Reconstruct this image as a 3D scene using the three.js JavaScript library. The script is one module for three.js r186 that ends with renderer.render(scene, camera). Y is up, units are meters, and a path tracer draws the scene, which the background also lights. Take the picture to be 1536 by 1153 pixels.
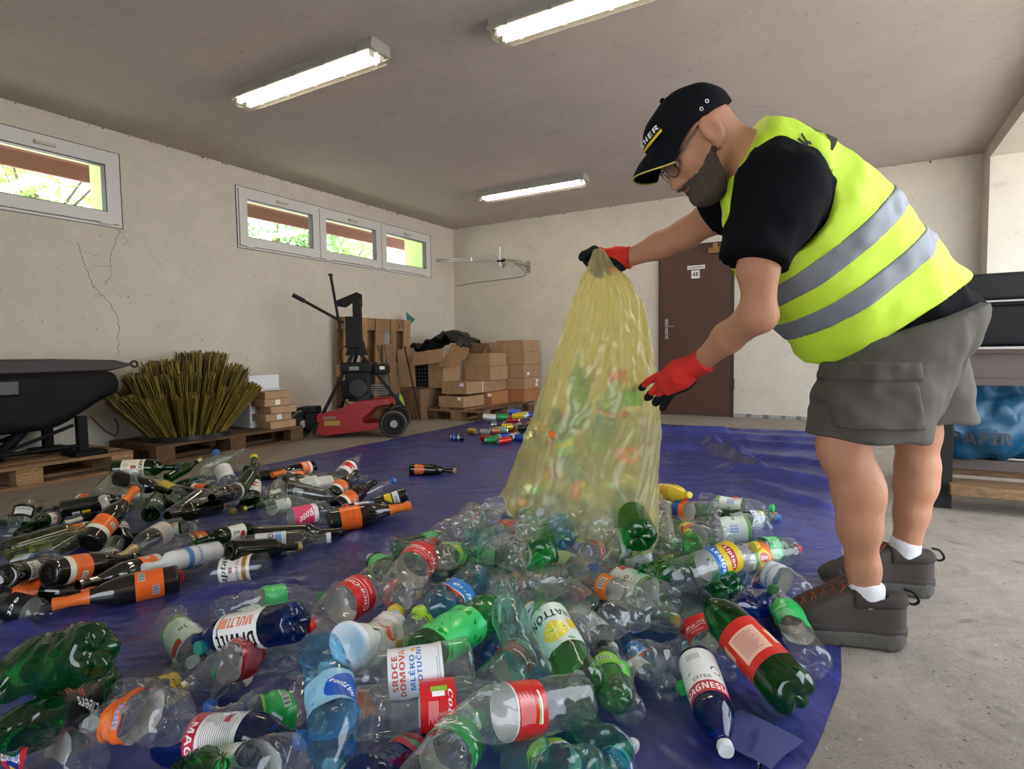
import * as THREE from 'three';
import { RoundedBoxGeometry } from 'three/addons/geometries/RoundedBoxGeometry.js';
import { mergeGeometries, mergeVertices } from 'three/addons/utils/BufferGeometryUtils.js';
import { RectAreaLightUniformsLib } from 'three/addons/lights/RectAreaLightUniformsLib.js';
import { createNoise2D, createNoise3D } from 'simplex-noise';

// ---------- camera, sky, exposure ----------
const lin0 = (r, g, b) => new THREE.Color().setRGB(r, g, b);
const scene = new THREE.Scene();
const camera = new THREE.PerspectiveCamera(66.73, 1536 / 1153, 0.05, 80);
camera.position.set(5.0523, 0.7985, 7.0362);
camera.rotation.set(-0.0577, 0.5268, -0.0153, 'YXZ');
const renderer = new THREE.WebGLRenderer({ antialias: true });
renderer.toneMapping = THREE.LinearToneMapping;
renderer.toneMappingExposure = 1.0;
renderer.shadowMap.enabled = true;
RectAreaLightUniformsLib.init();
scene.background = new THREE.Color(0.82, 0.91, 1.0);      // bright overcast sky, seen through the openings
scene.backgroundIntensity = 6;
const sun = new THREE.DirectionalLight(lin0(1, 0.96, 0.90), 34); sun.position.set(3, 26, -17); sun.target.position.set(8, 0, 6); sun.name = 'sun';
sun.castShadow = true; sun.shadow.mapSize.set(2048, 2048); Object.assign(sun.shadow.camera, { left: -20, right: 20, top: 20, bottom: -20, near: 1, far: 80 });
scene.add(sun, sun.target);
const LAMP_POWER = 15;

// ---------- helpers ----------
function rngOf(seed) { let s = seed | 0; return () => { s = (s + 0x6d2b79f5) | 0; let t = Math.imul(s ^ (s >>> 15), 1 | s); t = (t + Math.imul(t ^ (t >>> 7), 61 | t)) ^ t; return ((t ^ (t >>> 14)) >>> 0) / 4294967296; }; }
const n2 = createNoise2D(rngOf(11)), n3 = createNoise3D(rngOf(12));
const V = (x, y, z) => new THREE.Vector3(x, y, z);
const clamp = THREE.MathUtils.clamp, lerp = THREE.MathUtils.lerp, sstep = THREE.MathUtils.smoothstep;
const taken = new Map();
function numbered(name) { const n = taken.get(name) ?? 0; taken.set(name, n + 1); return n ? `${name}_${String(n).padStart(3, '0')}` : name; }
function thing(name, label, category, pos = [0, 0, 0], turn = 0, group) {
  const o = new THREE.Group(); o.name = numbered(name); o.position.set(...pos); o.rotation.y = turn;
  o.userData = { label, category }; if (group) o.userData.group = group; scene.add(o); return o;
}
function part(name, geo, mat, parent, pos, rot) {
  const m = new THREE.Mesh(geo, mat); m.name = name; m.castShadow = m.receiveShadow = true;
  if (pos) m.position.set(...pos); if (rot) m.rotation.set(...rot);
  parent.add(m); return m;
}
function struct(name, geo, mat, label, pos, rot) {
  const m = part(name, geo, mat, scene, pos, rot); m.userData.kind = 'structure'; m.userData.label = label; m.userData.category = name.split('_')[0]; return m;
}
const box = (w, h, d, r = 0) => r ? new RoundedBoxGeometry(w, h, d, 2, r) : new THREE.BoxGeometry(w, h, d);
const at = (g, x, y, z, rx = 0, ry = 0, rz = 0) => { g.applyMatrix4(new THREE.Matrix4().compose(V(x, y, z), new THREE.Quaternion().setFromEuler(new THREE.Euler(rx, ry, rz)), V(1, 1, 1))); return g; };
const merge = (list) => mergeGeometries(list.map((g) => { const h = g.index ? g.toNonIndexed() : g.clone(); for (const k of Object.keys(h.attributes)) if (!['position', 'normal', 'uv'].includes(k)) h.deleteAttribute(k); return h; }));
function bar(a, b, r, r2 = r, seg = 10) {   // round bar between two points
  const A = V(...a), B = V(...b), d = B.clone().sub(A), L = d.length();
  const g = new THREE.CylinderGeometry(r2, r, L, seg); g.translate(0, L / 2, 0);
  g.applyQuaternion(new THREE.Quaternion().setFromUnitVectors(V(0, 1, 0), d.normalize())); g.translate(...a); return g;
}
function sbar(a, b, w, h) {   // rectangular bar between two points
  const A = V(...a), B = V(...b), d = B.clone().sub(A), L = d.length(), g = new THREE.BoxGeometry(w, L, h); g.translate(0, L / 2, 0);
  g.applyQuaternion(new THREE.Quaternion().setFromUnitVectors(V(0, 1, 0), d.normalize())); g.translate(...a); return g;
}
const tube = (pts, r, seg = 40, rad = 8) => new THREE.TubeGeometry(new THREE.CatmullRomCurve3(pts.map((p) => V(...p))), seg, r, rad);
function prism(pts, depth, bevel = 0) {   // extruded outline, centred on z
  const s = new THREE.Shape(pts.map(([x, y]) => new THREE.Vector2(x, y)));
  const g = new THREE.ExtrudeGeometry(s, { depth, bevelEnabled: bevel > 0, bevelThickness: bevel, bevelSize: bevel, bevelSegments: 2 }); g.translate(0, 0, -depth / 2); return g;
}
// polygonise a field f(x,y,z) < 0 = inside (naive surface nets)
function nets(f, lo, hi, cell) {
  const n = [0, 1, 2].map((k) => Math.ceil((hi[k] - lo[k]) / cell) + 1), [nx, ny, nz] = n, F = new Float32Array(nx * ny * nz);
  for (let k = 0, i = 0; k < nz; k++) for (let j = 0; j < ny; j++) for (let a = 0; a < nx; a++, i++) F[i] = f(lo[0] + a * cell, lo[1] + j * cell, lo[2] + k * cell);
  const id = new Int32Array(F.length).fill(-1), P = [], idx = [], sx = 1, sy = nx, sz = nx * ny;
  const E = [[0, 1], [0, 2], [0, 4], [1, 3], [1, 5], [2, 3], [2, 6], [3, 7], [4, 5], [4, 6], [5, 7], [6, 7]];
  for (let k = 0; k < nz - 1; k++) for (let j = 0; j < ny - 1; j++) for (let a = 0; a < nx - 1; a++) {
    const i = a + j * sy + k * sz, v = []; let neg = 0;
    for (let c = 0; c < 8; c++) { v[c] = F[i + (c & 1) * sx + ((c >> 1) & 1) * sy + (c >> 2) * sz]; if (v[c] < 0) neg++; }
    if (!neg || neg === 8) continue;
    let x = 0, y = 0, z = 0, m = 0;
    for (const [p, q] of E) if ((v[p] < 0) !== (v[q] < 0)) {
      const t = v[p] / (v[p] - v[q]);
      x += lerp(p & 1, q & 1, t); y += lerp((p >> 1) & 1, (q >> 1) & 1, t); z += lerp(p >> 2, q >> 2, t); m++;
    }
    id[i] = P.length / 3; P.push(lo[0] + (a + x / m) * cell, lo[1] + (j + y / m) * cell, lo[2] + (k + z / m) * cell);
  }
  const quad = (a, b, c, d, flip) => { if (a < 0 || b < 0 || c < 0 || d < 0) return; flip ? idx.push(a, c, b, a, d, c) : idx.push(a, b, c, a, c, d); };
  for (let k = 1; k < nz - 1; k++) for (let j = 1; j < ny - 1; j++) for (let a = 1; a < nx - 1; a++) {
    const i = a + j * sy + k * sz, s = F[i] < 0;
    if (s !== F[i + sx] < 0) quad(id[i - sy - sz], id[i - sz], id[i], id[i - sy], !s);
    if (s !== F[i + sy] < 0) quad(id[i - sx - sz], id[i - sx], id[i], id[i - sz], !s);
    if (s !== F[i + sz] < 0) quad(id[i - sx - sy], id[i - sy], id[i], id[i - sx], !s);
  }
  const g = new THREE.BufferGeometry(); g.setAttribute('position', new THREE.Float32BufferAttribute(P, 3)); g.setIndex(idx); g.computeVertexNormals();
  g.setAttribute('uv', new THREE.Float32BufferAttribute(P.flatMap((_, i) => i % 3 ? [] : [P[i] * 2 + P[i + 2] * 1.4, P[i + 1] * 2]), 2));
  return g;
}
const smin = (a, b, k) => { const h = Math.max(k - Math.abs(a - b), 0) / k; return Math.min(a, b) - h * h * k * 0.25; };
const smax = (a, b, k) => -smin(-a, -b, k);
function cone3(x, y, z, a, b, ra, rb) {   // distance to a tapered capsule
  const bx = b[0] - a[0], by = b[1] - a[1], bz = b[2] - a[2], px = x - a[0], py = y - a[1], pz = z - a[2];
  const t = clamp((px * bx + py * by + pz * bz) / (bx * bx + by * by + bz * bz), 0, 1);
  return Math.hypot(px - bx * t, py - by * t, pz - bz * t) - (ra + (rb - ra) * t);
}
const ell = (x, y, z, c, r) => { const a = (x - c[0]) / r[0], b = (y - c[1]) / r[1], d = (z - c[2]) / r[2]; return (Math.hypot(a, b, d) - 1) * Math.min(...r); };

// ---------- computed textures ----------
function dataTex(w, h, fn, srgb = true) {
  const d = new Uint8Array(w * h * 4);
  for (let y = 0; y < h; y++) for (let x = 0; x < w; x++) { const c = fn(x / w, y / h, x, y), i = (y * w + x) * 4; d[i] = clamp(c[0], 0, 1) * 255; d[i + 1] = clamp(c[1], 0, 1) * 255; d[i + 2] = clamp(c[2], 0, 1) * 255; d[i + 3] = 255; }
  const t = new THREE.DataTexture(d, w, h); t.wrapS = t.wrapT = THREE.RepeatWrapping; t.magFilter = THREE.LinearFilter; t.minFilter = THREE.LinearMipmapLinearFilter; if (srgb) t.colorSpace = THREE.SRGBColorSpace; t.needsUpdate = true; return t;
}
const tn = (u, v, s, o = 0) => {   // tiling noise on a torus
  const a = u * Math.PI * 2, b = v * Math.PI * 2, R = s / (Math.PI * 2); return (n3(Math.cos(a) * R + o, Math.sin(a) * R + Math.cos(b) * R * 1.3, Math.sin(b) * R + o * 2) + n3(Math.cos(b) * R - o, Math.sin(a) * R * 1.1 + 3.3, Math.cos(a) * R + Math.sin(b) * R)) * 0.6;
};
const std = (color, roughness = 0.7, extra = {}) => new THREE.MeshStandardMaterial({ color, roughness, ...extra });
const phy = (o) => new THREE.MeshPhysicalMaterial(o);
const lin = (r, g, b) => new THREE.Color().setRGB(r, g, b);

const plasterTex = dataTex(1024, 1024, (u, v) => {
  let g = 0.86 + 0.02 * tn(u, v, 5) + 0.012 * tn(u, v, 22, 3) + 0.008 * tn(u, v, 80, 5);
  const st = tn(u, v, 14, 8); if (st > 0.7) g -= (st - 0.7) * 0.12;
  const sp = tn(u, v, 90, 9); if (sp > 0.9) g -= 0.2;
  return [g * 0.985, g * 0.955, g * 0.915];
});
const plasterBump = dataTex(512, 512, (u, v) => { const g = 0.5 + 0.18 * tn(u, v, 14) + 0.14 * tn(u, v, 45, 2) + 0.1 * tn(u, v, 120, 4); return [g, g, g]; }, false);
const concreteTex = dataTex(1024, 1024, (u, v, x, y) => {
  let g = 0.60 + 0.035 * tn(u, v, 6) + 0.03 * tn(u, v, 24, 3) + 0.03 * tn(u, v, 110, 7);
  const sp = tn(u, v, 70, 9); if (sp > 0.8) g -= (sp - 0.8) * 1.3; if (sp < -0.86) g += 0.12;
  const st = tn(u * 1, v, 12, 20); if (st > 0.55) g -= (st - 0.55) * 0.25;
  return [g, g * 0.955, g * 0.90];
});
const woodTex = dataTex(512, 512, (u, v) => {
  const gr = tn(u * 1, v, 4) * 0.5 + 0.5, f = Math.sin((v * 46 + tn(u, v, 5, 3) * 3.2) * Math.PI) * 0.5 + 0.5;
  let g = 0.62 + 0.1 * gr - 0.09 * f + 0.05 * tn(u, v, 60, 7); if (tn(u, v, 7, 30) > 0.86) g -= 0.25;
  return [g, g * 0.80, g * 0.575];
});
const cardTex = dataTex(256, 256, (u, v) => { const g = 0.66 + 0.02 * tn(u, v, 8) + 0.02 * Math.sin(u * Math.PI * 128) * 0.4 + 0.015 * tn(u, v, 50, 4); return [g, g * 0.80, g * 0.605]; });
const clothBump = dataTex(256, 256, (u, v) => { const g = 0.5 + 0.2 * Math.sin(u * Math.PI * 128) * Math.sin(v * Math.PI * 128) + 0.1 * tn(u, v, 40); return [g, g, g]; }, false);
const rep = (t, x, y) => { const c = t.clone(); c.repeat.set(x, y); c.needsUpdate = true; return c; };
const M = {
  wall: std(lin(0.88, 0.845, 0.79), 0.9, { map: rep(plasterTex, 0.45, 0.45), bumpMap: rep(plasterBump, 1, 1), bumpScale: 0.004 }),
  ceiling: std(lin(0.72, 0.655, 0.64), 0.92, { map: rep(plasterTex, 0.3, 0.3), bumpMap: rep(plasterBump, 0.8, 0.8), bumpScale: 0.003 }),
  floor: std(lin(0.82, 0.765, 0.72), 0.82, { map: rep(concreteTex, 0.7, 0.7), bumpMap: rep(plasterBump, 2.2, 2.2), bumpScale: 0.003 }),
  ground: std(lin(0.46, 0.445, 0.42), 0.95),
  frame: std(lin(0.66, 0.63, 0.60), 0.45), frameLine: std(lin(0.09, 0.08, 0.075), 0.6),
  green: std(lin(0.46, 0.62, 0.26), 0.8), eave: std(lin(0.12, 0.05, 0.032), 0.7),
  glass: phy({ color: 0xffffff, transmission: 1, roughness: 0.02, ior: 1.45 }),
  door: std(lin(0.078, 0.032, 0.018), 0.5), doorFrame: std(lin(0.05, 0.022, 0.014), 0.55),
  steel: std(lin(0.55, 0.55, 0.56), 0.3, { metalness: 0.9 }), dullSteel: std(lin(0.30, 0.29, 0.28), 0.5, { metalness: 0.6 }),
  brass: std(lin(0.30, 0.17, 0.06), 0.4, { metalness: 0.5 }),
  black: phy({ color: lin(0.008, 0.008, 0.009), roughness: 0.6, specularIntensity: 0.3 }), blackShiny: std(lin(0.012, 0.012, 0.013), 0.28), rubber: phy({ color: lin(0.015, 0.014, 0.013), roughness: 0.85, specularIntensity: 0.4 }),
  maroon: std(lin(0.028, 0.014, 0.012), 0.5),
  dustyTyre: std(lin(0.10, 0.085, 0.07), 0.9),
  red: std(lin(0.30, 0.018, 0.02), 0.42), ironDark: phy({ color: lin(0.014, 0.013, 0.013), roughness: 0.55, specularIntensity: 0.4 }),
  wood: std(lin(0.72, 0.66, 0.60), 0.85, { map: woodTex }), woodDark: std(lin(0.30, 0.25, 0.22), 0.85, { map: woodTex }), woodPale: std(lin(0.95, 0.9, 0.85), 0.85, { map: woodTex }),
  card: std(lin(0.92, 0.88, 0.84), 0.85, { map: cardTex }), cardDark: std(lin(0.50, 0.45, 0.42), 0.85, { map: cardTex }), cardIn: std(lin(0.78, 0.70, 0.62), 0.9, { map: cardTex }), cardOrange: std(lin(0.95, 0.62, 0.42), 0.85, { map: cardTex }), cardPale: std(lin(1, 1, 1), 0.85, { map: cardTex }),
  white: std(lin(0.72, 0.73, 0.76), 0.7), paper: std(lin(0.8, 0.8, 0.8), 0.6), tape: std(lin(0.75, 0.72, 0.66), 0.35),
  rust: std(lin(0.10, 0.075, 0.068), 0.7, { metalness: 0.2, bumpMap: plasterBump, bumpScale: 0.002 }),
};
const uvBox = (w, h, d, r) => {   // box with uv in metres
  const g = box(w, h, d, r), p = g.attributes.position, nn = g.attributes.normal, uv = g.attributes.uv;
  for (let i = 0; i < p.count; i++) { const a = Math.abs(nn.getX(i)), b = Math.abs(nn.getY(i)), c = Math.abs(nn.getZ(i)); if (a >= b && a >= c) uv.setXY(i, p.getZ(i), p.getY(i)); else if (b >= c) uv.setXY(i, p.getX(i), p.getZ(i)); else uv.setXY(i, p.getX(i), p.getY(i)); }
  return g;
};
function canvasTex(w, h, draw) { const c = document.createElement('canvas'); c.width = w; c.height = h; const x = c.getContext('2d'); draw(x, w, h); const t = new THREE.CanvasTexture(c); t.colorSpace = THREE.SRGBColorSpace; t.magFilter = THREE.LinearFilter; return t; }

// ---------- the room ----------
const H = 2.575, X1 = 6.09, X2 = 8.6, Z1 = 9.2, T = 0.32;
{
  const wallBox = (x0, x1, y0, y1, z0, z1) => at(uvBox(x1 - x0, y1 - y0, z1 - z0), (x0 + x1) / 2, (y0 + y1) / 2, (z0 + z1) / 2);
  struct('floor', merge([wallBox(-T, X1 + 0.6, -0.2, 0, -T, Z1 + T), wallBox(X1 + 0.6, X2 + T, -0.2, 0, -T, 4.6)]), M.floor, 'worn grey concrete garage floor');
  struct('ceiling', merge([wallBox(-T, X1 + 0.3, H, H + 0.25, -T, Z1 + T), wallBox(X1 + 0.3, X2 + T, H, H + 0.25, -T, 1.5)]), M.ceiling, 'greyish plastered garage ceiling');
  // left wall with two ribbon window openings
  const wy0 = 1.815, wy1 = 2.402, wa0 = 0.536, wa1 = 3.492, wb0 = 4.5, wb1 = 7.46;
  const wl = struct('wall_left', merge([
    wallBox(-T, 0, 0, wy0, -T, Z1 + T), wallBox(-T, 0, wy1, H, -T, Z1 + T),
    wallBox(-T, 0, wy0, wy1, -T, wa0), wallBox(-T, 0, wy0, wy1, wa1, wb0), wallBox(-T, 0, wy0, wy1, wb1, Z1 + T)]), M.wall, 'off-white cracked plaster wall with high windows');
  // back wall with the door opening
  const wb = struct('wall_back', merge([wallBox(-T, 3.037, 0, H, -T, 0), wallBox(3.037, 3.893, 2.0, H, -T, 0), wallBox(3.893, X2 + T, 0, H, -T, 0)]), M.wall, 'off-white plaster back wall around the brown door');
  struct('wall_right', merge([wallBox(X2, X2 + T, 2.45, H, -T, 1.5), wallBox(X2, X2 + T, 0, 2.45, -T, 0.25), wallBox(X1, X1 + 0.3, 0, 2.45, 5.6, Z1)]), M.wall, 'plaster side wall beside the open garage doorway');
  // near wall behind the camera: two open garage doors
  struct('wall_front', merge([wallBox(0, 2.3, 0, H, Z1, Z1 + T), wallBox(2.3, 5.9, 2.25, H, Z1, Z1 + T), wallBox(5.9, X1 + 0.3, 0, H, Z1, Z1 + T)]), M.wall, 'plaster wall with a partly open sectional door');
  struct('wall_pillar', wallBox(X1, X1 + 0.3, 0, H, 0, 0.33), M.wall, 'plaster pillar between the two bays');
  struct('trim_1', wallBox(X1, X1 + 0.3, 2.45, H, 0.33, Z1), M.wall, 'low plaster beam between the two bays');
  const gm = std(lin(0.16, 0.155, 0.15), 0.6);
  struct('door_2', merge([wallBox(0.0, 0.02, 0, 0.01, Z1 - 0.02, Z1), ...[0, 1, 2, 3, 4].map((i) => wallBox(2.32, 3.5, 0.02 + i * 0.45, 0.46 + i * 0.45, Z1 + 0.1, Z1 + 0.15))]), gm, 'grey sectional garage door leaf behind the camera');
  // outdoors ground
  struct('ground', at(new THREE.PlaneGeometry(120, 120), 0, -0.21, 0, -Math.PI / 2), M.ground, 'bare ground outside the garage');

  // windows: frames, sashes, handles, panes
  let wn = 0;
  const win = (z0, z1, parts, label) => {
    const g = new THREE.Group(); g.name = `window_${++wn}`; g.userData = { kind: 'structure', label, category: 'window' }; scene.add(g);
    const fr = 0.022, y0 = wy0, y1 = wy1, ring = (a0, a1, b0, b1, t, dep, x) => merge([
      at(box(dep, b1 - b0, t), x, (b0 + b1) / 2, a0 + t / 2), at(box(dep, b1 - b0, t), x, (b0 + b1) / 2, a1 - t / 2),
      at(box(dep, t, a1 - a0 - 2 * t), x, b0 + t / 2, (a0 + a1) / 2), at(box(dep, t, a1 - a0 - 2 * t), x, b1 - t / 2, (a0 + a1) / 2)]);
    part('outer_frame', ring(z0, z1, y0, y1, fr, 0.07, -0.03), M.frame, g);
    const w = (z1 - z0 - 2 * fr) / parts;
    for (let i = 0; i < parts; i++) {
      const a0 = z0 + fr + i * w + 0.004, a1 = a0 + w - 0.008, c = (a0 + a1) / 2, b0 = y0 + fr + 0.006, b1 = y1 - fr - 0.004;
      const s = part('sash', ring(a0, a1, b0, b1, 0.085, 0.07, -0.015), M.frame, g);
      part('gasket', ring(a0 + 0.084, a1 - 0.084, b0 + 0.084, b1 - 0.084, 0.008, 0.06, -0.018), M.frameLine, s);
      part('pane', at(box(0.006, b1 - b0 - 0.18, a1 - a0 - 0.18), -0.03, (b0 + b1) / 2, c), M.glass, s);
      part('handle', merge([at(box(0.016, 0.03, 0.03, 0.004), 0.027, b1 - 0.045, c + 0.05), at(box(0.014, 0.02, 0.13, 0.004), 0.04, b1 - 0.047, c - 0.0)]), std(lin(0.55, 0.47, 0.38), 0.5), s);
      part('hinge', merge([at(box(0.02, 0.016, 0.09, 0.003), 0.02, b0 - 0.006, a0 + 0.1), at(box(0.02, 0.016, 0.09, 0.003), 0.02, b0 - 0.006, a1 - 0.1)]), M.frame, s);
    }
    part('joint', merge([at(box(0.012, 0.004, z1 - z0), 0.004, y0 + 0.002, (z0 + z1) / 2), at(box(0.012, 0.004, z1 - z0), 0.004, y1 - 0.002, (z0 + z1) / 2), at(box(0.012, y1 - y0, 0.004), 0.004, (y0 + y1) / 2, z0 + 0.002), at(box(0.012, y1 - y0, 0.004), 0.004, (y0 + y1) / 2, z1 - 0.002), ...[1, 2].map((i) => at(box(0.012, y1 - y0 - 0.05, 0.006), 0.014, (y0 + y1) / 2, z0 + fr + i * w))]), M.frameLine, g);
    part('reveal', merge([at(box(0.34, 0.012, z1 - z0), -T / 2 - 0.12, y1 - 0.004, (z0 + z1) / 2), at(box(0.34, 0.012, z1 - z0), -T / 2 - 0.12, y0 + 0.004, (z0 + z1) / 2), at(box(0.34, y1 - y0, 0.012), -T / 2 - 0.12, (y0 + y1) / 2, z0 + 0.004), at(box(0.34, y1 - y0, 0.012), -T / 2 - 0.12, (y0 + y1) / 2, z1 - 0.004)]), M.green, g);
    return g;
  };
  win(wa0, wa1, 3, 'three-part high ribbon window beside the antenna');
  win(wb0, wb1, 3, 'high window above the wall crack');

  // brown steel door with plate, number, closer, handle
  const d = new THREE.Group(); d.name = 'door_1'; d.userData = { kind: 'structure', label: 'dark brown steel door with number plate', category: 'door' }; scene.add(d);
  part('door_leaf', at(box(0.83, 1.975, 0.05, 0.004), 3.465, 1.0, -0.005), M.door, d);
  part('door_frame', merge([at(box(0.02, 2.0, 0.06), 3.045, 1.0, -0.0), at(box(0.02, 2.0, 0.06), 3.885, 1.0, 0), at(box(0.86, 0.018, 0.06), 3.465, 1.995, 0)]), M.doorFrame, d);
  part('threshold', at(box(0.83, 0.012, 0.06), 3.465, 0.004, 0.01), M.frameLine, d);
  const h = part('handle_plate', at(box(0.036, 0.24, 0.012, 0.004), 3.13, 1.03, 0.026), M.dullSteel, d);
  part('handle', merge([bar([3.13, 1.06, 0.03], [3.13, 1.06, 0.07], 0.01), bar([3.13, 1.06, 0.07], [3.235, 1.055, 0.07], 0.009)]), M.dullSteel, h);
  part('keyhole', at(new THREE.CylinderGeometry(0.008, 0.008, 0.006, 12), 3.13, 0.965, 0.033, Math.PI / 2), M.black, h);
  part('door_closer', at(box(0.16, 0.07, 0.06, 0.01), 3.70, 1.905, 0.05), M.brass, d);
  part('closer_bracket', at(box(0.05, 0.08, 0.03, 0.005), 3.70, 1.945, 0.085), M.brass, d);
  part('hinge', merge([bar([3.895, 0.32, 0.03], [3.895, 0.44, 0.03], 0.012), bar([3.895, 1.65, 0.03], [3.895, 1.77, 0.03], 0.012)]), M.doorFrame, d);
  const plate = canvasTex(256, 64, (x, w, hh) => { x.fillStyle = '#d9d6cf'; x.fillRect(0, 0, w, hh); x.fillStyle = '#1b1715'; x.font = 'bold 38px sans-serif'; x.fillText('11 Autodílna', 12, 46, 232); });
  const num = canvasTex(128, 128, (x) => { x.fillStyle = '#e6e3dd'; x.fillRect(0, 0, 128, 128); x.strokeStyle = '#555'; x.lineWidth = 4; x.strokeRect(4, 4, 120, 120); x.fillStyle = '#111'; x.font = 'bold 84px sans-serif'; x.textAlign = 'center'; x.fillText('48', 64, 94); });
  part('name_plate', at(box(0.2, 0.045, 0.004), 3.475, 1.735, 0.023), [M.paper, M.paper, M.paper, M.paper, std(0xffffff, 0.5, { map: plate }), M.paper], d);
  part('number_plate', at(box(0.098, 0.098, 0.004), 3.468, 1.655, 0.023), [M.paper, M.paper, M.paper, M.paper, std(0xffffff, 0.5, { map: num }), M.paper], d);

  // cracks in the left wall: thin dark channels standing in the plaster surface
  const crackM = std(lin(0.13, 0.11, 0.095), 1);
  const crack = (pts, r) => { const out = []; for (let i = 0; i + 1 < pts.length; i++) { const a = pts[i], b = pts[i + 1], m = 7; let prev = null; for (let k = 0; k <= m; k++) { const t = k / m, q = [0, lerp(a[0], b[0], t) + n2(i * 3 + t * 9, r * 900) * 0.006, lerp(a[1], b[1], t) + n2(t * 8 + i, 5 + r * 500) * 0.013]; if (prev) out.push(bar(prev, q, r * (0.6 + 0.5 * Math.abs(n2(i + t * 3, 2))), undefined, 5)); prev = q; } } return out; };
  part('crack', merge([...crack([[1.80, 4.52], [1.70, 4.56], [1.58, 4.605], [1.44, 4.60], [1.36, 4.66]], 0.0021), ...crack([[1.66, 4.82], [1.49, 4.78], [1.34, 4.735], [1.22, 4.625], [1.09, 4.567], [0.95, 4.575], [0.82, 4.58]], 0.0026), ...crack([[1.60, 4.78], [1.575, 4.68]], 0.0014), ...crack([[1.50, 4.72], [1.51, 4.61]], 0.0014), ...crack([[1.80, 4.52], [1.72, 4.47], [1.69, 4.5]], 0.0014)]), crackM, wl);
  // rubble-rough joint of wall and ceiling, and scuffs and holes in the plaster
  const rr = rngOf(5), crumbM = std(lin(0.12, 0.10, 0.09), 1), holeM = std(lin(0.12, 0.10, 0.09), 1);
  for (const left of [true, false]) {
    const chips = [], holes = [];
    for (let i = 0; i < 60; i++) { const k = rr() * (left ? 6.4 : 6.0), r = 0.003 + rr() * rr() * 0.01; chips.push(at(new THREE.IcosahedronGeometry(r, 0), left ? 0.002 : k, H - 0.004 - rr() * 0.01, left ? k : 0.002, rr() * 3, rr() * 3, 0)); }
    for (let i = 0; i < 55; i++) { const k = rr() * 6, r = 0.002 + rr() * rr() * 0.006; holes.push(at(new THREE.CylinderGeometry(r, r, 0.003, 8), left ? 0.0005 : k, 0.3 + rr() * (left ? 1.4 : 2.1), left ? k : 0.0005, left ? 0 : Math.PI / 2, 0, left ? Math.PI / 2 : 0)); }
    for (let i = 0; i < 34; i++) { const k = rr() * 6, y = 0.3 + rr() * 1.5, a = rr() * 3, l = 0.01 + rr() * 0.035; holes.push(left ? bar([0, y, k], [0, y + Math.cos(a) * l, k + Math.sin(a) * l], 0.0012, undefined, 4) : bar([k, y, 0], [k + Math.sin(a) * l, y + Math.cos(a) * l, 0], 0.0012, undefined, 4)); }
    part('plaster_crumbs', merge(chips), crumbM, left ? wl : wb).userData.kind = 'stuff'; part('screw_holes', merge(holes), holeM, left ? wl : wb).userData.kind = 'stuff';
  }
  // bare skirting strip right of the door
  const sk = []; for (let i = 0; i < 12; i++) sk.push(at(box(0.16 + rr() * 0.1, 0.028 + rr() * 0.03, 0.006), 3.98 + i * 0.17, 0.02, 0.003));
  const b = part('baseboard_back', merge(sk), std(lin(0.33, 0.31, 0.29), 0.9), scene); b.userData = { kind: 'structure', label: 'grey bare strip at the foot of the back wall', category: 'baseboard' };

  // outdoors, seen through the left windows: eave boards, trees
  const eave = thing('roof_eave', 'red-brown boarded eave outside the high windows', 'eave', [-0.9, 2.58, 4]);
  for (let i = 0; i < 4; i++) part('board', uvBox(0.17, 0.03, 9.6, 0.004), M.eave, eave, [-0.27 + i * 0.18, 0.03, 0]);
  part('fascia', uvBox(0.035, 0.18, 9.6, 0.004), M.eave, eave, [-0.38, -0.03, 0]);
  const leafM = [lin(0.12, 0.26, 0.05), lin(0.22, 0.38, 0.08), lin(0.08, 0.19, 0.04)].map((c) => phy({ color: c, roughness: 0.8, transmission: 0.35 }));
  const leafG = (() => { const g = new THREE.CircleGeometry(1, 6); g.scale(0.5, 1, 1); const p = g.attributes.position; for (let i = 0; i < p.count; i++) p.setZ(i, Math.abs(p.getX(i)) * 0.4); g.computeVertexNormals(); return g; })();
  const tree = (x, z, y0, R, n, label, mat, seed) => {
    const t = thing('tree', label, 'tree', [x, -0.2, z]), q = rngOf(seed), br = [bar([0, 0, 0], [0, y0 + 0.4, 0], 0.14, 0.09)];
    const im = new THREE.InstancedMesh(leafG, mat, n); im.name = 'foliage'; im.userData = { kind: 'stuff' }; const o = new THREE.Object3D();
    const cl = []; for (let i = 0; i < 16; i++) { const a = q() * 6.28, r = Math.sqrt(q()) * R, c = [Math.cos(a) * r, y0 + (q() - 0.45) * R * 1.5, Math.sin(a) * r]; cl.push(c); br.push(bar([0, y0 - 0.3, 0], c, 0.03, 0.008, 6)); }
    for (let i = 0; i < n; i++) { const c = cl[Math.floor(q() * 16)], s = 0.25 + 0.25 * q(); o.position.set(c[0] + (q() + q() - 1) * s * 2, c[1] + (q() + q() - 1) * s * 1.6, c[2] + (q() + q() - 1) * s * 2); o.rotation.set(q() * 6, q() * 6, q() * 6); o.scale.setScalar(0.03 + q() * 0.035); o.updateMatrix(); im.setMatrixAt(i, o.matrix); }
    t.add(im); part('trunk', merge(br), std(lin(0.09, 0.07, 0.05), 0.9), t);
  };
  tree(-6.4, -2.0, 3.4, 1.5, 3200, 'leafy tree seen through the window sash farthest from the antenna', leafM[0], 21);
  tree(-7.2, -4.9, 3.5, 1.5, 2600, 'leafy tree seen through the middle window sash', leafM[1], 22);
  tree(-5.4, 3.0, 3.0, 1.6, 3600, 'bright leafy tree seen through the window above the crack', leafM[1], 23);
}

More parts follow.
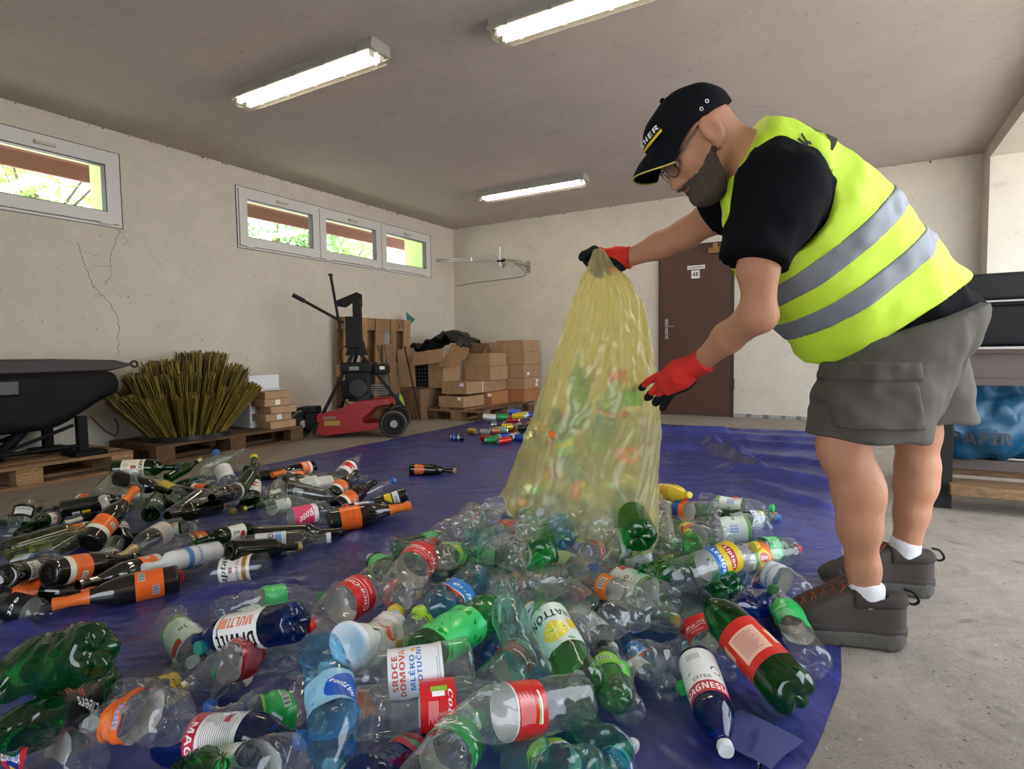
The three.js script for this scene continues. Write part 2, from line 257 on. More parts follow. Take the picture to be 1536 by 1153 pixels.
// ---------- twin-tube ceiling lights ----------
function ceilingLight(x, z, label) {
  const L = 1.27, w = 0.165, g = thing('ceiling_light', label, 'ceiling light', [x, H, z], 0, 'twin tube ceiling lights');
  const shellM = std(lin(0.30, 0.285, 0.26), 0.6);
  part('housing', prism([[-w / 2, -0.055], [-w / 2 + 0.015, 0], [w / 2 - 0.015, 0], [w / 2, -0.055]], L, 0.003).rotateY(Math.PI / 2), shellM, g);
  part('rim', merge([at(box(L + 0.01, 0.012, 0.01), 0, -0.06, w / 2), at(box(L + 0.01, 0.012, 0.01), 0, -0.06, -w / 2), at(box(0.01, 0.012, w), L / 2, -0.06, 0), at(box(0.01, 0.012, w), -L / 2, -0.06, 0)]), shellM, g);
  for (let i = 0; i < 5; i++) for (const s of [-1, 1]) part('clip', at(box(0.022, 0.035, 0.012, 0.003), -0.52 + i * 0.26, -0.055, s * (w / 2 + 0.006)), M.dullSteel, g);
  const cover = part('diffuser', prism([[-w / 2 + 0.006, -0.062], [-w / 2 + 0.02, -0.1], [w / 2 - 0.02, -0.1], [w / 2 - 0.006, -0.062]], L - 0.03, 0.004).rotateY(Math.PI / 2), phy({ color: lin(0.97, 0.95, 0.88), transmission: 1, roughness: 0.12, ior: 1.3 }), g);
  for (const s of [-1, 1]) {
    const t = part('light_tube', new THREE.CapsuleGeometry(0.013, L - 0.12, 4, 12).rotateZ(Math.PI / 2), new THREE.MeshStandardMaterial({ color: 0xffffff, emissive: lin(1, 0.92, 0.72), emissiveIntensity: LAMP_POWER }), g, [0, -0.075, s * 0.038]);
    t.castShadow = false;
    for (const e of [-1, 1]) part('tube_holder', box(0.016, 0.035, 0.03, 0.003), M.white, g, [e * (L / 2 - 0.035), -0.07, s * 0.038]);
  }
  part('reflector', at(box(L - 0.06, 0.004, w - 0.03), 0, -0.056, 0), M.white, g);
  const l = new THREE.RectAreaLight(lin(1, 0.83, 0.54), 9, L - 0.1, 0.13); l.position.set(0, -0.108, 0); l.rotation.x = -Math.PI / 2; l.name = 'tube_glow'; g.add(l);
}
ceilingLight(2.06, 4.42, 'lit twin tube ceiling light nearest the window side');
ceilingLight(3.98, 4.22, 'lit twin tube ceiling light cut by the top picture edge');
ceilingLight(2.06, 1.42, 'lit twin tube ceiling light near the back wall above the boxes');

// ---------- pallets and stored things along the walls ----------
const boardG = new Map();
const bx = (w, h, d, r = 0.003) => { const k = [w, h, d, r].join(); if (!boardG.has(k)) { const g = box(w, h, d, r), p = g.attributes.position, uv = g.attributes.uv; for (let i = 0; i < p.count; i++) uv.setXY(i, p.getX(i) * 0.9 + p.getY(i) * 0.2 + w * 3.1, (p.getZ(i) + p.getY(i)) * 1.6 + d * 5.7); boardG.set(k, g); } return boardG.get(k); };
function pallet(label, pos, turn, mats, W = 1.2, D = 0.8, rot) {
  const t = thing('wooden_pallet', label, 'pallet', pos, turn); if (rot) t.rotation.set(...rot);
  const mt = (i) => mats[i % mats.length];
  for (let i = 0; i < 5; i++) part('top_board', bx(W, 0.022, i % 2 ? 0.1 : 0.125), mt(i), t, [0, 0.133, -D / 2 + 0.0625 + i * (D - 0.125) / 4]);
  for (let i = 0; i < 3; i++) part('cross_board', bx(0.14, 0.022, D), mt(i + 1), t, [-W / 2 + 0.07 + i * (W - 0.14) / 2, 0.111, 0]);
  for (let i = 0; i < 3; i++) for (let j = 0; j < 3; j++) part('block', bx(0.14, 0.078, j === 1 ? 0.14 : 0.1, 0.004), mt(i + j), t, [-W / 2 + 0.07 + i * (W - 0.14) / 2, 0.061, [-D / 2 + 0.05, 0, D / 2 - 0.05][j]]);
  for (let j = 0; j < 3; j++) part('bottom_board', bx(W, 0.022, j === 1 ? 0.14 : 0.1), mt(j + 2), t, [0, 0.011, [-D / 2 + 0.05, 0, D / 2 - 0.05][j]]);
  return t;
}
pallet('pale wooden pallet under the black seat', [0.36, 0, 5.46], Math.PI / 2, [M.wood, M.woodPale], 1.2, 0.68);
pallet('dark weathered pallet under the yellow street brush', [0.36, 0.0, 4.04], Math.PI / 2, [M.woodDark], 1.32, 0.66);
// pallet standing against the wall: lean it so that its boards face the room
{ const t = pallet('wooden pallet standing upright against the wall behind the mower', [0, 0, 0], 0, [M.wood, M.woodPale, M.wood], 1.2, 1.12); t.rotation.set(0, 0, 0); t.quaternion.setFromRotationMatrix(new THREE.Matrix4().makeBasis(V(0.06, 1, 0).normalize(), V(1, -0.06, 0).normalize(), V(0, 0, -1))); t.position.set(0.055, 0.61, 1.83); }
pallet('low wooden pallet carrying the cardboard boxes', [1.08, 0, 0.93], Math.PI / 2, [M.woodDark, M.wood], 1.2, 0.8);

// black vehicle seat lying on its side on a frame
{
  const s = thing('vehicle_seat', 'large black seat unit with legs on the pale pallet', 'seat', [0.36, 0.144, 5.35]);
  const f = (x, y, z) => { let d = smax(Math.abs(x) - 0.25, smax(Math.abs(z - 0.2) - 0.7, Math.abs(y - 0.36) - 0.21, 0.1), 0.08); d = smax(d, -(y - 0.17 - 0.22 * sstep(-z, 0.0, 0.5)), 0.08); d = smax(d, y - 0.57, 0.05); d = smax(d, -z - 0.5, 0.04); return d + n3(x * 6, y * 6, z * 6) * 0.004; };
  part('seat_body', nets(f, [-0.35, 0.08, -0.66], [0.35, 0.65, 0.95], 0.025), M.black, s);
  part('arm_pad', nets((x, y, z) => smax(ell(x, y, z, [0.27, 0.42, -0.12], [0.09, 0.11, 0.2]), 0, 0.01), [0.1, 0.28, -0.36], [0.4, 0.56, 0.12], 0.018), std(lin(0.02, 0.02, 0.022), 0.6), s);
  part('side_panel', at(box(0.03, 0.1, 0.24, 0.02), 0.25, 0.47, 0.22), M.blackShiny, s);
  const lid = part('lid', prism([[-0.75, 0], [-0.62, 0.055], [0.12, 0.05], [0.5, 0.035], [0.62, 0.01], [0.45, -0.02], [-0.75, -0.02]], 0.34, 0.012).rotateY(Math.PI / 2).translate(0, 0.585, 0.02), M.maroon, s);
  part('ring_arm', merge([bar([0, 0.60, -0.55], [0, 0.598, -0.67], 0.012, 0.009), at(new THREE.TorusGeometry(0.022, 0.008, 8, 20), 0, 0.598, -0.70, 0, Math.PI / 2, 0)]), M.maroon, lid);
  for (const [x, z] of [[0.2, -0.24], [0.2, 0.42], [-0.2, -0.2], [-0.2, 0.42]]) { const l = part('leg', at(box(0.05, 0.26, 0.06, 0.008), x, 0.13, z), M.black, s); part('foot', at(box(0.2, 0.03, 0.2, 0.01), x + 0.03, 0.015, z), M.black, l); }
  part('strut', merge([bar([0.18, 0.2, -0.2], [0.18, 0.03, 0.3], 0.012), bar([-0.18, 0.2, -0.2], [-0.18, 0.03, 0.3], 0.012), bar([0.2, 0.06, -0.24], [0.2, 0.06, 0.42], 0.014), bar([0.1, 0.3, -0.05], [0.1, 0.02, 0.2], 0.035)]), M.black, s);
  part('cable', tube([[0.2, 0.25, -0.3], [0.22, 0.14, -0.38], [0.2, 0.1, -0.45], [0.2, 0.16, -0.47], [0.2, 0.22, -0.45]], 0.004), M.black, s);
}
// round street sweeper brush standing on its plate
{
  const t = thing('sweeper_brush', 'round street sweeping brush with long yellow and dark bristles', 'brush', [0.42, 0.144, 4.30]), q = rngOf(31);
  const disc = new THREE.CylinderGeometry(0.33, 0.35, 0.035, 40); disc.scale(0.85, 1, 1);
  part('base_plate', disc.translate(0, 0.02, 0), M.blackShiny, t);
  const g = new THREE.BoxGeometry(0.0065, 1, 0.0035); g.translate(0, 0.5, 0);
  const rows = [[0.28, 0.80, 0.46, 30], [0.21, 0.52, 0.58, 26], [0.13, 0.30, 0.66, 20], [0.06, 0.12, 0.66, 10]];
  for (let m = 0; m < 3; m++) {
    const n = 1150, im = new THREE.InstancedMesh(g, std([lin(0.22, 0.145, 0.018), lin(0.06, 0.042, 0.012), lin(0.34, 0.25, 0.05)][m], 0.5), n), o = new THREE.Object3D();
    for (let i = 0; i < n; i++) {
      const w = q(), r = rows[w < 0.4 ? 0 : w < 0.72 ? 1 : w < 0.93 ? 2 : 3], k = Math.floor(q() * r[3]), a = (k / r[3]) * Math.PI * 2 + r[1], spread = (q() - 0.5) * 0.16;
      const dir = V(Math.cos(a) * Math.sin(r[1] + spread) * (Math.cos(a) < 0 ? 0.5 : 0.65), Math.cos(r[1] + spread) * 1.0, Math.sin(a) * Math.sin(r[1] + spread) * 0.72).add(V((q() - 0.5) * 0.12, 0, (q() - 0.5) * 0.12)).normalize();
      o.position.set(Math.cos(a) * r[0] * 0.85 + (q() - 0.5) * 0.03, 0.03, Math.sin(a) * r[0] + (q() - 0.5) * 0.03);
      o.quaternion.setFromUnitVectors(V(0, 1, 0), dir); o.scale.set(1, r[2] * (0.86 + 0.12 * q() + (Math.sin(a) < 0 ? 0.04 : -0.06)), 1); o.updateMatrix(); im.setMatrixAt(i, o.matrix);
    }
    im.name = 'bristles'; im.userData = { kind: 'stuff', label: ['mustard yellow bristles', 'dark brown bristles', 'pale yellow bristles'][m] }; t.add(im);
  }
}
// cartons on the dark pallet
function carton(label, pos, size, mats, group) {
  const t = thing('cardboard_box', label, 'cardboard box', pos, 0, group), [w, h, d] = size;
  part('carton', at(uvBox(w, h, d, 0.004), 0, h / 2, 0), mats, t); part('seam', at(box(w * 0.98, 0.0012, 0.003), 0, h + 0.0004, 0), M.cardDark, t);
  return t;
}
for (let i = 0; i < 5; i++) { const n = ['lowest', 'second lowest', 'middle', 'second highest', 'topmost'][i], t = carton(`${n} of five flat brown cartons stacked beside the white box`, [0.58 + [0.0, -0.03, 0.0, -0.03, -0.035][i], 0.144 + i * 0.066, 3.58 + [0, 0.02, -0.01, 0.03, 0.02][i]], [0.19, 0.064, 0.27], M.cardPale, 'flat cartons on the dark pallet'); if (i === 1 || i === 3) part('tape', at(box(0.003, 0.045, 0.05), 0.096, 0.033, 0.0), M.tape, t); }
{
  const t = thing('white_box', 'tall white foam box behind the flat cartons', 'box', [0.3, 0.144, 3.58]);
  part('box_body', at(box(0.3, 0.34, 0.34, 0.008), 0, 0.17, 0), M.white, t); part('box_lid', at(box(0.29, 0.13, 0.32, 0.01), 0.005, 0.405, 0.01), M.white, t);
  const s = thing('cardboard_sheet', 'brown cardboard sheet sticking out behind the tall white box', 'cardboard sheet', [0.07, 0.36, 3.55]); part('sheet', uvBox(0.012, 0.43, 0.56), M.cardDark, s); s.rotation.set(0.06, 0, -0.05);
  const c = thing('cardboard_sheet', 'curled cardboard piece at the foot of the flat cartons', 'cardboard sheet', [0.5, 0.147, 3.87]);
  const cg = new THREE.CylinderGeometry(0.3, 0.3, 0.26, 20, 1, true, 0, 0.9); part('sheet', cg.rotateZ(Math.PI / 2).translate(0, -0.19, 0).rotateX(-0.3), new THREE.MeshStandardMaterial({ color: lin(0.5, 0.45, 0.42), map: cardTex, roughness: 0.85, side: THREE.DoubleSide }), c);
  c.position.y = 0.16;
}
// walk-behind mower
{
  const t = thing('brush_mower', 'red walk-behind mower with black engine and tall handle column', 'mower', [0.86, 0, 2.9], 0.5268);
  const deck = part('deck', merge([prism([[-0.3, 0.06], [-0.29, 0.22], [-0.1, 0.26], [0.1, 0.34], [0.36, 0.36], [0.38, 0.32], [0.26, 0.30], [0.12, 0.18], [0.12, 0.13], [0.34, 0.14], [0.3, 0.09], [-0.22, 0.03]], 0.44, 0.008), at(box(0.5, 0.02, 0.5, 0.005), -0.02, 0.26, -0.02, 0, 0, 0.16)]), M.red, t);
  part('deck_sticker', at(box(0.15, 0.045, 0.003), -0.15, 0.145, 0.2305), std(lin(0.35, 0.24, 0.04), 0.5), deck);
  part('deck_sticker', at(box(0.12, 0.03, 0.003), -0.17, 0.195, 0.2305), std(lin(0.22, 0.14, 0.10), 0.5), deck);
  const wheel = (x, y, z, r, w, turn) => { const k = part('wheel', at(merge([new THREE.TorusGeometry(r - w * 0.4, w * 0.42, 12, 32), new THREE.CylinderGeometry(r - w * 0.5, r - w * 0.5, w * 0.5, 24).rotateX(Math.PI / 2)]), x, y, z, 0, turn, 0), M.rubber, t); part('hub', at(new THREE.CylinderGeometry(0.035, 0.04, w * 1.1, 16).rotateX(Math.PI / 2), x, y, z, 0, turn, 0), M.dullSteel, k); part('tread', at(new THREE.TorusGeometry(r - w * 0.3, w * 0.32, 6, 36).scale(1, 1, 1.35), x, y, z, 0, turn, 0), M.dustyTyre, k); };
  wheel(0.42, 0.13, 0.2, 0.13, 0.09, 0.25); wheel(-0.47, 0.14, 0.18, 0.14, 0.1, 0.95); wheel(0.36, 0.13, -0.36, 0.13, 0.09, 0.25);
  part('axle_block', merge([at(box(0.16, 0.05, 0.2, 0.01), -0.4, 0.27, 0.1), at(box(0.1, 0.16, 0.12, 0.01), -0.36, 0.16, 0.15), bar([-0.5, 0.28, 0.15], [-0.28, 0.25, 0.15], 0.014), bar([0.42, 0.13, 0.2], [0.34, 0.26, 0.12], 0.016)]), M.ironDark, t);
  const e = part('engine', merge([at(box(0.24, 0.2, 0.26, 0.03), 0.07, 0.58, 0), at(box(0.3, 0.1, 0.3, 0.02), 0.06, 0.66, 0), at(box(0.16, 0.18, 0.2, 0.03), -0.02, 0.45, 0.02), at(new THREE.CylinderGeometry(0.1, 0.12, 0.16, 24), 0.08, 0.42, 0.04), at(box(0.14, 0.1, 0.2, 0.03), 0.28, 0.64, 0.02)]), M.ironDark, t);
  part('recoil_starter', at(new THREE.CylinderGeometry(0.085, 0.095, 0.06, 28).rotateX(Math.PI / 2), 0.09, 0.47, 0.16), M.blackShiny, e);
  part('fuel_cap', at(new THREE.CylinderGeometry(0.03, 0.03, 0.025, 16), 0.12, 0.725, 0.02), M.black, e);
  part('warning_label', at(box(0.045, 0.03, 0.003), 0.31, 0.655, 0.123), M.paper, e); part('warning_label', at(box(0.09, 0.035, 0.003), 0.05, 0.655, 0.152), std(lin(0.2, 0.22, 0.18), 0.5), e);
  part('cooling_fins', merge([0, 1, 2, 3, 4].map((i) => at(box(0.16, 0.006, 0.14), 0.26, 0.40 + i * 0.022, 0.0))), M.dullSteel, e);
  for (const [a, b] of [[[-0.33, 0.05, 0.24], [0.03, 0.82, 0.05]], [[0.55, 0.22, 0.15], [0.07, 0.82, 0.05]], [[-0.2, 0.2, -0.2], [0.05, 0.82, 0.0]]]) part('frame_leg', sbar(a, b, 0.028, 0.028), M.ironDark, t);
  part('leg_joint', prism([[-0.06, 0.78], [0.14, 0.78], [0.1, 0.92], [0.0, 0.92]], 0.07, 0.004), M.ironDark, t);
  const col = part('handle_column', merge([at(box(0.075, 0.46, 0.07, 0.006), 0.065, 1.08, 0.03), at(box(0.09, 0.3, 0.09, 0.006), 0.0, 1.0, 0.03)]), M.ironDark, t);
  part('neck', prism([[0.03, 1.25], [0.1, 1.25], [0.1, 1.36], [0.06, 1.38], [-0.04, 1.34], [-0.14, 1.30], [-0.14, 1.26], [-0.06, 1.245], [-0.02, 1.27], [0.03, 1.31]], 0.04, 0.005), M.ironDark, col);
  part('handle', merge([bar([-0.165, 1.545, 0.08], [-0.09, 1.02, 0.08], 0.013), at(new THREE.CylinderGeometry(0.022, 0.022, 0.018, 14), -0.166, 1.545, 0.08), at(new THREE.CylinderGeometry(0.022, 0.022, 0.018, 14), -0.09, 1.02, 0.08)]), M.ironDark, t);
  part('handle', merge([bar([-0.05, 1.09, 0.1], [-0.40, 1.31, 0.28], 0.014), bar([-0.36, 1.285, 0.26], [-0.45, 1.34, 0.305], 0.02)]), M.ironDark, t);
  part('cable', tube([[0.0, 0.9, 0.08], [-0.09, 0.82, 0.1], [-0.07, 0.72, 0.12], [0.0, 0.68, 0.14]], 0.005), M.black, t);
  part('cable', tube([[0.0, 0.5, 0.18], [-0.06, 0.4, 0.22], [0.0, 0.32, 0.22], [0.05, 0.3, 0.18]], 0.005), M.black, t);
}
// green cloth scrap on top of the upright pallet
{
  const t = thing('cloth_scrap', 'small green cloth scrap on the corner of the upright pallet', 'cloth', [0.2, 1.17, 1.27]);
  const g = new THREE.ConeGeometry(0.075, 0.16, 7, 4); const p = g.attributes.position; for (let i = 0; i < p.count; i++) { p.setX(i, p.getX(i) * 0.5 + n3(p.getY(i) * 9, p.getZ(i) * 12, 1) * 0.015); } g.computeVertexNormals(); part('cloth', g.rotateX(0.6).translate(0, 0.08, 0), std(lin(0.02, 0.16, 0.12), 0.8), t);
}
// boxes on the low pallet
{
  const faces = (a, b) => a;
  const lab = (t, x, y, z, onX) => part('shipping_label', onX ? at(box(0.002, 0.035, 0.055), x, y, z) : at(box(0.055, 0.035, 0.002), x, y, z), M.paper, t);
  let t;
  t = carton('flat carton on the low pallet, lowest front one', [1.0, 0.144, 1.28], [0.36, 0.13, 0.44], M.card); lab(t, 0.12, 0.105, 0.2215);
  t = carton('reddish carton at the bottom behind the lowest front carton', [1.09, 0.144, 0.83], [0.36, 0.155, 0.4], M.cardOrange); lab(t, 0.15, 0.12, 0.2015);
  t = carton('long flat carton lying across the lower two cartons', [1.02, 0.30, 1.02], [0.36, 0.14, 0.88], M.card); lab(t, 0.11, 0.11, 0.4415); part('tape', at(box(0.002, 0.13, 0.012), 0.1812, 0.07, 0.1), M.tape, t);
  t = carton('square carton on top of the long flat carton', [1.08, 0.442, 0.84], [0.38, 0.17, 0.42], M.card);
  t = thing('cardboard_box', 'opened carton with raised flap, upper centre of the box pile', 'cardboard box', [1.06, 0.614, 0.82]);
  part('carton', at(uvBox(0.36, 0.16, 0.4, 0.003), 0, 0.08, 0), M.card, t);
  part('flap', at(uvBox(0.34, 0.004, 0.16), 0.0, 0.22, 0.16, -0.9), M.cardIn, t); part('flap', at(uvBox(0.16, 0.004, 0.36), 0.12, 0.225, 0, 0, 0, 0.95), M.cardIn, t); part('flap', at(uvBox(0.2, 0.004, 0.34), -0.26, 0.11, 0.1, 0.2, 0, 0.5), M.cardIn, t);
  const names = ['bottom reddish carton', 'second carton from the bottom', 'third carton from the bottom', 'fourth carton from the bottom', 'top carton'], hs = [0.16, 0.15, 0.17, 0.155, 0.155]; let y = 0.144;
  for (let i = 0; i < 5; i++) { t = carton(`${names[i]} of the tower next to the yellow bag`, [1.27 + (i % 2) * 0.012, y, 0.36], [0.4, hs[i] - 0.002, 0.42], i ? M.card : M.cardOrange, 'tower of five cartons'); if (i === 1) { lab(t, 0.2015, 0.1, -0.12, true); lab(t, 0.2015, 0.05, -0.1, true); } if (i === 2) lab(t, 0.2015, 0.05, 0.1, true); y += hs[i]; }
  t = thing('cardboard_box', 'big brown carton on the floor under the box with the black crate', 'cardboard box', [0.46, 0, 1.40]); part('carton', at(uvBox(0.42, 0.36, 0.5, 0.004), 0, 0.18, 0), M.cardDark, t); part('seam', at(box(0.003, 0.34, 0.003), 0.08, 0.18, 0.252), M.card, t);
  // big opened box with a black crate in it
  t = thing('cardboard_box', 'large opened carton with drooping flaps holding a black crate', 'cardboard box', [0.56, 0.365, 1.20]);
  part('back_panel', at(uvBox(0.52, 0.4, 0.006), 0, 0.2, -0.2), M.cardIn, t); part('side_panel', at(uvBox(0.006, 0.4, 0.4), -0.26, 0.2, 0), M.cardIn, t); part('side_panel', at(uvBox(0.006, 0.4, 0.4), 0.26, 0.2, 0), M.card, t); part('bottom_panel', at(uvBox(0.52, 0.006, 0.4), 0, 0.004, 0), M.cardIn, t);
  part('front_panel', at(uvBox(0.22, 0.32, 0.006), 0.15, 0.16, 0.2), M.card, t);
  part('flap', at(uvBox(0.22, 0.48, 0.006), -0.27, 0.24, 0.24, -0.1, 0.3, 0.1), M.card, t);
  part('flap', at(uvBox(0.44, 0.18, 0.006), 0.08, 0.37, 0.27, -0.45, 0, 0.12), M.card, t);
  part('flap', at(uvBox(0.3, 0.2, 0.006), 0.38, 0.33, 0.2, -0.75, 0.0, 0.05), M.cardIn, t);
  part('flap', at(uvBox(0.26, 0.16, 0.006), 0.36, 0.43, 0.02, -0.4, 0.2, -0.2), M.cardIn, t);
  const c = thing('plastic_crate', 'black plastic crate with square holes inside the opened carton', 'crate', [0.50, 0.375, 1.24]);
  part('crate_body', at(box(0.3, 0.3, 0.26, 0.008), 0, 0.15, 0), M.black, c);
  const grid = []; for (let i = 0; i < 6; i++) for (let j = 0; j < 6; j++) grid.push(at(box(0.026, 0.026, 0.006, 0.003), -0.115 + i * 0.046, 0.03 + j * 0.046, 0.131)); part('hole_grid', merge(grid), std(lin(0.02, 0.06, 0.06), 0.5), c);
  // black car trim draped over the boxes
  const k = thing('car_mat', 'black rubber car mat thrown over the boxes', 'car mat', [0.52, 0.86, 0.95]);
  const mg = new THREE.PlaneGeometry(0.95, 0.5, 40, 20).rotateX(-Math.PI / 2); const p = mg.attributes.position;
  const thick = (g2) => { const a = g2.clone(), b = g2.clone(), nb = b.attributes.position; for (let i = 0; i < nb.count; i++) nb.setY(i, nb.getY(i) - 0.012); return merge([a, b]); };
  for (let i = 0; i < p.count; i++) { const x = p.getX(i), z = p.getZ(i); p.setY(i, 0.15 * Math.exp(-(((x - 0.16) / 0.26) ** 2)) + 0.05 * n2(x * 5, z * 5) + 0.03 * Math.sin(z * 14 + x * 4)); } mg.computeVertexNormals(); part('mat', thick(mg), new THREE.MeshStandardMaterial({ color: lin(0.012, 0.012, 0.011), roughness: 0.6, side: THREE.DoubleSide }), k);
  part('raised_rim', tube([[-0.1, 0.06, 0.2], [0.05, 0.15, 0.15], [0.25, 0.19, 0.1], [0.38, 0.12, 0.02], [0.2, 0.17, -0.15], [-0.05, 0.1, -0.1]], 0.02, 60), std(lin(0.035, 0.03, 0.025), 0.6), k);
  // dark board leaning beside the boxes
  const bd = thing('board', 'dark brown board leaning beside the upright pallet', 'board', [0.35, 0.455, 1.745]); part('panel', uvBox(0.02, 0.9, 0.15, 0.003), M.cardDark, bd); bd.rotation.set(0.0, 0, 0.16);
  const rod = thing('metal_rod', 'thin dark rod leaning against the brown carton', 'rod', [0, 0, 0]); part('rod', bar([0.72, 0.012, 1.72], [0.46, 0.86, 1.665], 0.009), M.ironDark, rod);
  // folded blue bag with lime stripe
  const b = thing('shopping_bag', 'folded blue bag with lime green edge on the floor by the cartons', 'bag', [0.58, 0, 1.93], 0.45);
  const bag = (lo, hi, grow) => nets((x, y, z) => { const w = 0.075 * (1 - 0.55 * clamp(y / 0.34, 0, 1)); return smax(smax(Math.abs(x + 0.1 * (y - 0.1) - 0.02) - w - grow, Math.abs(z) - 0.045 + 0.1 * y, 0.02), Math.max(-y, y - 0.34 + Math.abs(x) * 0.5, lo - (x + 0.06 * y), (x + 0.06 * y) - hi), 0.015) + n3(x * 14, y * 9, z * 12) * 0.008; }, [-0.15, -0.02, -0.09], [0.15, 0.4, 0.09], 0.011);
  part('bag_body', bag(-1, 0.035, 0), std(lin(0.012, 0.05, 0.12), 0.45), b); part('lime_edge', bag(0.025, 1, 0.004), std(lin(0.34, 0.48, 0.05), 0.5), b);
}
// aerial on a wall bracket
{
  const t = thing('tv_antenna', 'long metal antenna on a wall bracket with hanging cable', 'antenna', [1.01, 1.99, 0]);
  part('bracket', merge([at(box(0.3, 0.035, 0.03, 0.003), 0.12, -0.0, 0.30, 0, 0.35, -0.14), at(box(0.035, 0.035, 0.34, 0.003), 0.24, -0.04, 0.17), at(box(0.06, 0.16, 0.012, 0.003), 0.24, -0.06, 0.008)]), std(lin(0.30, 0.27, 0.22), 0.6), t);
  part('mast', bar([0, -0.07, 0.35], [0, 0.18, 0.35], 0.017), M.steel, t);
  part('clamp', merge([at(box(0.06, 0.03, 0.05, 0.004), 0, 0.0, 0.36), at(new THREE.CylinderGeometry(0.018, 0.018, 0.03, 14).rotateZ(Math.PI / 2), 0.06, 0, 0.36)]), M.black, t);
  const boom = part('boom', merge([bar([-1.0, 0.075, 0.39], [0.05, 0.005, 0.385], 0.007), bar([-1.0, 0.1, 0.39], [-0.42, 0.065, 0.385], 0.007), at(box(0.02, 0.05, 0.03), -1.0, 0.088, 0.39), at(box(0.02, 0.05, 0.03), -0.42, 0.052, 0.385)]), M.steel, t);
  for (let i = 0; i < 11; i++) part('element', bar([-0.36 + i * 0.034, 0.035 - i * 0.002, 0.31 - (i % 2) * 0.02], [-0.34 + i * 0.034, 0.035 + (i % 2 ? 0.05 : -0.04), 0.46], 0.0022, undefined, 5), M.dullSteel, boom);
  for (let i = 0; i < 20; i++) part('element', bar([-0.97 + i * 0.027, 0.085 - i * 0.0018, 0.385], [-0.97 + i * 0.027, 0.105 - i * 0.0018, 0.395], 0.0022, undefined, 5), M.dullSteel, boom);
  part('cable', tube([[0.2, -0.05, 0.28], [0.22, -0.12, 0.1], [0.2, -0.17, 0.02], [-0.2, -0.2, 0.01], [-0.6, -0.21, 0.008], [-0.85, -0.23, 0.008], [-0.96, -0.235, 0.008]], 0.005, 60), std(lin(0.2, 0.17, 0.14), 0.7), t);
  part('cable_loop', tube([[0.03, -0.0, 0.36], [0.06, -0.06, 0.36], [0.04, -0.1, 0.35], [0.08, -0.03, 0.35]], 0.004), M.black, t);
}
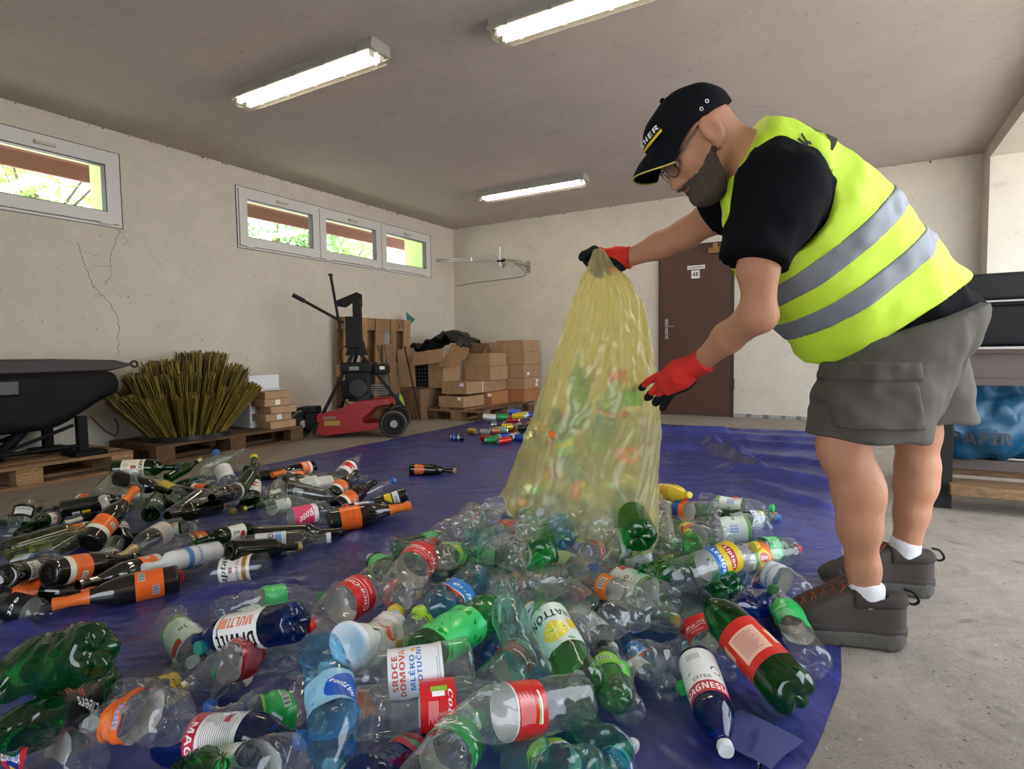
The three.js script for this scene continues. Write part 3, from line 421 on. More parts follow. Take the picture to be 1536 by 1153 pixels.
// steel bench at the edge of the neighbouring bay, with bins, and recycling bags below
{
  const zF = 3.62, t = thing('steel_bench', 'rusty steel bench frame with wooden shelf behind the man', 'bench', [6.4, 0, zF - 0.4]);
  part('beam_front', merge([at(box(2.2, 0.022, 0.12, 0.002), 0.1, 0.765, 0.34), at(box(2.2, 0.13, 0.012), 0.1, 0.69, 0.36), at(box(2.2, 0.03, 0.11, 0.002), 0.1, 0.62, 0.34)]), M.rust, t);
  part('top_rail', at(box(2.2, 0.012, 0.13, 0.002), 0.1, 0.777, 0.345), M.dullSteel, t);
  part('beam_rear', at(box(2.2, 0.16, 0.08, 0.002), 0.1, 0.69, -0.4), M.rust, t);
  for (const x of [-0.95, 1.1]) for (const z of [-0.38, 0.3]) part('leg', at(box(0.07, 0.62, 0.07, 0.003), x, 0.31, z), M.ironDark, t);
  part('shelf_board', at(uvBox(2.1, 0.05, 0.2, 0.004), 0.12, 0.105, 0.30), std(lin(0.5, 0.46, 0.42), 0.8, { map: woodTex }), t);
  part('shelf_board', at(uvBox(2.1, 0.04, 0.22, 0.004), 0.12, 0.16, 0.06), M.woodDark, t);
  part('shelf_bar', merge([at(box(2.1, 0.05, 0.05), 0.12, 0.2, 0.16), at(box(0.05, 0.05, 0.7), -0.35, 0.225, -0.02), at(box(0.05, 0.05, 0.7), 0.5, 0.225, -0.02)]), M.rust, t);
  const b = thing('tool_trunk', 'long black trunk standing on the steel bench', 'trunk', [6.45, 0.783, zF - 0.42]);
  part('trunk_body', at(box(2.0, 0.2, 0.5, 0.02), 0, 0.1, 0), M.black, b); const l = part('trunk_lid', at(box(2.04, 0.13, 0.54, 0.02), 0, 0.285, 0), phy({ color: lin(0.009, 0.009, 0.009), roughness: 0.45, specularIntensity: 0.35 }), b);
  part('silver_trim', at(box(2.0, 0.008, 0.01), 0, 0.216, 0.265), M.dullSteel, l);
  const bagMesh = (w, h, d, s) => nets((x, y, z) => smax(ell(x, y, z, [0, h * 0.48, 0], [w, h * 0.58, d]), Math.max(-y, Math.abs(x) - w * 0.9), 0.04) + n3(x * 7 + s, y * 7, z * 7) * 0.022 + n3(x * 18 + s, y * 14, z * 18) * 0.008, [-w - 0.05, -0.03, -d - 0.05], [w + 0.05, h + 0.15, d + 0.05], 0.02);
  const pb = thing('recycling_bag', 'blue recycling bag with black lettering under the bench', 'bag', [5.62, 0.22, zF - 0.30]); part('bag_film', bagMesh(0.25, 0.4, 0.2, 1), std(lin(0.004, 0.06, 0.13), 0.4), pb);
  const yb = thing('recycling_bag', 'yellow recycling bag under the bench', 'bag', [6.08, 0.25, zF - 0.34]); part('bag_film', bagMesh(0.2, 0.4, 0.2, 7), std(lin(0.26, 0.14, 0.006), 0.4), yb);
  const txt = canvasTex(512, 128, (x) => { x.clearRect(0, 0, 512, 128); x.fillStyle = '#04070c'; x.font = 'bold 120px sans-serif'; x.textAlign = 'center'; x.fillText('PAPÍR', 256, 108, 480); });
  const lg = new THREE.PlaneGeometry(0.36, 0.085, 24, 1), lp = lg.attributes.position; for (let i = 0; i < lp.count; i++) lp.setZ(i, 0.212 * Math.sqrt(Math.max(0, 1 - (lp.getX(i) / 0.30) ** 2))); lg.computeVertexNormals();
  part('lettering', lg.translate(-0.03, 0.13, 0.016), new THREE.MeshStandardMaterial({ map: txt, transparent: true, roughness: 0.5 }), pb);
}

// ---------- blue tarpaulin ----------
const tarpY = (x, z) => {
  const e = Math.min(x - 1.4, 5.04 - x, z - 0.95), calm = sstep(Math.min(Math.abs(x - 4.1) < 1.0 && z > 4.4 && z < 6.6 ? 0.35 : 1, 1), 0, 1);
  let h = 0.006 + 0.006 * n2(x * 1.7, z * 1.7) + 0.003 * n2(x * 5, z * 4);
  h += 0.012 * Math.max(0, n2(x * 0.9 + 3, z * 2.4)) * (z < 4 ? 1 : 0.5);
  // long fold ridges
  const ridge = (a, b, w, amp) => { if (a[0] > 3.3 && z < 4.2) amp *= 1.5; const dx = b[0] - a[0], dz = b[1] - a[1], L = Math.hypot(dx, dz), t = ((x - a[0]) * dx + (z - a[1]) * dz) / L / L, d = Math.abs((x - a[0]) * dz - (z - a[1]) * dx) / L + 0.02 * n2(x * 3, z * 3); return t > -0.05 && t < 1.05 ? amp * Math.exp(-(d * d) / (w * w)) * sstep(t, -0.05, 0.1) * (1 - sstep(t, 0.9, 1.05)) : 0; };
  h += ridge([1.9, 5.9], [3.3, 5.2], 0.05, 0.02) + ridge([2.9, 6.35], [3.5, 5.6], 0.04, 0.025) + ridge([2.3, 4.0], [3.3, 3.1], 0.04, 0.012) + ridge([3.4, 1.7], [4.1, 1.35], 0.05, 0.04) + ridge([4.05, 2.2], [4.6, 3.1], 0.06, 0.045) + ridge([3.7, 2.5], [4.2, 2.35], 0.05, 0.03);
  h += ridge([3.0, 1.3], [5.0, 1.15], 0.04, 0.02) + ridge([3.5, 1.75], [5.0, 1.6], 0.05, 0.025) + ridge([4.1, 2.0], [5.0, 2.1], 0.05, 0.03) + ridge([4.2, 2.6], [5.0, 2.75], 0.05, 0.03) + ridge([4.3, 3.1], [5.03, 3.35], 0.05, 0.035) + ridge([4.55, 3.5], [5.0, 3.9], 0.06, 0.03);
  h += ridge([4.72, 5.75], [4.98, 5.9], 0.05, 0.02) + ridge([4.6, 5.85], [5.0, 5.6], 0.04, 0.01);
  if (x > 4.4 && x < 5.3 && z > 4.3) h *= 0.45;
  if ((x > 1.5 && x < 3.2 && z > 4.3 && z < 6.3) || (x > 3.5 && x < 4.9 && z > 4.1 && z < 6.5)) h = Math.min(h, 0.007);
  return Math.max(0.003, h * sstep(e, -0.02, 0.12) + 0.004);
};
{
  const t = thing('tarpaulin', 'large wrinkled blue tarpaulin spread under the bottles', 'tarpaulin', [0, 0, 0]);
  const nx = 240, nz = 400, g = new THREE.PlaneGeometry(3.64, 6.0, nx, nz).rotateX(-Math.PI / 2), p = g.attributes.position, uv = g.attributes.uv;
  for (let i = 0; i < p.count; i++) {
    let x = p.getX(i) + 3.22, z = p.getZ(i) + 3.95; const u = (x - 1.4) / 3.64;
    if (u > 0.97) x += 0.012 * n2(z * 2.2, 4) - 0.05 * sstep(z, 5.45, 5.9) * (u - 0.9) * 10; if (u < 0.03) x += 0.02 * n2(z * 1.5, 9); if (z < 1.05) z += 0.05 * n2(x * 1.2, 2);
    p.setXYZ(i, x, tarpY(x, z), z); uv.setXY(i, x, z);
  }
  g.computeVertexNormals();
  const tarpTex = dataTex(1024, 1024, (u, v) => { const w = Math.sin(u * Math.PI * 2 * 128) * 0.02 + Math.sin(v * Math.PI * 2 * 128) * 0.02, d = tn(u, v, 6) * 0.05 + tn(u, v, 26, 3) * 0.04; const gr = clamp((tn(u, v, 5, 15) - 0.3) * 0.6, 0, 0.22) * (0.6 + 0.4 * tn(u, v, 40, 6)); const k = 1 + w + d * 2; return [lerp(0.195 * k, 0.38, gr), lerp(0.215 * k, 0.38, gr), lerp(0.47 * k, 0.45, gr)]; });
  const tarpBump = dataTex(512, 512, (u, v) => { const a = 0.5 + 0.16 * tn(u, v, 9) + 0.14 * Math.abs(tn(u, v, 15, 5)) + 0.10 * tn(u, v, 40, 3); return [a, a, a]; }, false);
  part('sheet', g, new THREE.MeshStandardMaterial({ map: rep(tarpTex, 0.5, 0.5), bumpMap: rep(tarpBump, 0.5, 0.5), bumpScale: 0.02, roughness: 0.34, side: THREE.DoubleSide }), t);
  part('corner_patch', (() => { const q = new THREE.PlaneGeometry(0.13, 0.13, 20, 20).rotateX(-Math.PI / 2), a = q.attributes.position; for (let i = 0; i < a.count; i++) { const x = a.getX(i) * 0.95 - a.getZ(i) * 0.35 + 4.90, z = a.getZ(i) * 0.95 + a.getX(i) * 0.35 + 5.84; a.setXYZ(i, x, tarpY(x, z) + 0.020, z); } q.computeVertexNormals(); return q; })(), new THREE.MeshStandardMaterial({ color: lin(0.05, 0.062, 0.25), roughness: 0.35, bumpMap: rep(clothBump, 3, 3), bumpScale: 0.002, side: THREE.DoubleSide }), t);
}

// ---------- bottle making ----------
const BODY = {
  clear: [lin(0.955, 0.965, 0.965), 0.05], green: [lin(0.055, 0.46, 0.15), 0.06], green2: [lin(0.12, 0.72, 0.30), 0.1], ltgreen: [lin(0.45, 0.80, 0.50), 0.1], tealclear: [lin(0.62, 0.90, 0.86), 0.12], teal: [lin(0.25, 0.70, 0.58), 0.18],
  blue: [lin(0.05, 0.21, 0.66), 0.08], ltblue: [lin(0.42, 0.74, 0.92), 0.1], amber: [lin(0.85, 0.62, 0.03), 0.15], white: [lin(0.8, 0.8, 0.8), 0.35],
  clearglass: [lin(0.90, 0.94, 0.92), 0.03], ggreen: [lin(0.07, 0.30, 0.07), 0.04], dgreen: [lin(0.03, 0.07, 0.012), 0.04], olive: [lin(0.55, 0.60, 0.32), 0.05], brown: [lin(0.07, 0.022, 0.006), 0.05], black: [lin(0.010, 0.009, 0.007), 0.06], whiteglass: [lin(0.75, 0.76, 0.78), 0.2],
};
const bodyM = {};
for (const [k, [c, r]] of Object.entries(BODY)) {
  const solid = ['white', 'black', 'whiteglass', 'amber'].includes(k);
  bodyM[k] = solid ? phy({ color: c, roughness: r, clearcoat: 0.6, clearcoatRoughness: 0.05 }) : phy({ color: c, roughness: r, transmission: k.includes('glass') || ['ggreen', 'dgreen', 'brown', 'olive'].includes(k) ? 0.975 : 0.97, ior: 1.55, specularIntensity: 1 });
}
const CAP = { white: lin(0.72, 0.73, 0.74), blue: lin(0.03, 0.16, 0.55), red: lin(0.62, 0.02, 0.015), green: lin(0.03, 0.42, 0.10), dkgreen: lin(0.02, 0.18, 0.05), teal: lin(0.05, 0.38, 0.33), yellow: lin(0.78, 0.58, 0.03), orangecap: lin(0.85, 0.17, 0.02), dark: lin(0.02, 0.022, 0.04), lime: lin(0.42, 0.62, 0.04), gold: lin(0.55, 0.40, 0.14), orangefoil: lin(0.80, 0.17, 0.02), foil: lin(0.6, 0.6, 0.6), goldfoil: lin(0.5, 0.42, 0.22), cork: lin(0.42, 0.25, 0.12) };
const capM = Object.fromEntries(Object.entries(CAP).map(([k, c]) => [k, std(c, k.includes('foil') || k === 'gold' ? 0.35 : 0.45, { metalness: ['foil', 'goldfoil', 'gold'].includes(k) ? 0.6 : 0 })]));
// profiles: [height, radius] as shares of length and radius; label band from, to
const PROF = {
  s2: { p: [[0, 0.55], [0.015, 0.8], [0.05, 0.98], [0.12, 1], [0.38, 1], [0.40, 0.985], [0.64, 0.985], [0.66, 1], [0.72, 0.97], [0.80, 0.78], [0.87, 0.5], [0.91, 0.31], [0.925, 0.27], [0.93, 0.32], [0.94, 0.27], [1, 0.26]], band: [0.40, 0.63], neck: 0.945, petal: 1 },
  s15: { p: [[0, 0.55], [0.015, 0.8], [0.05, 0.98], [0.1, 1], [0.36, 1], [0.375, 0.975], [0.62, 0.975], [0.64, 1], [0.70, 0.96], [0.79, 0.72], [0.86, 0.46], [0.905, 0.33], [0.92, 0.30], [0.925, 0.37], [0.935, 0.30], [1, 0.29]], band: [0.40, 0.60], neck: 0.94, petal: 1 },
  w15: { p: [[0, 0.6], [0.015, 0.9], [0.04, 1], [0.09, 0.95], [0.14, 1], [0.19, 0.95], [0.24, 1], [0.29, 0.95], [0.34, 1], [0.36, 0.97], [0.58, 0.97], [0.60, 1], [0.65, 0.95], [0.70, 1], [0.75, 0.93], [0.82, 0.7], [0.88, 0.42], [0.92, 0.31], [0.93, 0.37], [0.94, 0.31], [1, 0.30]], band: [0.38, 0.56], neck: 0.945, petal: 0.5 },
  mk: { p: [[0, 0.8], [0.02, 0.95], [0.05, 1], [0.16, 1], [0.18, 0.97], [0.70, 0.97], [0.73, 1], [0.80, 0.85], [0.87, 0.55], [0.90, 0.42], [0.92, 0.46], [0.94, 0.40], [1, 0.40]], band: [0.24, 0.66], neck: 0.94, petal: 0 },
  wi: { p: [[0, 0.6], [0.01, 0.95], [0.03, 1], [0.55, 1], [0.60, 0.97], [0.66, 0.78], [0.71, 0.50], [0.76, 0.385], [0.96, 0.36], [0.965, 0.42], [1, 0.41]], band: [0.12, 0.42], neck: 0.80, petal: 0 },
  sk: { p: [[0, 0.6], [0.01, 0.95], [0.03, 1], [0.46, 1], [0.55, 0.93], [0.63, 0.76], [0.71, 0.54], [0.79, 0.38], [0.93, 0.32], [0.94, 0.38], [1, 0.36]], band: [0.14, 0.38], neck: 0.76, petal: 0 },
  vo: { p: [[0, 0.7], [0.01, 0.96], [0.03, 1], [0.66, 1], [0.71, 0.93], [0.76, 0.62], [0.80, 0.42], [0.93, 0.37], [0.94, 0.42], [1, 0.41]], band: [0.2, 0.52], neck: 0.88, petal: 0 },
  wh: { p: [[0, 0.7], [0.01, 0.96], [0.03, 1], [0.58, 1], [0.64, 0.96], [0.71, 0.7], [0.76, 0.45], [0.79, 0.37], [0.93, 0.34], [0.94, 0.40], [1, 0.39]], band: [0.16, 0.5], neck: 0.86, petal: 0 },
  be: { p: [[0, 0.7], [0.01, 0.96], [0.03, 1], [0.56, 1], [0.64, 0.9], [0.72, 0.62], [0.79, 0.45], [0.95, 0.42], [0.96, 0.47], [1, 0.46]], band: [0.16, 0.46], neck: 0.93, petal: 0 },
  jr: { p: [[0, 0.75], [0.02, 0.97], [0.05, 1], [0.72, 1], [0.80, 0.9], [0.85, 0.78], [0.88, 0.82], [1, 0.8]], band: [0.2, 0.6], neck: 0.87, petal: 0 },
};
PROF.s1 = PROF.s05 = PROF.w05 = PROF.s15;
const DIMS = { s2: [0.335, 0.054], s15: [0.325, 0.046], s1: [0.285, 0.042], s05: [0.232, 0.034], w15: [0.32, 0.044], w05: [0.22, 0.032], mk: [0.25, 0.048], wi: [0.30, 0.038], sk: [0.31, 0.044], vo: [0.29, 0.038], wh: [0.31, 0.046], jr: [0.15, 0.04], be: [0.235, 0.031] };
function profAt(p, t) { for (let i = 1; i < p.length; i++) if (t <= p[i][0]) return lerp(p[i - 1][1], p[i][1], (t - p[i - 1][0]) / (p[i][0] - p[i - 1][0])); return p[p.length - 1][1]; }
// deformation of crushed bottles, shared by the body and its label
function crush(seed, c, L, R) {
  const q = rngOf(seed * 7919 + 5), ph = q() * 6.28, fl = c * (0.25 + 0.45 * q()), tw = (q() - 0.5) * c * 1.6, bend = (q() - 0.5) * c * 0.10, k = q() * 50, amp = R * (0.02 + 0.30 * c);
  return (x, y, z) => {
    const t = y / L, m = sstep(t, 0.0, 0.2) * (1 - sstep(t, 0.72, 0.9)), a = ph + tw * t * 2;
    let ca = Math.cos(a), sa = Math.sin(a), u = x * ca + z * sa, w = -x * sa + z * ca;
    const s = 1 - fl * m * (0.7 + 0.3 * Math.sin(t * 9 + k)); u *= s; w *= 1 + (1 - s) * 0.45;
    x = u * ca - w * sa; z = u * sa + w * ca;
    if (c > 0.02) { const d = (n3(x / R * 0.9 + k, t * 7, z / R * 0.9) * 0.6 + Math.abs(n3(x / R * 1.8 - k, t * 13, z / R * 1.8)) * -0.55) * amp * m, r = Math.hypot(x, z) + 1e-5; x += x / r * d; z += z / r * d; }
    return [x + bend * Math.sin(t * Math.PI), y, z];
  };
}
function ringGeo(L, R, prof, t0, t1, rows, seg, grow, def, petal, closed) {
  const P = [], U = [], I = [], hs = [];
  if (rows) for (let i = 0; i <= rows; i++) hs.push(lerp(t0, t1, i / rows)); else { for (const [h] of prof) hs.push(h); const ex = []; for (let i = 1; i < hs.length; i++) { ex.push(hs[i - 1]); const n = Math.ceil((hs[i] - hs[i - 1]) / 0.035); for (let j = 1; j < n; j++) ex.push(lerp(hs[i - 1], hs[i], j / n)); } ex.push(1); hs.length = 0; hs.push(...ex); }
  const put = (x, y, z, u, v) => { const q = def(x, y, z); P.push(...q); U.push(u, v); };
  if (closed) for (let k = 0; k <= seg; k++) put(0, L * 0.045, 0, k / seg, 0);
  for (const t of hs) for (let k = 0; k <= seg; k++) {
    const a = (k / seg) * Math.PI * 2 + Math.PI; let r = profAt(prof, t) * R + grow, y = t * L;
    if (petal && t < 0.07) { const s = Math.cos(a * 5) * 0.5 + 0.5; r *= 1 - 0.16 * petal * s * (1 - t / 0.07); y += petal * 0.035 * L * s * s * (1 - t / 0.07); }
    put(Math.sin(a) * r, y, Math.cos(a) * r, k / seg, (t - t0) / (t1 - t0));
  }
  const n = seg + 1, rowsN = P.length / 3 / n;
  for (let j = 0; j + 1 < rowsN; j++) for (let k = 0; k < seg; k++) { const a = j * n + k; I.push(a, a + 1, a + n, a + 1, a + n + 1, a + n); }
  const g = new THREE.BufferGeometry(); g.setAttribute('position', new THREE.Float32BufferAttribute(P, 3)); g.setAttribute('uv', new THREE.Float32BufferAttribute(U, 2)); g.setIndex(I); g.computeVertexNormals();
  const nn = g.attributes.normal; for (let j = 0; j < rowsN; j++) { const a = j * n, b = a + seg, v = V(nn.getX(a) + nn.getX(b), nn.getY(a) + nn.getY(b), nn.getZ(a) + nn.getZ(b)).normalize(); nn.setXYZ(a, v.x, v.y, v.z); nn.setXYZ(b, v.x, v.y, v.z); }
  return g;
}
// label atlas: 8 x 8 cells of 256 x 256; a cell wraps once round a bottle (u) and along it (v)
const LAB = {};
const atlasC = document.createElement('canvas'); atlasC.width = atlasC.height = 2048;
{
  const X = atlasC.getContext('2d'); let n = 0;
  const cell = (name, draw) => { const cx = (n % 8) * 256, cy = Math.floor(n / 8) * 256; X.save(); X.beginPath(); X.rect(cx, cy, 256, 256); X.clip(); X.translate(cx, cy); draw(X); X.restore(); LAB[name] = [cx / 2048, 1 - (cy + 256) / 2048]; n++; };
  const bg = (c) => { X.fillStyle = c; X.fillRect(0, 0, 256, 256); };
  const txt = (s, x, y, size, c, o = {}) => { X.save(); X.translate(x, y); X.rotate(o.rot || 0); if (o.flip) X.rotate(Math.PI); X.fillStyle = c; X.font = `${o.style || 'bold'} ${size}px ${o.font || 'sans-serif'}`; X.textAlign = 'center'; X.textBaseline = 'middle'; X.fillText(s, 0, 0, o.max || 240); X.restore(); };
  const bars = (x, y, w, h, c = '#222', b = '#f3f3f0') => { X.fillStyle = b; X.fillRect(x, y, w, h); X.fillStyle = c; for (let i = 0; i < w - 6; i += 5) X.fillRect(x + 3 + i, y + 4, 1.6 + (i * 7 % 3), h - 8); };
  const lines = (x, y, w, n2_, c, st = 9) => { X.fillStyle = c; for (let i = 0; i < n2_; i++) X.fillRect(x, y + i * st, w * (0.7 + 0.3 * ((i * 37 % 10) / 10)), 3); };
  cell('coke', () => { bg('#d8161d'); txt('Coca-Cola', 128, 110, 62, '#fff', { font: 'serif', style: 'italic bold', max: 190 }); X.strokeStyle = '#fff'; X.lineWidth = 7; X.beginPath(); X.moveTo(30, 160); X.bezierCurveTo(90, 130, 150, 190, 226, 150); X.stroke(); lines(90, 196, 80, 3, '#ffd9d9'); });
  cell('coke15', () => { bg('#dc1820'); txt('1.5 L', 202, 62, 24, '#fff'); txt('Cola', 128, 40, 44, '#fff', { font: 'serif', style: 'italic bold' }); X.fillStyle = '#8fc63f'; X.fillRect(70, 60, 18, 120); X.fillStyle = '#fff'; X.fillRect(88, 80, 16, 90); lines(116, 130, 70, 8, '#ffe3e3'); });
  cell('cokeback', () => { bg('#a8141b'); lines(60, 40, 120, 17, '#e9b9b9', 11); txt('Coca-Cola', 205, 128, 30, '#f2dada', { rot: Math.PI / 2, font: 'serif', style: 'italic bold' }); });
  cell('cokeback2', () => { bg('#d21b22'); lines(84, 30, 96, 12, '#ffd7d7', 10); X.fillStyle = '#9bd04e'; X.fillRect(80, 176, 70, 16); X.fillStyle = '#fff'; X.fillRect(80, 194, 96, 14); X.fillStyle = '#e9e9e9'; X.fillRect(0, 0, 256, 14); });
  cell('cheers', () => { bg('#15100f'); txt('Cheers', 105, 150, 52, '#fff', { rot: -1.2 }); txt('Ron', 175, 110, 50, '#c92a24', { rot: -1.1, font: 'serif', style: 'italic bold' }); X.fillStyle = '#d4331f'; X.fillRect(30, 30, 30, 60); });
  cell('paleblue', () => { bg('#b9dbe2'); lines(60, 60, 120, 10, '#39777f', 12); });
  cell('rybilla', () => { bg('#1b2f86'); X.fillStyle = '#c8202c'; X.fillRect(0, 0, 256, 50); X.fillRect(40, 200, 120, 56); X.fillStyle = '#f2cf2b'; X.fillRect(40, 60, 24, 150); X.fillRect(200, 50, 22, 130); txt('RYBILLA', 95, 130, 40, '#fff', { rot: Math.PI / 2, max: 150 }); X.fillStyle = '#d9232d'; X.beginPath(); X.ellipse(140, 130, 30, 22, 0, 0, 7); X.fill(); bars(80, 4, 110, 44); });
  cell('riz', () => { bg('#f3d736'); txt('RIZ', 120, 190, 54, '#c7241f'); X.strokeStyle = '#6d4a12'; X.lineWidth = 6; X.beginPath(); X.arc(130, 90, 34, 0, 5); X.stroke(); });
  cell('orange', () => { bg('#ee6a1d'); lines(60, 40, 110, 11, '#ffb98a', 11); bars(100, 180, 80, 54, '#5b6aa8', '#cdd3ea'); });
  cell('magback', () => { bg('#e9e7e6'); X.fillStyle = '#c21f36'; X.fillRect(0, 196, 256, 60); txt('MAG', 128, 226, 46, '#fff'); lines(60, 30, 130, 14, '#8a6a70', 11); X.fillStyle = '#c9d36a'; X.fillRect(180, 100, 50, 60); X.fillStyle = '#b3253a'; X.fillRect(40, 60, 40, 30); });
  cell('whiteorange', () => { bg('#ece9e6'); X.fillStyle = '#e0652a'; X.fillRect(0, 0, 256, 10); X.beginPath(); X.arc(128, 130, 50, 0, 7); X.fill(); X.strokeStyle = '#fff'; X.lineWidth = 10; X.beginPath(); X.arc(128, 130, 24, 0.6, 5.6); X.stroke(); txt('TI', 215, 130, 40, '#222', { rot: 1.57 }); });
  cell('greenlab', () => { bg('#3fc96a'); lines(60, 40, 130, 15, '#86e7a2', 12); });
  cell('whiteyellow', () => { bg('#dcecea'); X.fillStyle = '#e6e04a'; X.fillRect(80, 60, 80, 60); lines(60, 150, 120, 6, '#4c8f86', 12); });
  cell('drwitt', () => { bg('#eeece8'); txt('DrWitt', 96, 128, 84, '#111', { max: 230, rot: -Math.PI / 2 }); txt('MULTI', 170, 150, 56, '#e5673f', { rot: -Math.PI / 2, max: 150 }); X.fillStyle = '#f2a07b'; X.fillRect(150, 20, 40, 50); });
  cell('natura', () => { bg('#8fc4e2'); X.fillStyle = '#0a57c0'; X.beginPath(); X.moveTo(20, 20); X.bezierCurveTo(140, 0, 170, 60, 150, 130); X.bezierCurveTo(140, 200, 60, 250, 20, 200); X.fill(); txt('NATURA', 92, 110, 34, '#e9f4ff', { rot: 0.9 }); txt('1,5', 205, 60, 30, '#0a4aa6'); lines(178, 110, 60, 6, '#2f78c4', 12); });
  cell('fruit', () => { bg('#efe9e4'); X.fillStyle = '#e25b3a'; X.beginPath(); X.ellipse(90, 120, 60, 30, 0.6, 0, 7); X.fill(); X.fillStyle = '#a9c84b'; X.fillRect(20, 190, 120, 26); X.fillStyle = '#f0c35a'; X.fillRect(150, 60, 70, 60); });
  cell('vgreen', () => { bg('#1fae4a'); txt('V', 110, 110, 110, '#fff'); X.fillStyle = '#b9d23c'; X.fillRect(0, 0, 256, 24); bars(150, 170, 70, 60); });
  cell('milk', () => { bg('#eceef2'); txt('SRDCE', 128, 34, 36, '#d4463a', { max: 150 }); txt('DOMOVA', 128, 68, 36, '#d4463a', { max: 160 }); txt('MLÉKO', 124, 112, 32, '#3a72c4'); txt('POLOTUČNÉ', 128, 146, 30, '#3a72c4', { max: 170 }); X.fillStyle = '#2f66c0'; X.fillRect(232, 10, 14, 230); X.fillStyle = '#e8a91e'; X.beginPath(); X.arc(200, 120, 10, 0, 7); X.fill(); lines(30, 226, 190, 2, '#9aa', 10); });
  cell('sprite', () => { bg('#0f9a48'); txt('Sprite', 128, 128, 84, '#fff', { style: 'italic bold', rot: 0.15, max: 200 }); lines(30, 210, 90, 3, '#bfe8cc'); });
  cell('mattoni', () => { bg('#dcebe4'); txt('MATTONI', 128, 66, 56, '#1c2a20', { max: 220, flip: 1 }); X.fillStyle = '#f2e13c'; X.beginPath(); X.arc(128, 168, 54, 0, 7); X.fill(); X.strokeStyle = '#fbf6b0'; X.lineWidth = 5; for (let i = 0; i < 8; i++) { X.beginPath(); X.moveTo(128, 168); X.lineTo(128 + 46 * Math.cos(i * 0.785), 168 + 46 * Math.sin(i * 0.785)); X.stroke(); } X.fillStyle = '#ecc928'; X.fillRect(190, 110, 66, 60); });
  cell('redbar', () => { bg('#bf1c20'); bars(80, 30, 90, 50); txt('C', 180, 150, 60, '#fff', { rot: 1 }); X.fillStyle = '#eee'; X.fillRect(90, 190, 80, 22); lines(70, 110, 80, 5, '#f4c8c8', 12); X.fillStyle = '#e6e3e0'; X.fillRect(0, 0, 256, 16); });
  cell('plaingreen', () => bg('#3ed873'));
  cell('greenbar', () => { bg('#86c83a'); bars(96, 70, 70, 100, '#444', '#dfe6d0'); });
  cell('greenbar2', () => { bg('#63d24b'); bars(130, 70, 60, 100, '#666', '#e4efe0'); });
  cell('magnesia', () => { bg('#f0eeec'); X.fillStyle = '#c22438'; X.fillRect(0, 0, 256, 62); txt('MAGNESIA', 128, 32, 46, '#fff', { flip: 1, max: 210 }); txt('EXTRA', 128, 84, 26, '#888', { flip: 1 }); X.strokeStyle = '#333'; X.lineWidth = 5; X.beginPath(); X.arc(60, 128, 20, 0, 5.4); X.stroke(); X.fillStyle = '#cfcfcd'; X.fillRect(110, 190, 60, 36); });
  cell('bigred', () => { bg('#cf2a22'); X.fillStyle = '#e9c68f'; X.fillRect(80, 60, 110, 150); X.fillStyle = '#e3b3a0'; X.fillRect(86, 66, 98, 138); lines(94, 76, 80, 12, '#b55a4a', 10); X.fillStyle = '#e9c9a0'; X.fillRect(10, 40, 46, 90); X.fillRect(214, 100, 36, 90); txt('2L', 30, 220, 26, '#f4dcc0'); });
  cell('greenright', () => { bg('#22b45c'); txt('soda', 110, 100, 40, '#d6f4e0', { rot: -0.2 }); lines(70, 150, 130, 7, '#bfe9cd', 12); });
  cell('orangebar', () => { bg('#f07826'); bars(110, 70, 70, 120); });
  cell('bar10', () => { bg('#cfd9cf'); bars(50, 60, 60, 90, '#3b6fb0'); txt('10', 150, 120, 44, '#3c5b40'); X.fillStyle = '#6f9a55'; X.fillRect(0, 220, 256, 36); X.fillStyle = '#c0392b'; X.fillRect(190, 10, 60, 46); lines(150, 160, 80, 5, '#6a7f70', 11); });
  cell('lipton', () => { bg('#f5d531'); X.fillStyle = '#1b72c9'; X.fillRect(0, 130, 256, 126); X.fillStyle = '#f3cf2e'; X.beginPath(); X.ellipse(128, 110, 90, 70, 0, 0, 7); X.fill(); X.fillStyle = '#c62128'; X.beginPath(); X.ellipse(128, 92, 76, 34, 0, 0, 7); X.fill(); txt('Lipton', 128, 92, 46, '#fff', { max: 120 }); txt('LEMON', 128, 200, 44, '#fff', { max: 150 }); });
  cell('liptono', () => { bg('#f07a1e'); X.fillStyle = '#3d9a3c'; X.fillRect(0, 0, 256, 60); X.fillStyle = '#f3cf2e'; X.beginPath(); X.ellipse(118, 128, 60, 80, 0, 0, 7); X.fill(); X.fillStyle = '#c62128'; X.beginPath(); X.ellipse(118, 128, 30, 70, 0, 0, 7); X.fill(); txt('Lipton', 118, 128, 36, '#fff', { rot: 1.57, max: 110 }); });
  cell('liptono2', () => { bg('#e9611c'); X.fillStyle = '#f3d02e'; X.fillRect(0, 130, 256, 80); X.fillStyle = '#c62128'; X.fillRect(90, 140, 80, 50); X.fillStyle = '#4aa53d'; X.fillRect(0, 210, 256, 46); });
  cell('esence', () => { bg('#e8ebee'); txt('esence', 128, 84, 58, '#2f4f9a', { max: 200 }); txt('NATURAL', 128, 124, 24, '#556'); X.fillStyle = '#f0dd45'; X.beginPath(); X.ellipse(128, 28, 70, 26, 0, 0, 7); X.fill(); txt('perlivá', 128, 190, 50, '#5f8fd0', { max: 180 }); });
  cell('yellowlab', () => { bg('#eabd16'); txt('a', 128, 128, 60, '#b3470f'); });
  cell('blueorange', () => { bg('#174aa8'); X.fillStyle = '#f1661f'; X.fillRect(0, 150, 256, 106); X.fillStyle = '#7db13e'; X.fillRect(0, 0, 256, 34); });
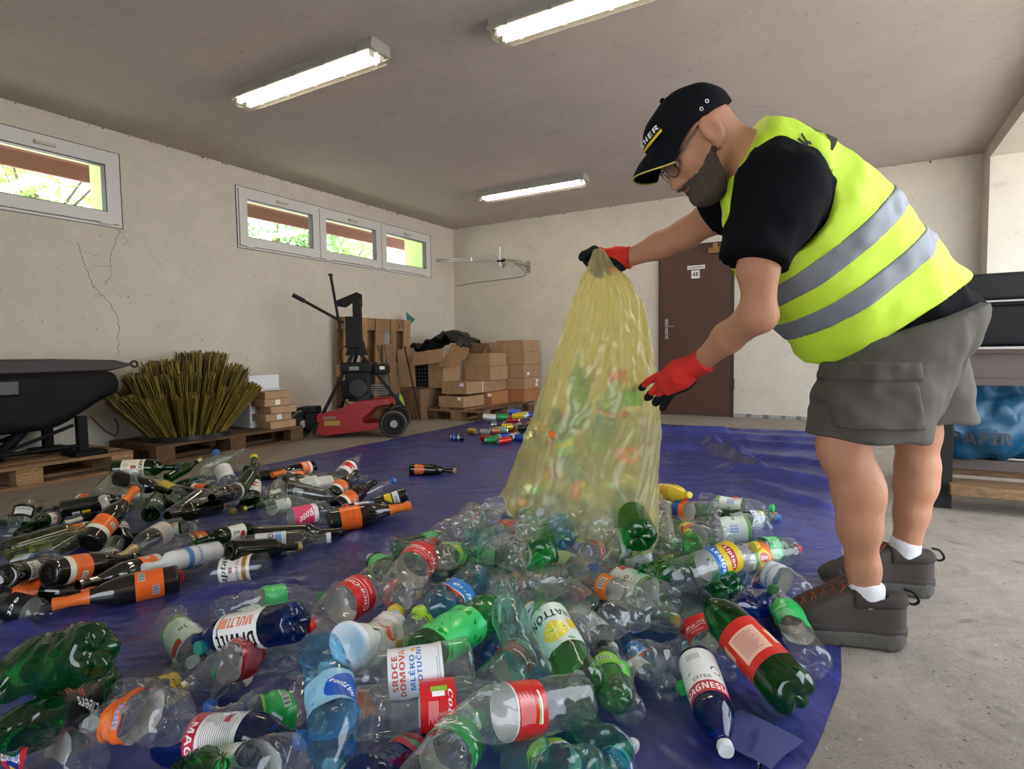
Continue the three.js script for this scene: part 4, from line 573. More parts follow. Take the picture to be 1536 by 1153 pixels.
  cell('saguaro', () => { bg('#dfe9f3'); txt('Saguaro', 128, 128, 44, '#2d5fa8', { rot: 0.3 }); X.fillStyle = '#8fb8e2'; X.fillRect(0, 0, 256, 30); });
  cell('redfilm', () => { bg('#dd2a1e'); lines(40, 70, 160, 5, '#f7b9b2', 22); });
  cell('aquila', () => { bg('#1f7fd6'); X.fillStyle = '#d3352f'; X.fillRect(0, 0, 256, 40); X.fillStyle = '#eef3f8'; X.fillRect(0, 40, 256, 22); txt('aqua', 128, 150, 62, '#dcecfb', { style: 'italic bold' }); });
  cell('limebar', () => { bg('#b8d832'); X.fillStyle = '#1a1a1a'; X.fillRect(110, 60, 44, 44); X.fillRect(60, 170, 44, 44); bars(160, 150, 60, 60); });
  cell('bluefilm', () => { bg('#1c56b8'); X.fillStyle = '#cfe2f4'; X.fillRect(0, 0, 256, 50); X.fillStyle = '#3a8ae0'; X.fillRect(60, 100, 120, 60); txt('H2O', 128, 200, 40, '#e6f0fa'); });
  cell('limelab', () => { bg('#b6da4c'); X.fillStyle = '#e9eee0'; X.fillRect(0, 170, 256, 86); X.fillStyle = '#d8322a'; X.fillRect(70, 40, 40, 34); txt('jablko', 140, 120, 44, '#fff', { max: 150 }); X.fillStyle = '#2f6f2c'; X.beginPath(); X.ellipse(120, 200, 50, 20, 0.4, 0, 7); X.fill(); });
  cell('redgreen', () => { bg('#c3283a'); X.fillStyle = '#4fae6a'; X.fillRect(0, 110, 256, 60); X.fillStyle = '#d86a74'; X.fillRect(0, 40, 256, 34); });
  cell('stripes', () => { ['#7fd05a', '#f2df52', '#57b8c4', '#7fd05a'].forEach((c, i) => { X.fillStyle = c; X.fillRect(0, i * 64, 256, 64); }); });
  cell('orangewine', () => { bg('#f2661c'); X.strokeStyle = '#c94c0d'; X.lineWidth = 3; X.strokeRect(40, 20, 176, 216); txt('CAVA', 128, 100, 34, '#b8440c', { font: 'serif' }); lines(80, 140, 90, 6, '#c9520f', 13); });
  cell('orangewine2', () => { bg('#f0691f'); bars(70, 150, 50, 60, '#555', '#bdbdc4'); bars(150, 30, 50, 60, '#555', '#c9c9d0'); lines(70, 40, 60, 8, '#c9530f', 12); });
  cell('orangewine3', () => { bg('#f3702a'); X.fillStyle = '#efe6da'; X.fillRect(0, 190, 256, 66); X.fillStyle = '#e7e3df'; X.fillRect(150, 60, 60, 60); bars(152, 62, 56, 56, '#666'); lines(50, 60, 80, 8, '#c9571a', 13); });
  cell('sticker', () => { bg('#100e0c'); X.fillStyle = '#e3e3e4'; X.fillRect(70, 60, 120, 140); bars(80, 130, 100, 60, '#444'); lines(84, 76, 90, 4, '#777', 12); });
  cell('bluewhite', () => { bg('#dfe5ec'); X.fillStyle = '#4f86c6'; X.fillRect(0, 0, 256, 60); txt('VODKA', 128, 140, 44, '#5b7fb4'); });
  cell('captain', () => { bg('#eeece6'); txt('Captain', 128, 44, 60, '#151515', { font: 'serif', style: 'italic bold' }); X.fillStyle = '#b07c2a'; X.fillRect(0, 190, 256, 36); X.fillStyle = '#a92b2b'; X.fillRect(112, 86, 30, 30); txt('Spiced Gold', 128, 152, 34, '#a33', { font: 'serif', style: 'italic bold' }); });
  cell('kosken', () => { bg('#cfd8e2'); X.fillStyle = '#6a9be0'; X.fillRect(40, 40, 176, 50); txt('KOSKEN', 128, 128, 66, '#16265a', { max: 230 }); });
  cell('bozkov', () => { bg('#3a1613'); X.fillStyle = '#c86f35'; X.fillRect(16, 80, 224, 130); txt('BOŽKOV', 128, 40, 54, '#f0e2c8', { max: 220 }); X.fillStyle = '#e9c9a0'; X.beginPath(); X.moveTo(120, 60); X.lineTo(176, 128); X.lineTo(120, 190); X.fill(); });
  cell('redlabel', () => { bg('#ebe6df'); X.fillStyle = '#b3202a'; X.beginPath(); X.arc(90, 190, 40, 0, 7); X.fill(); txt('pivo', 128, 90, 50, '#222', { rot: 1.57 }); X.fillStyle = '#1f6a35'; X.fillRect(210, 0, 46, 256); });
  cell('jameson', () => { bg('#e9e0c8'); txt('JAMESON', 128, 40, 54, '#1d1a16', { max: 220 }); X.fillStyle = '#b03326'; X.fillRect(104, 86, 48, 60); lines(80, 180, 96, 5, '#8a8068', 11); });
  cell('pink', () => { bg('#e8336f'); txt('Rosé', 128, 128, 70, '#fff', { font: 'serif', style: 'italic bold', rot: 1.2 }); X.fillStyle = '#efe7ea'; X.fillRect(0, 0, 256, 50); });
  cell('redwhite', () => { bg('#ebe7e2'); X.fillStyle = '#c9261f'; X.beginPath(); X.moveTo(30, 40); X.lineTo(200, 70); X.lineTo(130, 110); X.lineTo(190, 150); X.lineTo(40, 170); X.fill(); });
  cell('whiteband', () => { bg('#0d0b0a'); X.fillStyle = '#dedcd8'; X.fillRect(0, 150, 256, 70); });
  cell('yellowblack', () => { bg('#15130f'); X.fillStyle = '#e6c21c'; X.fillRect(60, 40, 140, 90); X.fillStyle = '#dcdcdc'; X.fillRect(60, 150, 140, 80); bars(70, 160, 80, 50, '#444'); });
  cell('yellowlab2', () => { bg('#d9b51c'); lines(70, 60, 110, 9, '#8a6a10', 15); });
  cell('whitelab', () => { bg('#e2e0dc'); lines(60, 50, 130, 13, '#8b8984', 12); X.fillStyle = '#b59a4a'; X.fillRect(0, 0, 256, 16); });
  cell('bo', () => { bg('#0f3317'); txt('BO', 128, 128, 90, '#eee'); });
  cell('blackband', () => { bg('#0c0c0d'); txt('act', 120, 128, 70, '#e6e6e6', { style: 'italic bold' }); });
  cell('orangearch', () => { bg('#140a05'); X.fillStyle = '#d2671f'; X.beginPath(); X.moveTo(60, 250); X.lineTo(60, 120); X.quadraticCurveTo(128, 10, 196, 120); X.lineTo(196, 250); X.fill(); X.strokeStyle = '#6a2f0a'; X.lineWidth = 6; X.beginPath(); X.moveTo(84, 240); X.lineTo(84, 130); X.quadraticCurveTo(128, 50, 172, 130); X.lineTo(172, 240); X.stroke(); });
  cell('tiger', () => { bg('#0d1230'); X.fillStyle = '#2a55c8'; X.fillRect(0, 0, 256, 60); txt('TIGER', 128, 150, 64, '#dfe3ea', { rot: 0, max: 190 }); });
}
const atlasT = new THREE.CanvasTexture(atlasC); atlasT.colorSpace = THREE.SRGBColorSpace; atlasT.magFilter = THREE.LinearFilter;
const labelM = phy({ map: atlasT, roughness: 0.35, clearcoat: 0.4, clearcoatRoughness: 0.15, side: THREE.DoubleSide });
const BANDS = { mattoni: [0.30, 0.69], plaingreen: [0.30, 0.69], bigred: [0.24, 0.58], magnesia: [0.10, 0.60], lipton: [0.36, 0.66], cheers: [0.30, 0.64], natura: [0.36, 0.60], vgreen: [0.32, 0.60], coke: [0.42, 0.64], drwitt: [0.28, 0.68], magback: [0.28, 0.64], greenright: [0.42, 0.66], bar10: [0.28, 0.62] };
const labelBackM = phy({ color: lin(0.74, 0.74, 0.73), roughness: 0.5, transmission: 0.25, side: THREE.DoubleSide });
const FRONT = new Set(['jameson', 'captain', 'milk', 'kosken', 'sticker', 'orangewine', 'orangewine2', 'orangewine3', 'orangearch', 'yellowblack', 'whitelab', 'redwhite', 'yellowlab2', 'bozkov']);
let bottleSeed = 0;
const solidBody = new Set(['white', 'black', 'whiteglass', 'amber', 'dgreen', 'brown']);
function bottle(name, label, kind, body, cap, lab, cr, scale, pos, quat, category, group) {
  const seed = ++bottleSeed, [l0, r0] = DIMS[kind], L = l0 * scale, R = r0 * scale, pr = PROF[kind], t = thing(name, label, category, pos, 0, group);
  t.quaternion.set(...quat); const def = crush(seed, cr, L, R), seg = 24;
  part('bottle_body', ringGeo(L, R, pr.p, 0, 1, 0, seg, 0, def, pr.petal, true), bodyM[body], t);
  if (lab !== 'none' && LAB[lab]) {
    const bd = (name === 'plastic_bottle' && BANDS[lab]) || pr.band, g = ringGeo(L, R, pr.p, bd[0], bd[1], 7, seg, 0.0011, def, 0, false), uv = g.attributes.uv, [au, av] = LAB[lab], wrapFull = !FRONT.has(lab);
    // print twice round for wraps, once on the front half for paper labels
    if (!wrapFull) { const keep = [], ix = g.index.array, u = uv.array; for (let i = 0; i < ix.length; i += 3) { const m = (u[ix[i] * 2] + u[ix[i + 1] * 2] + u[ix[i + 2] * 2]) / 3; if (m > 0.22 && m < 0.78) keep.push(ix[i], ix[i + 1], ix[i + 2]); } g.setIndex(keep); }
    for (let i = 0; i < uv.count; i++) { const u0 = uv.getX(i), u = wrapFull ? clamp((u0 - 0.5) * 1.9 + 0.5, 0, 1) : clamp((u0 - 0.5) / 0.56 + 0.5, 0, 1); uv.setXY(i, au + (0.004 + 0.992 * u) * 0.125, av + (0.006 + 0.988 * clamp(uv.getY(i), 0, 1)) * 0.125); }
    const lm = part('label', g, labelM, t);
    if (!solidBody.has(body)) { const bg = ringGeo(L, R, pr.p, bd[0], bd[1], 7, seg, 0.0006, def, 0, false); if (!wrapFull) bg.setIndex(g.index.clone()); part('label_back', bg, labelBackM, lm); }
  }
  if (cap !== 'none') {
    const foil = cap.includes('foil'), t0 = foil ? pr.neck - 0.02 : Math.max(pr.neck, 0.93), rr = profAt(pr.p, 0.985) * R + 0.0025, c = def(0, L, 0);
    const g = foil ? ringGeo(L, R, pr.p, t0, 1.0, 6, 20, 0.0012, (x, y, z) => def(x, y, z), 0, false) : new THREE.LatheGeometry([[0, 0], [rr * 0.98, 0], [rr, 0.001], [rr, 0.016], [rr * 0.95, 0.018], [0, 0.018]].map(([a, b]) => new THREE.Vector2(a, b)), 28);
    if (!foil) { const p = g.attributes.position; for (let i = 0; i < p.count; i++) { const a = Math.atan2(p.getZ(i), p.getX(i)), k = 1 + 0.025 * Math.sign(Math.sin(a * 24)); p.setXYZ(i, p.getX(i) * k, p.getY(i), p.getZ(i) * k); } g.computeVertexNormals(); g.translate(c[0], L - 0.0155, c[2]); }
    part(foil ? 'foil_neck' : 'cap', g, capM[cap], t);
    if (foil) part('stopper', new THREE.CylinderGeometry(rr * 1.0, rr * 1.02, 0.012, 18).translate(c[0], L + 0.002, c[2]), capM[cap], t);
    if (cap === 'cork') t.children[t.children.length - 1].name = 'cork';
  }
  return t;
}

// ---------- the bottles: kind, body, cap, label print, crush, size, base x y z, turn x y z w, description ----------
const ROWS = [
 ["s2","green","none","none",0.9,1.0,3.788,0.227,6.48,0.013,0.145,0.81,0.568,"dented dark green plastic bottle lying above the black label bottle","p"],
 ["s2","green","none","cheers",0.5,1.0,3.585,0.057,6.392,0.47,0.762,0.383,0.228,"green plastic bottle with black wrap label and slanted white lettering","p"],
 ["s05","clear","teal","paleblue",0.3,1.0,3.487,0.09,6.438,-0.283,0.269,0.752,0.53,"small clear bottle with teal cap behind dented dark green bottle","p"],
 ["s15","clear","blue","rybilla",0.3,1.0,3.871,0.062,6.537,-0.182,0.29,0.724,0.599,"clear bottle with red, blue and yellow label and broad rounded base","p"],
 ["s1","clear","white","riz",1.0,1.0,3.757,0.097,6.437,-0.757,0.452,-0.239,0.407,"crushed clear bottle with torn yellow label at its base","p"],
 ["s15","clear","white","orange",0.6,1.0,4.024,0.153,6.469,-0.166,0.146,0.793,0.568,"clear bottle with plain orange label and bluish barcode","p"],
 ["s15","blue","blue","magback",0.1,1.0,3.905,0.051,6.435,-0.261,-0.126,-0.588,0.755,"dark blue bottle with white and red label beside orange label bottle","p"],
 ["s15","clear","white","whiteorange",0.3,1.0,4.328,0.177,6.474,-0.228,0.054,0.826,0.513,"clear bottle with white label bearing an orange round emblem","p"],
 ["s05","green","none","none",0.7,1.0,4.023,0.039,6.468,0.013,-0.165,-0.487,0.858,"bright green crushed bottle at the bottom edge beside white and red label","p"],
 ["s15","clear","green","greenlab",0.4,1.0,3.566,0.087,6.118,-0.558,0.3,-0.503,0.588,"clear bottle with bright green label and green screw cap","p"],
 ["s15","tealclear","teal","whiteyellow",0.6,1.0,3.702,0.051,5.927,0.322,0.677,0.564,0.347,"pale teal bottle with teal cap beside the blue white-labelled bottle","p"],
 ["s15","blue","none","drwitt",0.05,1.0,3.975,0.19,6.155,-0.034,0.161,0.796,0.582,"deep blue bottle with white label and big black lettering","p"],
 ["s15","clear","none","cokeback",0.5,1.0,3.846,0.05,6.084,0.377,0.69,0.488,0.378,"clear cola bottle with dark red label partly under upright blue bottle","p"],
 ["s2","clear","red","coke",0.1,1.0,3.919,0.161,5.794,0.317,0.66,0.634,0.248,"large clear cola bottle with its red cap facing the camera","p"],
 ["w15","ltblue","blue","natura",0.35,1.0,4.145,0.217,6.258,-0.322,-0.567,-0.707,0.274,"tall light blue water bottle standing out in front at bottom centre","p"],
 ["mk","white","yellow","fruit",0.8,1.0,4.136,0.186,6.176,-0.72,0.385,-0.27,0.51,"crumpled white bottle with smeared red and yellow print","p"],
 ["s1","clear","none","vgreen",0.8,1.0,4.04,0.068,6.188,0.354,0.707,0.443,0.422,"flattened clear bottle with green label and white letter shape","p"],
 ["mk","clear","white","milk",0.15,1.0,4.402,0.176,6.094,0.079,0.399,0.718,0.565,"clear milk bottle with white label and blue stripe","p"],
 ["s15","clear","red","coke15",0.05,1.0,4.27,0.144,6.306,-0.429,0.064,-0.572,0.696,"clear cola bottle with red cap and bright red back label","p"],
 ["s15","clear","none","cokeback2",0.15,1.0,4.626,0.133,6.034,0.178,0.576,0.598,0.528,"clear bottle with red label in front of the rough teal bottle","p"],
 ["s15","clear","green","sprite",0.1,1.0,4.54,0.177,6.434,-0.783,0.277,-0.125,0.543,"clear lemonade bottle with green label and green cap at bottom edge","p"],
 ["s1","tealclear","none","none",0.2,1.0,4.533,0.153,6.063,-0.492,0.183,0.319,0.789,"pale teal bottle showing its round base towards the camera","p"],
 ["s15","ltgreen","none","mattoni",0.25,1.0,4.611,0.124,6.003,-0.505,0.137,0.359,0.773,"light green bottle with lemon label and black lettering","p"],
 ["s1","clear","red","redbar",0.1,1.0,4.439,0.125,6.111,-0.687,0.263,-0.198,0.647,"clear bottle with red screw cap and red barcode label","p"],
 ["s2","green2","none","plaingreen",0.3,1.0,4.295,0.159,5.845,0.295,0.625,0.631,0.354,"bright green bottle with big plain green label behind the milk bottle","p"],
 ["s05","blue","white","none",0.1,1.0,4.431,0.076,5.735,-0.006,-0.546,-0.649,0.53,"small dark blue bottle with white cap above black-capped green label bottle","p"],
 ["s05","ltgreen","dark","greenbar",0.2,1.0,4.667,0.105,5.976,-0.663,0.086,0.267,0.694,"small light green bottle with dark cap and green label","p"],
 ["s05","clear","white","greenbar2",0.25,1.0,4.683,0.062,5.941,-0.618,0.096,0.26,0.736,"small clear bottle with wide green band and pale cap","p"],
 ["s1","blue","white","magnesia",0.05,1.0,4.746,0.072,5.67,-0.041,-0.626,-0.741,0.238,"blue bottle with white label lying on tarp, white cap nearest","p"],
 ["s2","green","dark","bigred",0.1,1.0,4.973,0.058,5.718,-0.398,0.041,0.436,0.806,"big dark green bottle with red label, nearest the shoe","p"],
 ["s15","clear","dkgreen","greenright",0.4,1.0,4.99,0.051,5.55,-0.587,-0.034,0.268,0.764,"clear bottle with green label leaning against the brown shoe","p"],
 ["s1","clear","none","none",0.7,1.0,4.65,0.119,5.82,-0.615,0.225,-0.474,0.589,"crushed clear bottle without label left of the white-labelled blue bottle","p"],
 ["s1","clear","none","coke",0.6,1.0,4.817,0.048,5.657,-0.555,0.009,0.362,0.749,"crushed cola bottle with red label under the big dark green bottle","p"],
 ["s15","clear","none","none",0.9,1.0,4.552,0.151,5.766,-0.526,0.224,-0.616,0.542,"badly crushed clear bottle with radiating creases","p"],
 ["s05","clear","none","orangebar",0.15,1.0,4.599,0.164,5.631,-0.338,-0.004,0.662,0.669,"small clear bottle with orange label and black barcode","p"],
 ["s15","clear","blue","bar10",0.3,1.0,4.67,0.143,5.56,-0.335,0.019,0.622,0.707,"clear bottle with pale barcode label and blue cap","p"],
 ["s15","clear","yellow","lipton",0.1,1.0,4.649,0.174,5.467,-0.483,0.172,-0.47,0.718,"iced tea bottle with yellow cap and blue and yellow label","p"],
 ["s15","clear","white","esence",0.3,1.0,4.552,0.162,5.829,-0.712,0.461,0.324,0.418,"clear bottle with white label and yellow fruit print","p"],
 ["s2","green","none","none",0.05,1.0,4.517,0.229,5.364,-0.562,0.055,0.275,0.778,"dark green bottle showing its star-shaped base to the camera","p"],
 ["s2","green2","none","none",0.3,1.0,4.296,0.198,5.587,-0.581,0.135,0.282,0.752,"bright green bottle base below the blue-tinted base","p"],
 ["s15","ltblue","none","none",0.2,1.0,4.307,0.222,5.468,-0.571,0.149,0.207,0.78,"blue-tinted bottle base under the yellow bag edge","p"],
 ["s1","clear","none","none",0.1,1.0,4.392,0.231,5.359,-0.533,0.132,0.178,0.817,"clear bottle base touching the hem of the yellow bag","p"],
 ["s15","clear","none","none",0.1,1.0,4.548,0.179,5.251,-0.601,0.099,0.11,0.786,"clear star-based bottle right of dark green base","p"],
 ["s05","green2","yellow","none",0.1,1.0,4.69,0.156,5.308,-0.593,0.004,0.273,0.757,"small green bottle with yellow cap","p"],
 ["s1","green2","none","none",0.9,1.0,4.631,0.112,5.2,0.281,0.634,0.584,0.422,"crushed green bottle left of iced tea bottle","p"],
 ["s15","clear","none","liptono",0.2,1.0,4.897,0.108,4.866,0.143,0.404,0.691,0.582,"iced tea bottle with orange and green label at the back right","p"],
 ["s05","amber","yellow","yellowlab",0.1,1.0,4.372,0.23,4.769,0.153,-0.311,-0.63,0.695,"small yellow bottle with yellow cap at the back of the heap","p"],
 ["s1","clear","none","blueorange",0.2,1.0,4.658,0.221,4.923,-0.191,-0.011,0.716,0.671,"clear bottle with blue and orange label below the small yellow bottle","p"],
 ["s1","clear","none","liptono2",0.5,1.0,4.457,0.136,4.864,0.098,-0.32,-0.653,0.679,"clear bottle with orange and yellow label at the far right edge of heap","p"],
 ["s15","clear","green","none",0.1,1.0,4.731,0.179,5.126,-0.239,0.003,0.669,0.704,"smooth clear bottle lying behind green bottle with yellow cap","p"],
 ["s1","clear","white","saguaro",0.3,1.0,4.954,0.081,5.217,-0.451,-0.106,0.561,0.686,"clear water bottle with small white label on the right side of heap","p"],
 ["s15","clear","red","none",0.1,1.0,4.804,0.052,5.427,-0.342,0.026,0.586,0.734,"clear star-based bottle with red cap above the big dark green bottle","p"],
 ["s1","blue","none","none",0.4,1.0,4.862,0.046,5.208,0.275,0.584,0.533,0.547,"dark blue bottle beneath the clear star-based bottle with red cap","p"],
 ["s2","clear","red","coke",0.1,1.0,4.065,0.183,5.943,-0.669,0.351,-0.088,0.65,"clear cola bottle with red cap pointing up at the left of heap","p"],
 ["s1","clear","none","redfilm",0.6,1.0,4.052,0.125,5.819,-0.329,0.035,0.696,0.637,"clear bottle with bright red film label behind the cola bottles","p"],
 ["s15","clear","none","none",0.8,1.0,3.96,0.204,5.656,-0.603,0.361,-0.395,0.591,"crushed clear bottle at the left foot of yellow bag","p"],
 ["s1","clear","dark","none",0.2,1.0,4.038,0.264,5.606,-0.721,0.339,-0.048,0.602,"clear bottle with dark blue lettered cap at left foot of bag","p"],
 ["s05","clear","red","cokeback",0.1,1.0,4.178,0.268,5.679,-0.683,0.37,-0.263,0.572,"small cola bottle with red cap below the bag","p"],
 ["s05","clear","orangecap","none",0.1,1.0,4.23,0.155,5.728,-0.658,0.298,-0.173,0.669,"small clear bottle with orange cap","p"],
 ["s05","clear","white","none",0.1,1.0,4.234,0.258,5.651,-0.618,0.307,-0.21,0.692,"small clear bottle with white cap under the bag","p"],
 ["s1","tealclear","none","aquila",0.2,1.0,4.111,0.248,5.666,-0.662,0.403,-0.39,0.498,"teal bottle with blue label under left edge of the bag","p"],
 ["s15","ltblue","lime","aquila",0.5,1.0,4.154,0.168,5.689,0.349,0.673,0.58,0.299,"crumpled bottle with shiny blue label and lime cap","p"],
 ["w15","clear","none","none",0.3,1.0,4.279,0.179,5.804,-0.598,0.295,-0.423,0.613,"ribbed clear bottle in the middle of heap","p"],
 ["s2","clear","none","none",0.3,1.0,4.292,0.072,5.656,0.127,-0.242,-0.507,0.817,"bulging clear bottle beside the white and yellow label bottle","p"],
 ["s05","clear","none","limebar",0.2,1.0,4.164,0.13,5.905,0.371,0.757,0.493,0.214,"small bottle with lime label and black squares","p"],
 ["s05","clear","white","bluefilm",0.2,1.0,4.703,0.053,6.195,-0.736,0.165,-0.159,0.637,"clear bottle with white cap and blue label at bottom edge","p"],
 ["s1","tealclear","none","limelab",0.5,1.0,4.707,0.136,6.219,-0.543,-0.023,0.636,0.548,"teal bottle with lime and white label at bottom edge","p"],
 ["w15","teal","none","none",0.7,1.0,4.711,0.113,6.129,-0.686,0.027,0.409,0.601,"rough teal bottle behind the red label bottle","p"],
 ["s15","blue","none","redgreen",0.3,1.0,4.423,0.143,6.428,-0.791,0.321,-0.24,0.463,"dark blue bottle with red and green label at bottom edge","p"],
 ["s1","tealclear","none","none",0.6,1.0,4.448,0.046,6.064,-0.045,-0.612,-0.583,0.532,"crumpled pale teal bottle at bottom edge","p"],
 ["s15","clear","none","none",0.4,1.0,3.764,0.064,5.707,0.427,0.71,0.436,0.35,"clear bottle without label behind the big cola bottles","p"],
 ["s15","clear","none","none",0.2,1.0,3.868,0.075,6.034,-0.122,-0.37,-0.637,0.665,"clear bottle behind the tall light blue bottle","p"],
 ["s1","clear","none","stripes",0.7,1.0,4.024,0.146,5.549,0.411,0.681,0.458,0.396,"crushed clear bottle with green and yellow striped label","p"],
 ["s15","clear","none","none",0.4,1.0,4.384,0.142,5.482,0.35,0.633,0.495,0.481,"clear bottle beside the orange barcode bottle","p"],
 ["s05","green2","none","none",0.6,1.0,4.572,0.139,5.275,0.312,0.655,0.551,0.412,"small crushed green bottle below dark green base","p"],
 ["s15","green2","none","redgreen",0.3,1.0,4.773,0.14,5.387,-0.6,-0.135,0.541,0.574,"green bottle with red lettering behind iced tea bottle","p"],
 ["s1","clear","white","none",0.5,1.0,4.097,0.311,5.651,-0.623,0.408,-0.444,0.497,"crumpled clear bottle under the lower hem of the bag, nearest the wine bottle","p"],
 ["s15","clear","none","none",0.3,1.0,4.272,0.318,5.651,-0.582,0.351,-0.465,0.567,"clear bottle lying along the bag hem","p"],
 ["s1","clear","blue","none",0.4,1.0,4.462,0.295,5.509,-0.467,-0.076,0.639,0.606,"clear bottle with blue cap under the bag hem","p"],
 ["s05","clear","none","redbar",0.3,1.0,4.415,0.238,5.587,-0.678,0.36,-0.378,0.518,"small clear bottle with red label beside dark green base","p"],
 ["s1","clear","none","none",0.6,1.0,4.314,0.258,5.73,-0.298,-0.12,0.747,0.582,"crushed clear bottle below the bag hem","p"],
 ["s15","clear","none","bar10",0.5,1.0,4.446,0.163,5.193,0.298,0.657,0.606,0.335,"clear bottle with pale label tucked behind dark green base","p"],
 ["sk","black","orangefoil","orangewine",0.0,1.0,2.726,0.05,6.278,-0.364,0.112,-0.622,0.684,"black wine bottle with orange label, front left of glass heap","g"],
 ["sk","black","orangefoil","orangewine2",0.0,1.06,3.11,0.052,5.942,0.278,0.469,0.652,0.527,"black wine bottle with orange seal and orange foil neck, frontmost","g"],
 ["wi","black","none","sticker",0.0,1.0,2.848,0.139,6.316,-0.724,0.537,-0.268,0.339,"black bottle with white barcode sticker showing its base","g"],
 ["sk","black","none","orangewine3",0.0,1.0,2.887,0.124,6.226,-0.644,0.452,-0.407,0.465,"black bottle with orange and white label behind front black bottle","g"],
 ["sk","black","none","orangewine3",0.0,1.0,2.925,0.049,5.879,0.299,0.719,0.587,0.22,"black bottle with orange and white label beside white painted bottle","g"],
 ["vo","whiteglass","white","bluewhite",0.0,1.0,2.966,0.052,5.71,0.339,0.689,0.571,0.292,"white painted bottle with blue printed end","g"],
 ["wh","clearglass","red","captain",0.0,1.0,3.275,0.052,5.72,0.111,0.304,0.728,0.604,"clear rum bottle with white label and gold band","g"],
 ["wi","dgreen","gold","none",0.0,1.0,3.177,0.112,5.802,-0.602,0.385,-0.504,0.485,"dark green bottle neck with gold ring behind clear rum bottle","g"],
 ["vo","clearglass","white","kosken",0.0,1.2,3.021,0.058,5.672,-0.403,0.212,-0.587,0.669,"clear vodka bottle with blue lettering and white cap","g"],
 ["wi","black","none","sticker",0.0,1.18,2.962,0.058,5.557,-0.167,0.415,-0.705,0.551,"black bottle with white sticker behind clear vodka bottle","g"],
 ["sk","black","orangefoil","orangewine",0.0,1.18,3.074,0.057,5.263,-0.404,0.251,-0.549,0.687,"black wine bottle with orange label at right end of glass heap","g"],
 ["wi","dgreen","blue","bluewhite",0.0,1.0,3.037,0.062,5.119,-0.429,0.264,-0.569,0.65,"dark bottle with blue cap at right end of glass heap","g"],
 ["wi","black","none","yellowblack",0.0,1.0,3.158,0.098,4.828,0.22,0.313,0.761,0.524,"black bottle with yellow and white label at right end","g"],
 ["be","clearglass","blue","none",0.0,1.0,2.806,0.037,4.797,-0.498,0.371,-0.392,0.678,"slim clear bottle with small blue cap at back right","g"],
 ["sk","brown","none","orangewine3",0.0,1.0,2.907,0.049,5.06,-0.562,0.413,-0.279,0.66,"brown bottle with orange label next to slim clear bottle","g"],
 ["wh","clearglass","red","pink",0.0,1.0,2.96,0.094,5.423,-0.499,0.336,-0.514,0.611,"clear bottle with pink and white label","g"],
 ["sk","black","none","orangewine3",0.0,1.0,2.799,0.079,4.994,-0.612,0.436,-0.148,0.643,"black bottle base with orange label facing the camera","g"],
 ["wh","clearglass","none","redwhite",0.0,1.0,2.562,0.088,4.716,-0.599,0.434,-0.124,0.661,"clear bottle with red and white label at the back","g"],
 ["wh","clearglass","none","none",0.0,1.0,2.818,0.124,5.332,-0.614,0.373,0.214,0.662,"clear bottle showing round base beside pink label bottle","g"],
 ["vo","clearglass","none","bozkov",0.0,1.0,2.877,0.076,5.653,0.448,0.63,0.49,0.402,"clear bottle with brown and orange label","g"],
 ["be","ggreen","none","redlabel",0.0,1.0,2.94,0.091,5.554,0.429,0.601,0.534,0.411,"short green bottle with white and red label","g"],
 ["wh","ggreen","dark","jameson",0.0,1.0,1.714,0.212,5.475,-0.349,0.224,-0.63,0.656,"big green whiskey bottle with cream label at back of glass heap","g"],
 ["vo","clearglass","white","none",0.0,1.0,2.328,0.027,5.68,-0.239,0.506,0.14,0.817,"clear bottle standing upright with white cap","g"],
 ["wi","black","none","whiteband",0.0,1.0,2.723,0.201,5.443,0.547,0.709,0.361,0.261,"black bottle with open mouth facing the camera","g"],
 ["sk","ggreen","yellow","redwhite",0.0,1.0,2.382,0.04,5.145,-0.4,0.424,0.152,0.798,"green bottle standing up with yellow cap and red and white label","g"],
 ["wi","ggreen","none","none",0.0,1.0,2.473,0.13,5.279,-0.608,0.47,-0.002,0.64,"green bottle base facing the camera beside standing green bottle","g"],
 ["sk","black","foil","sticker",0.0,1.0,2.551,0.048,5.844,-0.499,0.737,0.153,0.429,"black bottle standing with silver neck in the middle of glass heap","g"],
 ["sk","black","orangefoil","orangewine3",0.0,1.0,2.581,0.099,5.977,-0.524,0.52,-0.075,0.67,"black bottle with orange label tilted toward the front bottles","g"],
 ["wi","black","foil","yellowblack",0.0,1.0,1.992,0.118,5.829,0.067,0.695,-0.682,0.215,"long black bottle lying at back left of glass heap","g"],
 ["be","ggreen","none","redlabel",0.0,1.0,1.95,0.076,5.817,0.565,0.711,0.333,0.253,"small green bottle with red and white label at far left","g"],
 ["jr","clearglass","none","sticker",0.0,1.0,1.863,0.155,5.9,-0.557,-0.344,-0.753,0.064,"clear glass jar with white sticker at far left","g"],
 ["wi","dgreen","none","none",0.0,1.0,2.775,0.171,5.585,0.513,0.674,0.402,0.348,"dark green bottle mouth facing the camera","g"],
 ["vo","clearglass","none","none",0.0,1.0,2.631,0.129,5.704,-0.574,0.489,-0.22,0.618,"clear bottle base below dark green bottle mouth","g"],
 ["vo","clearglass","none","yellowlab2",0.0,1.0,2.235,0.115,5.424,-0.209,0.237,0.607,0.73,"clear bottle with yellow label behind upright clear bottle","g"],
 ["be","clearglass","blue","sticker",0.0,1.0,2.685,0.063,5.648,-0.598,0.654,0.05,0.461,"small upright clear bottle with blue cap","g"],
 ["wh","clearglass","blue","whitelab",0.0,1.0,1.967,0.044,4.984,-0.331,0.378,0.345,0.793,"large clear bottle with blue cap at back of the heap","g"],
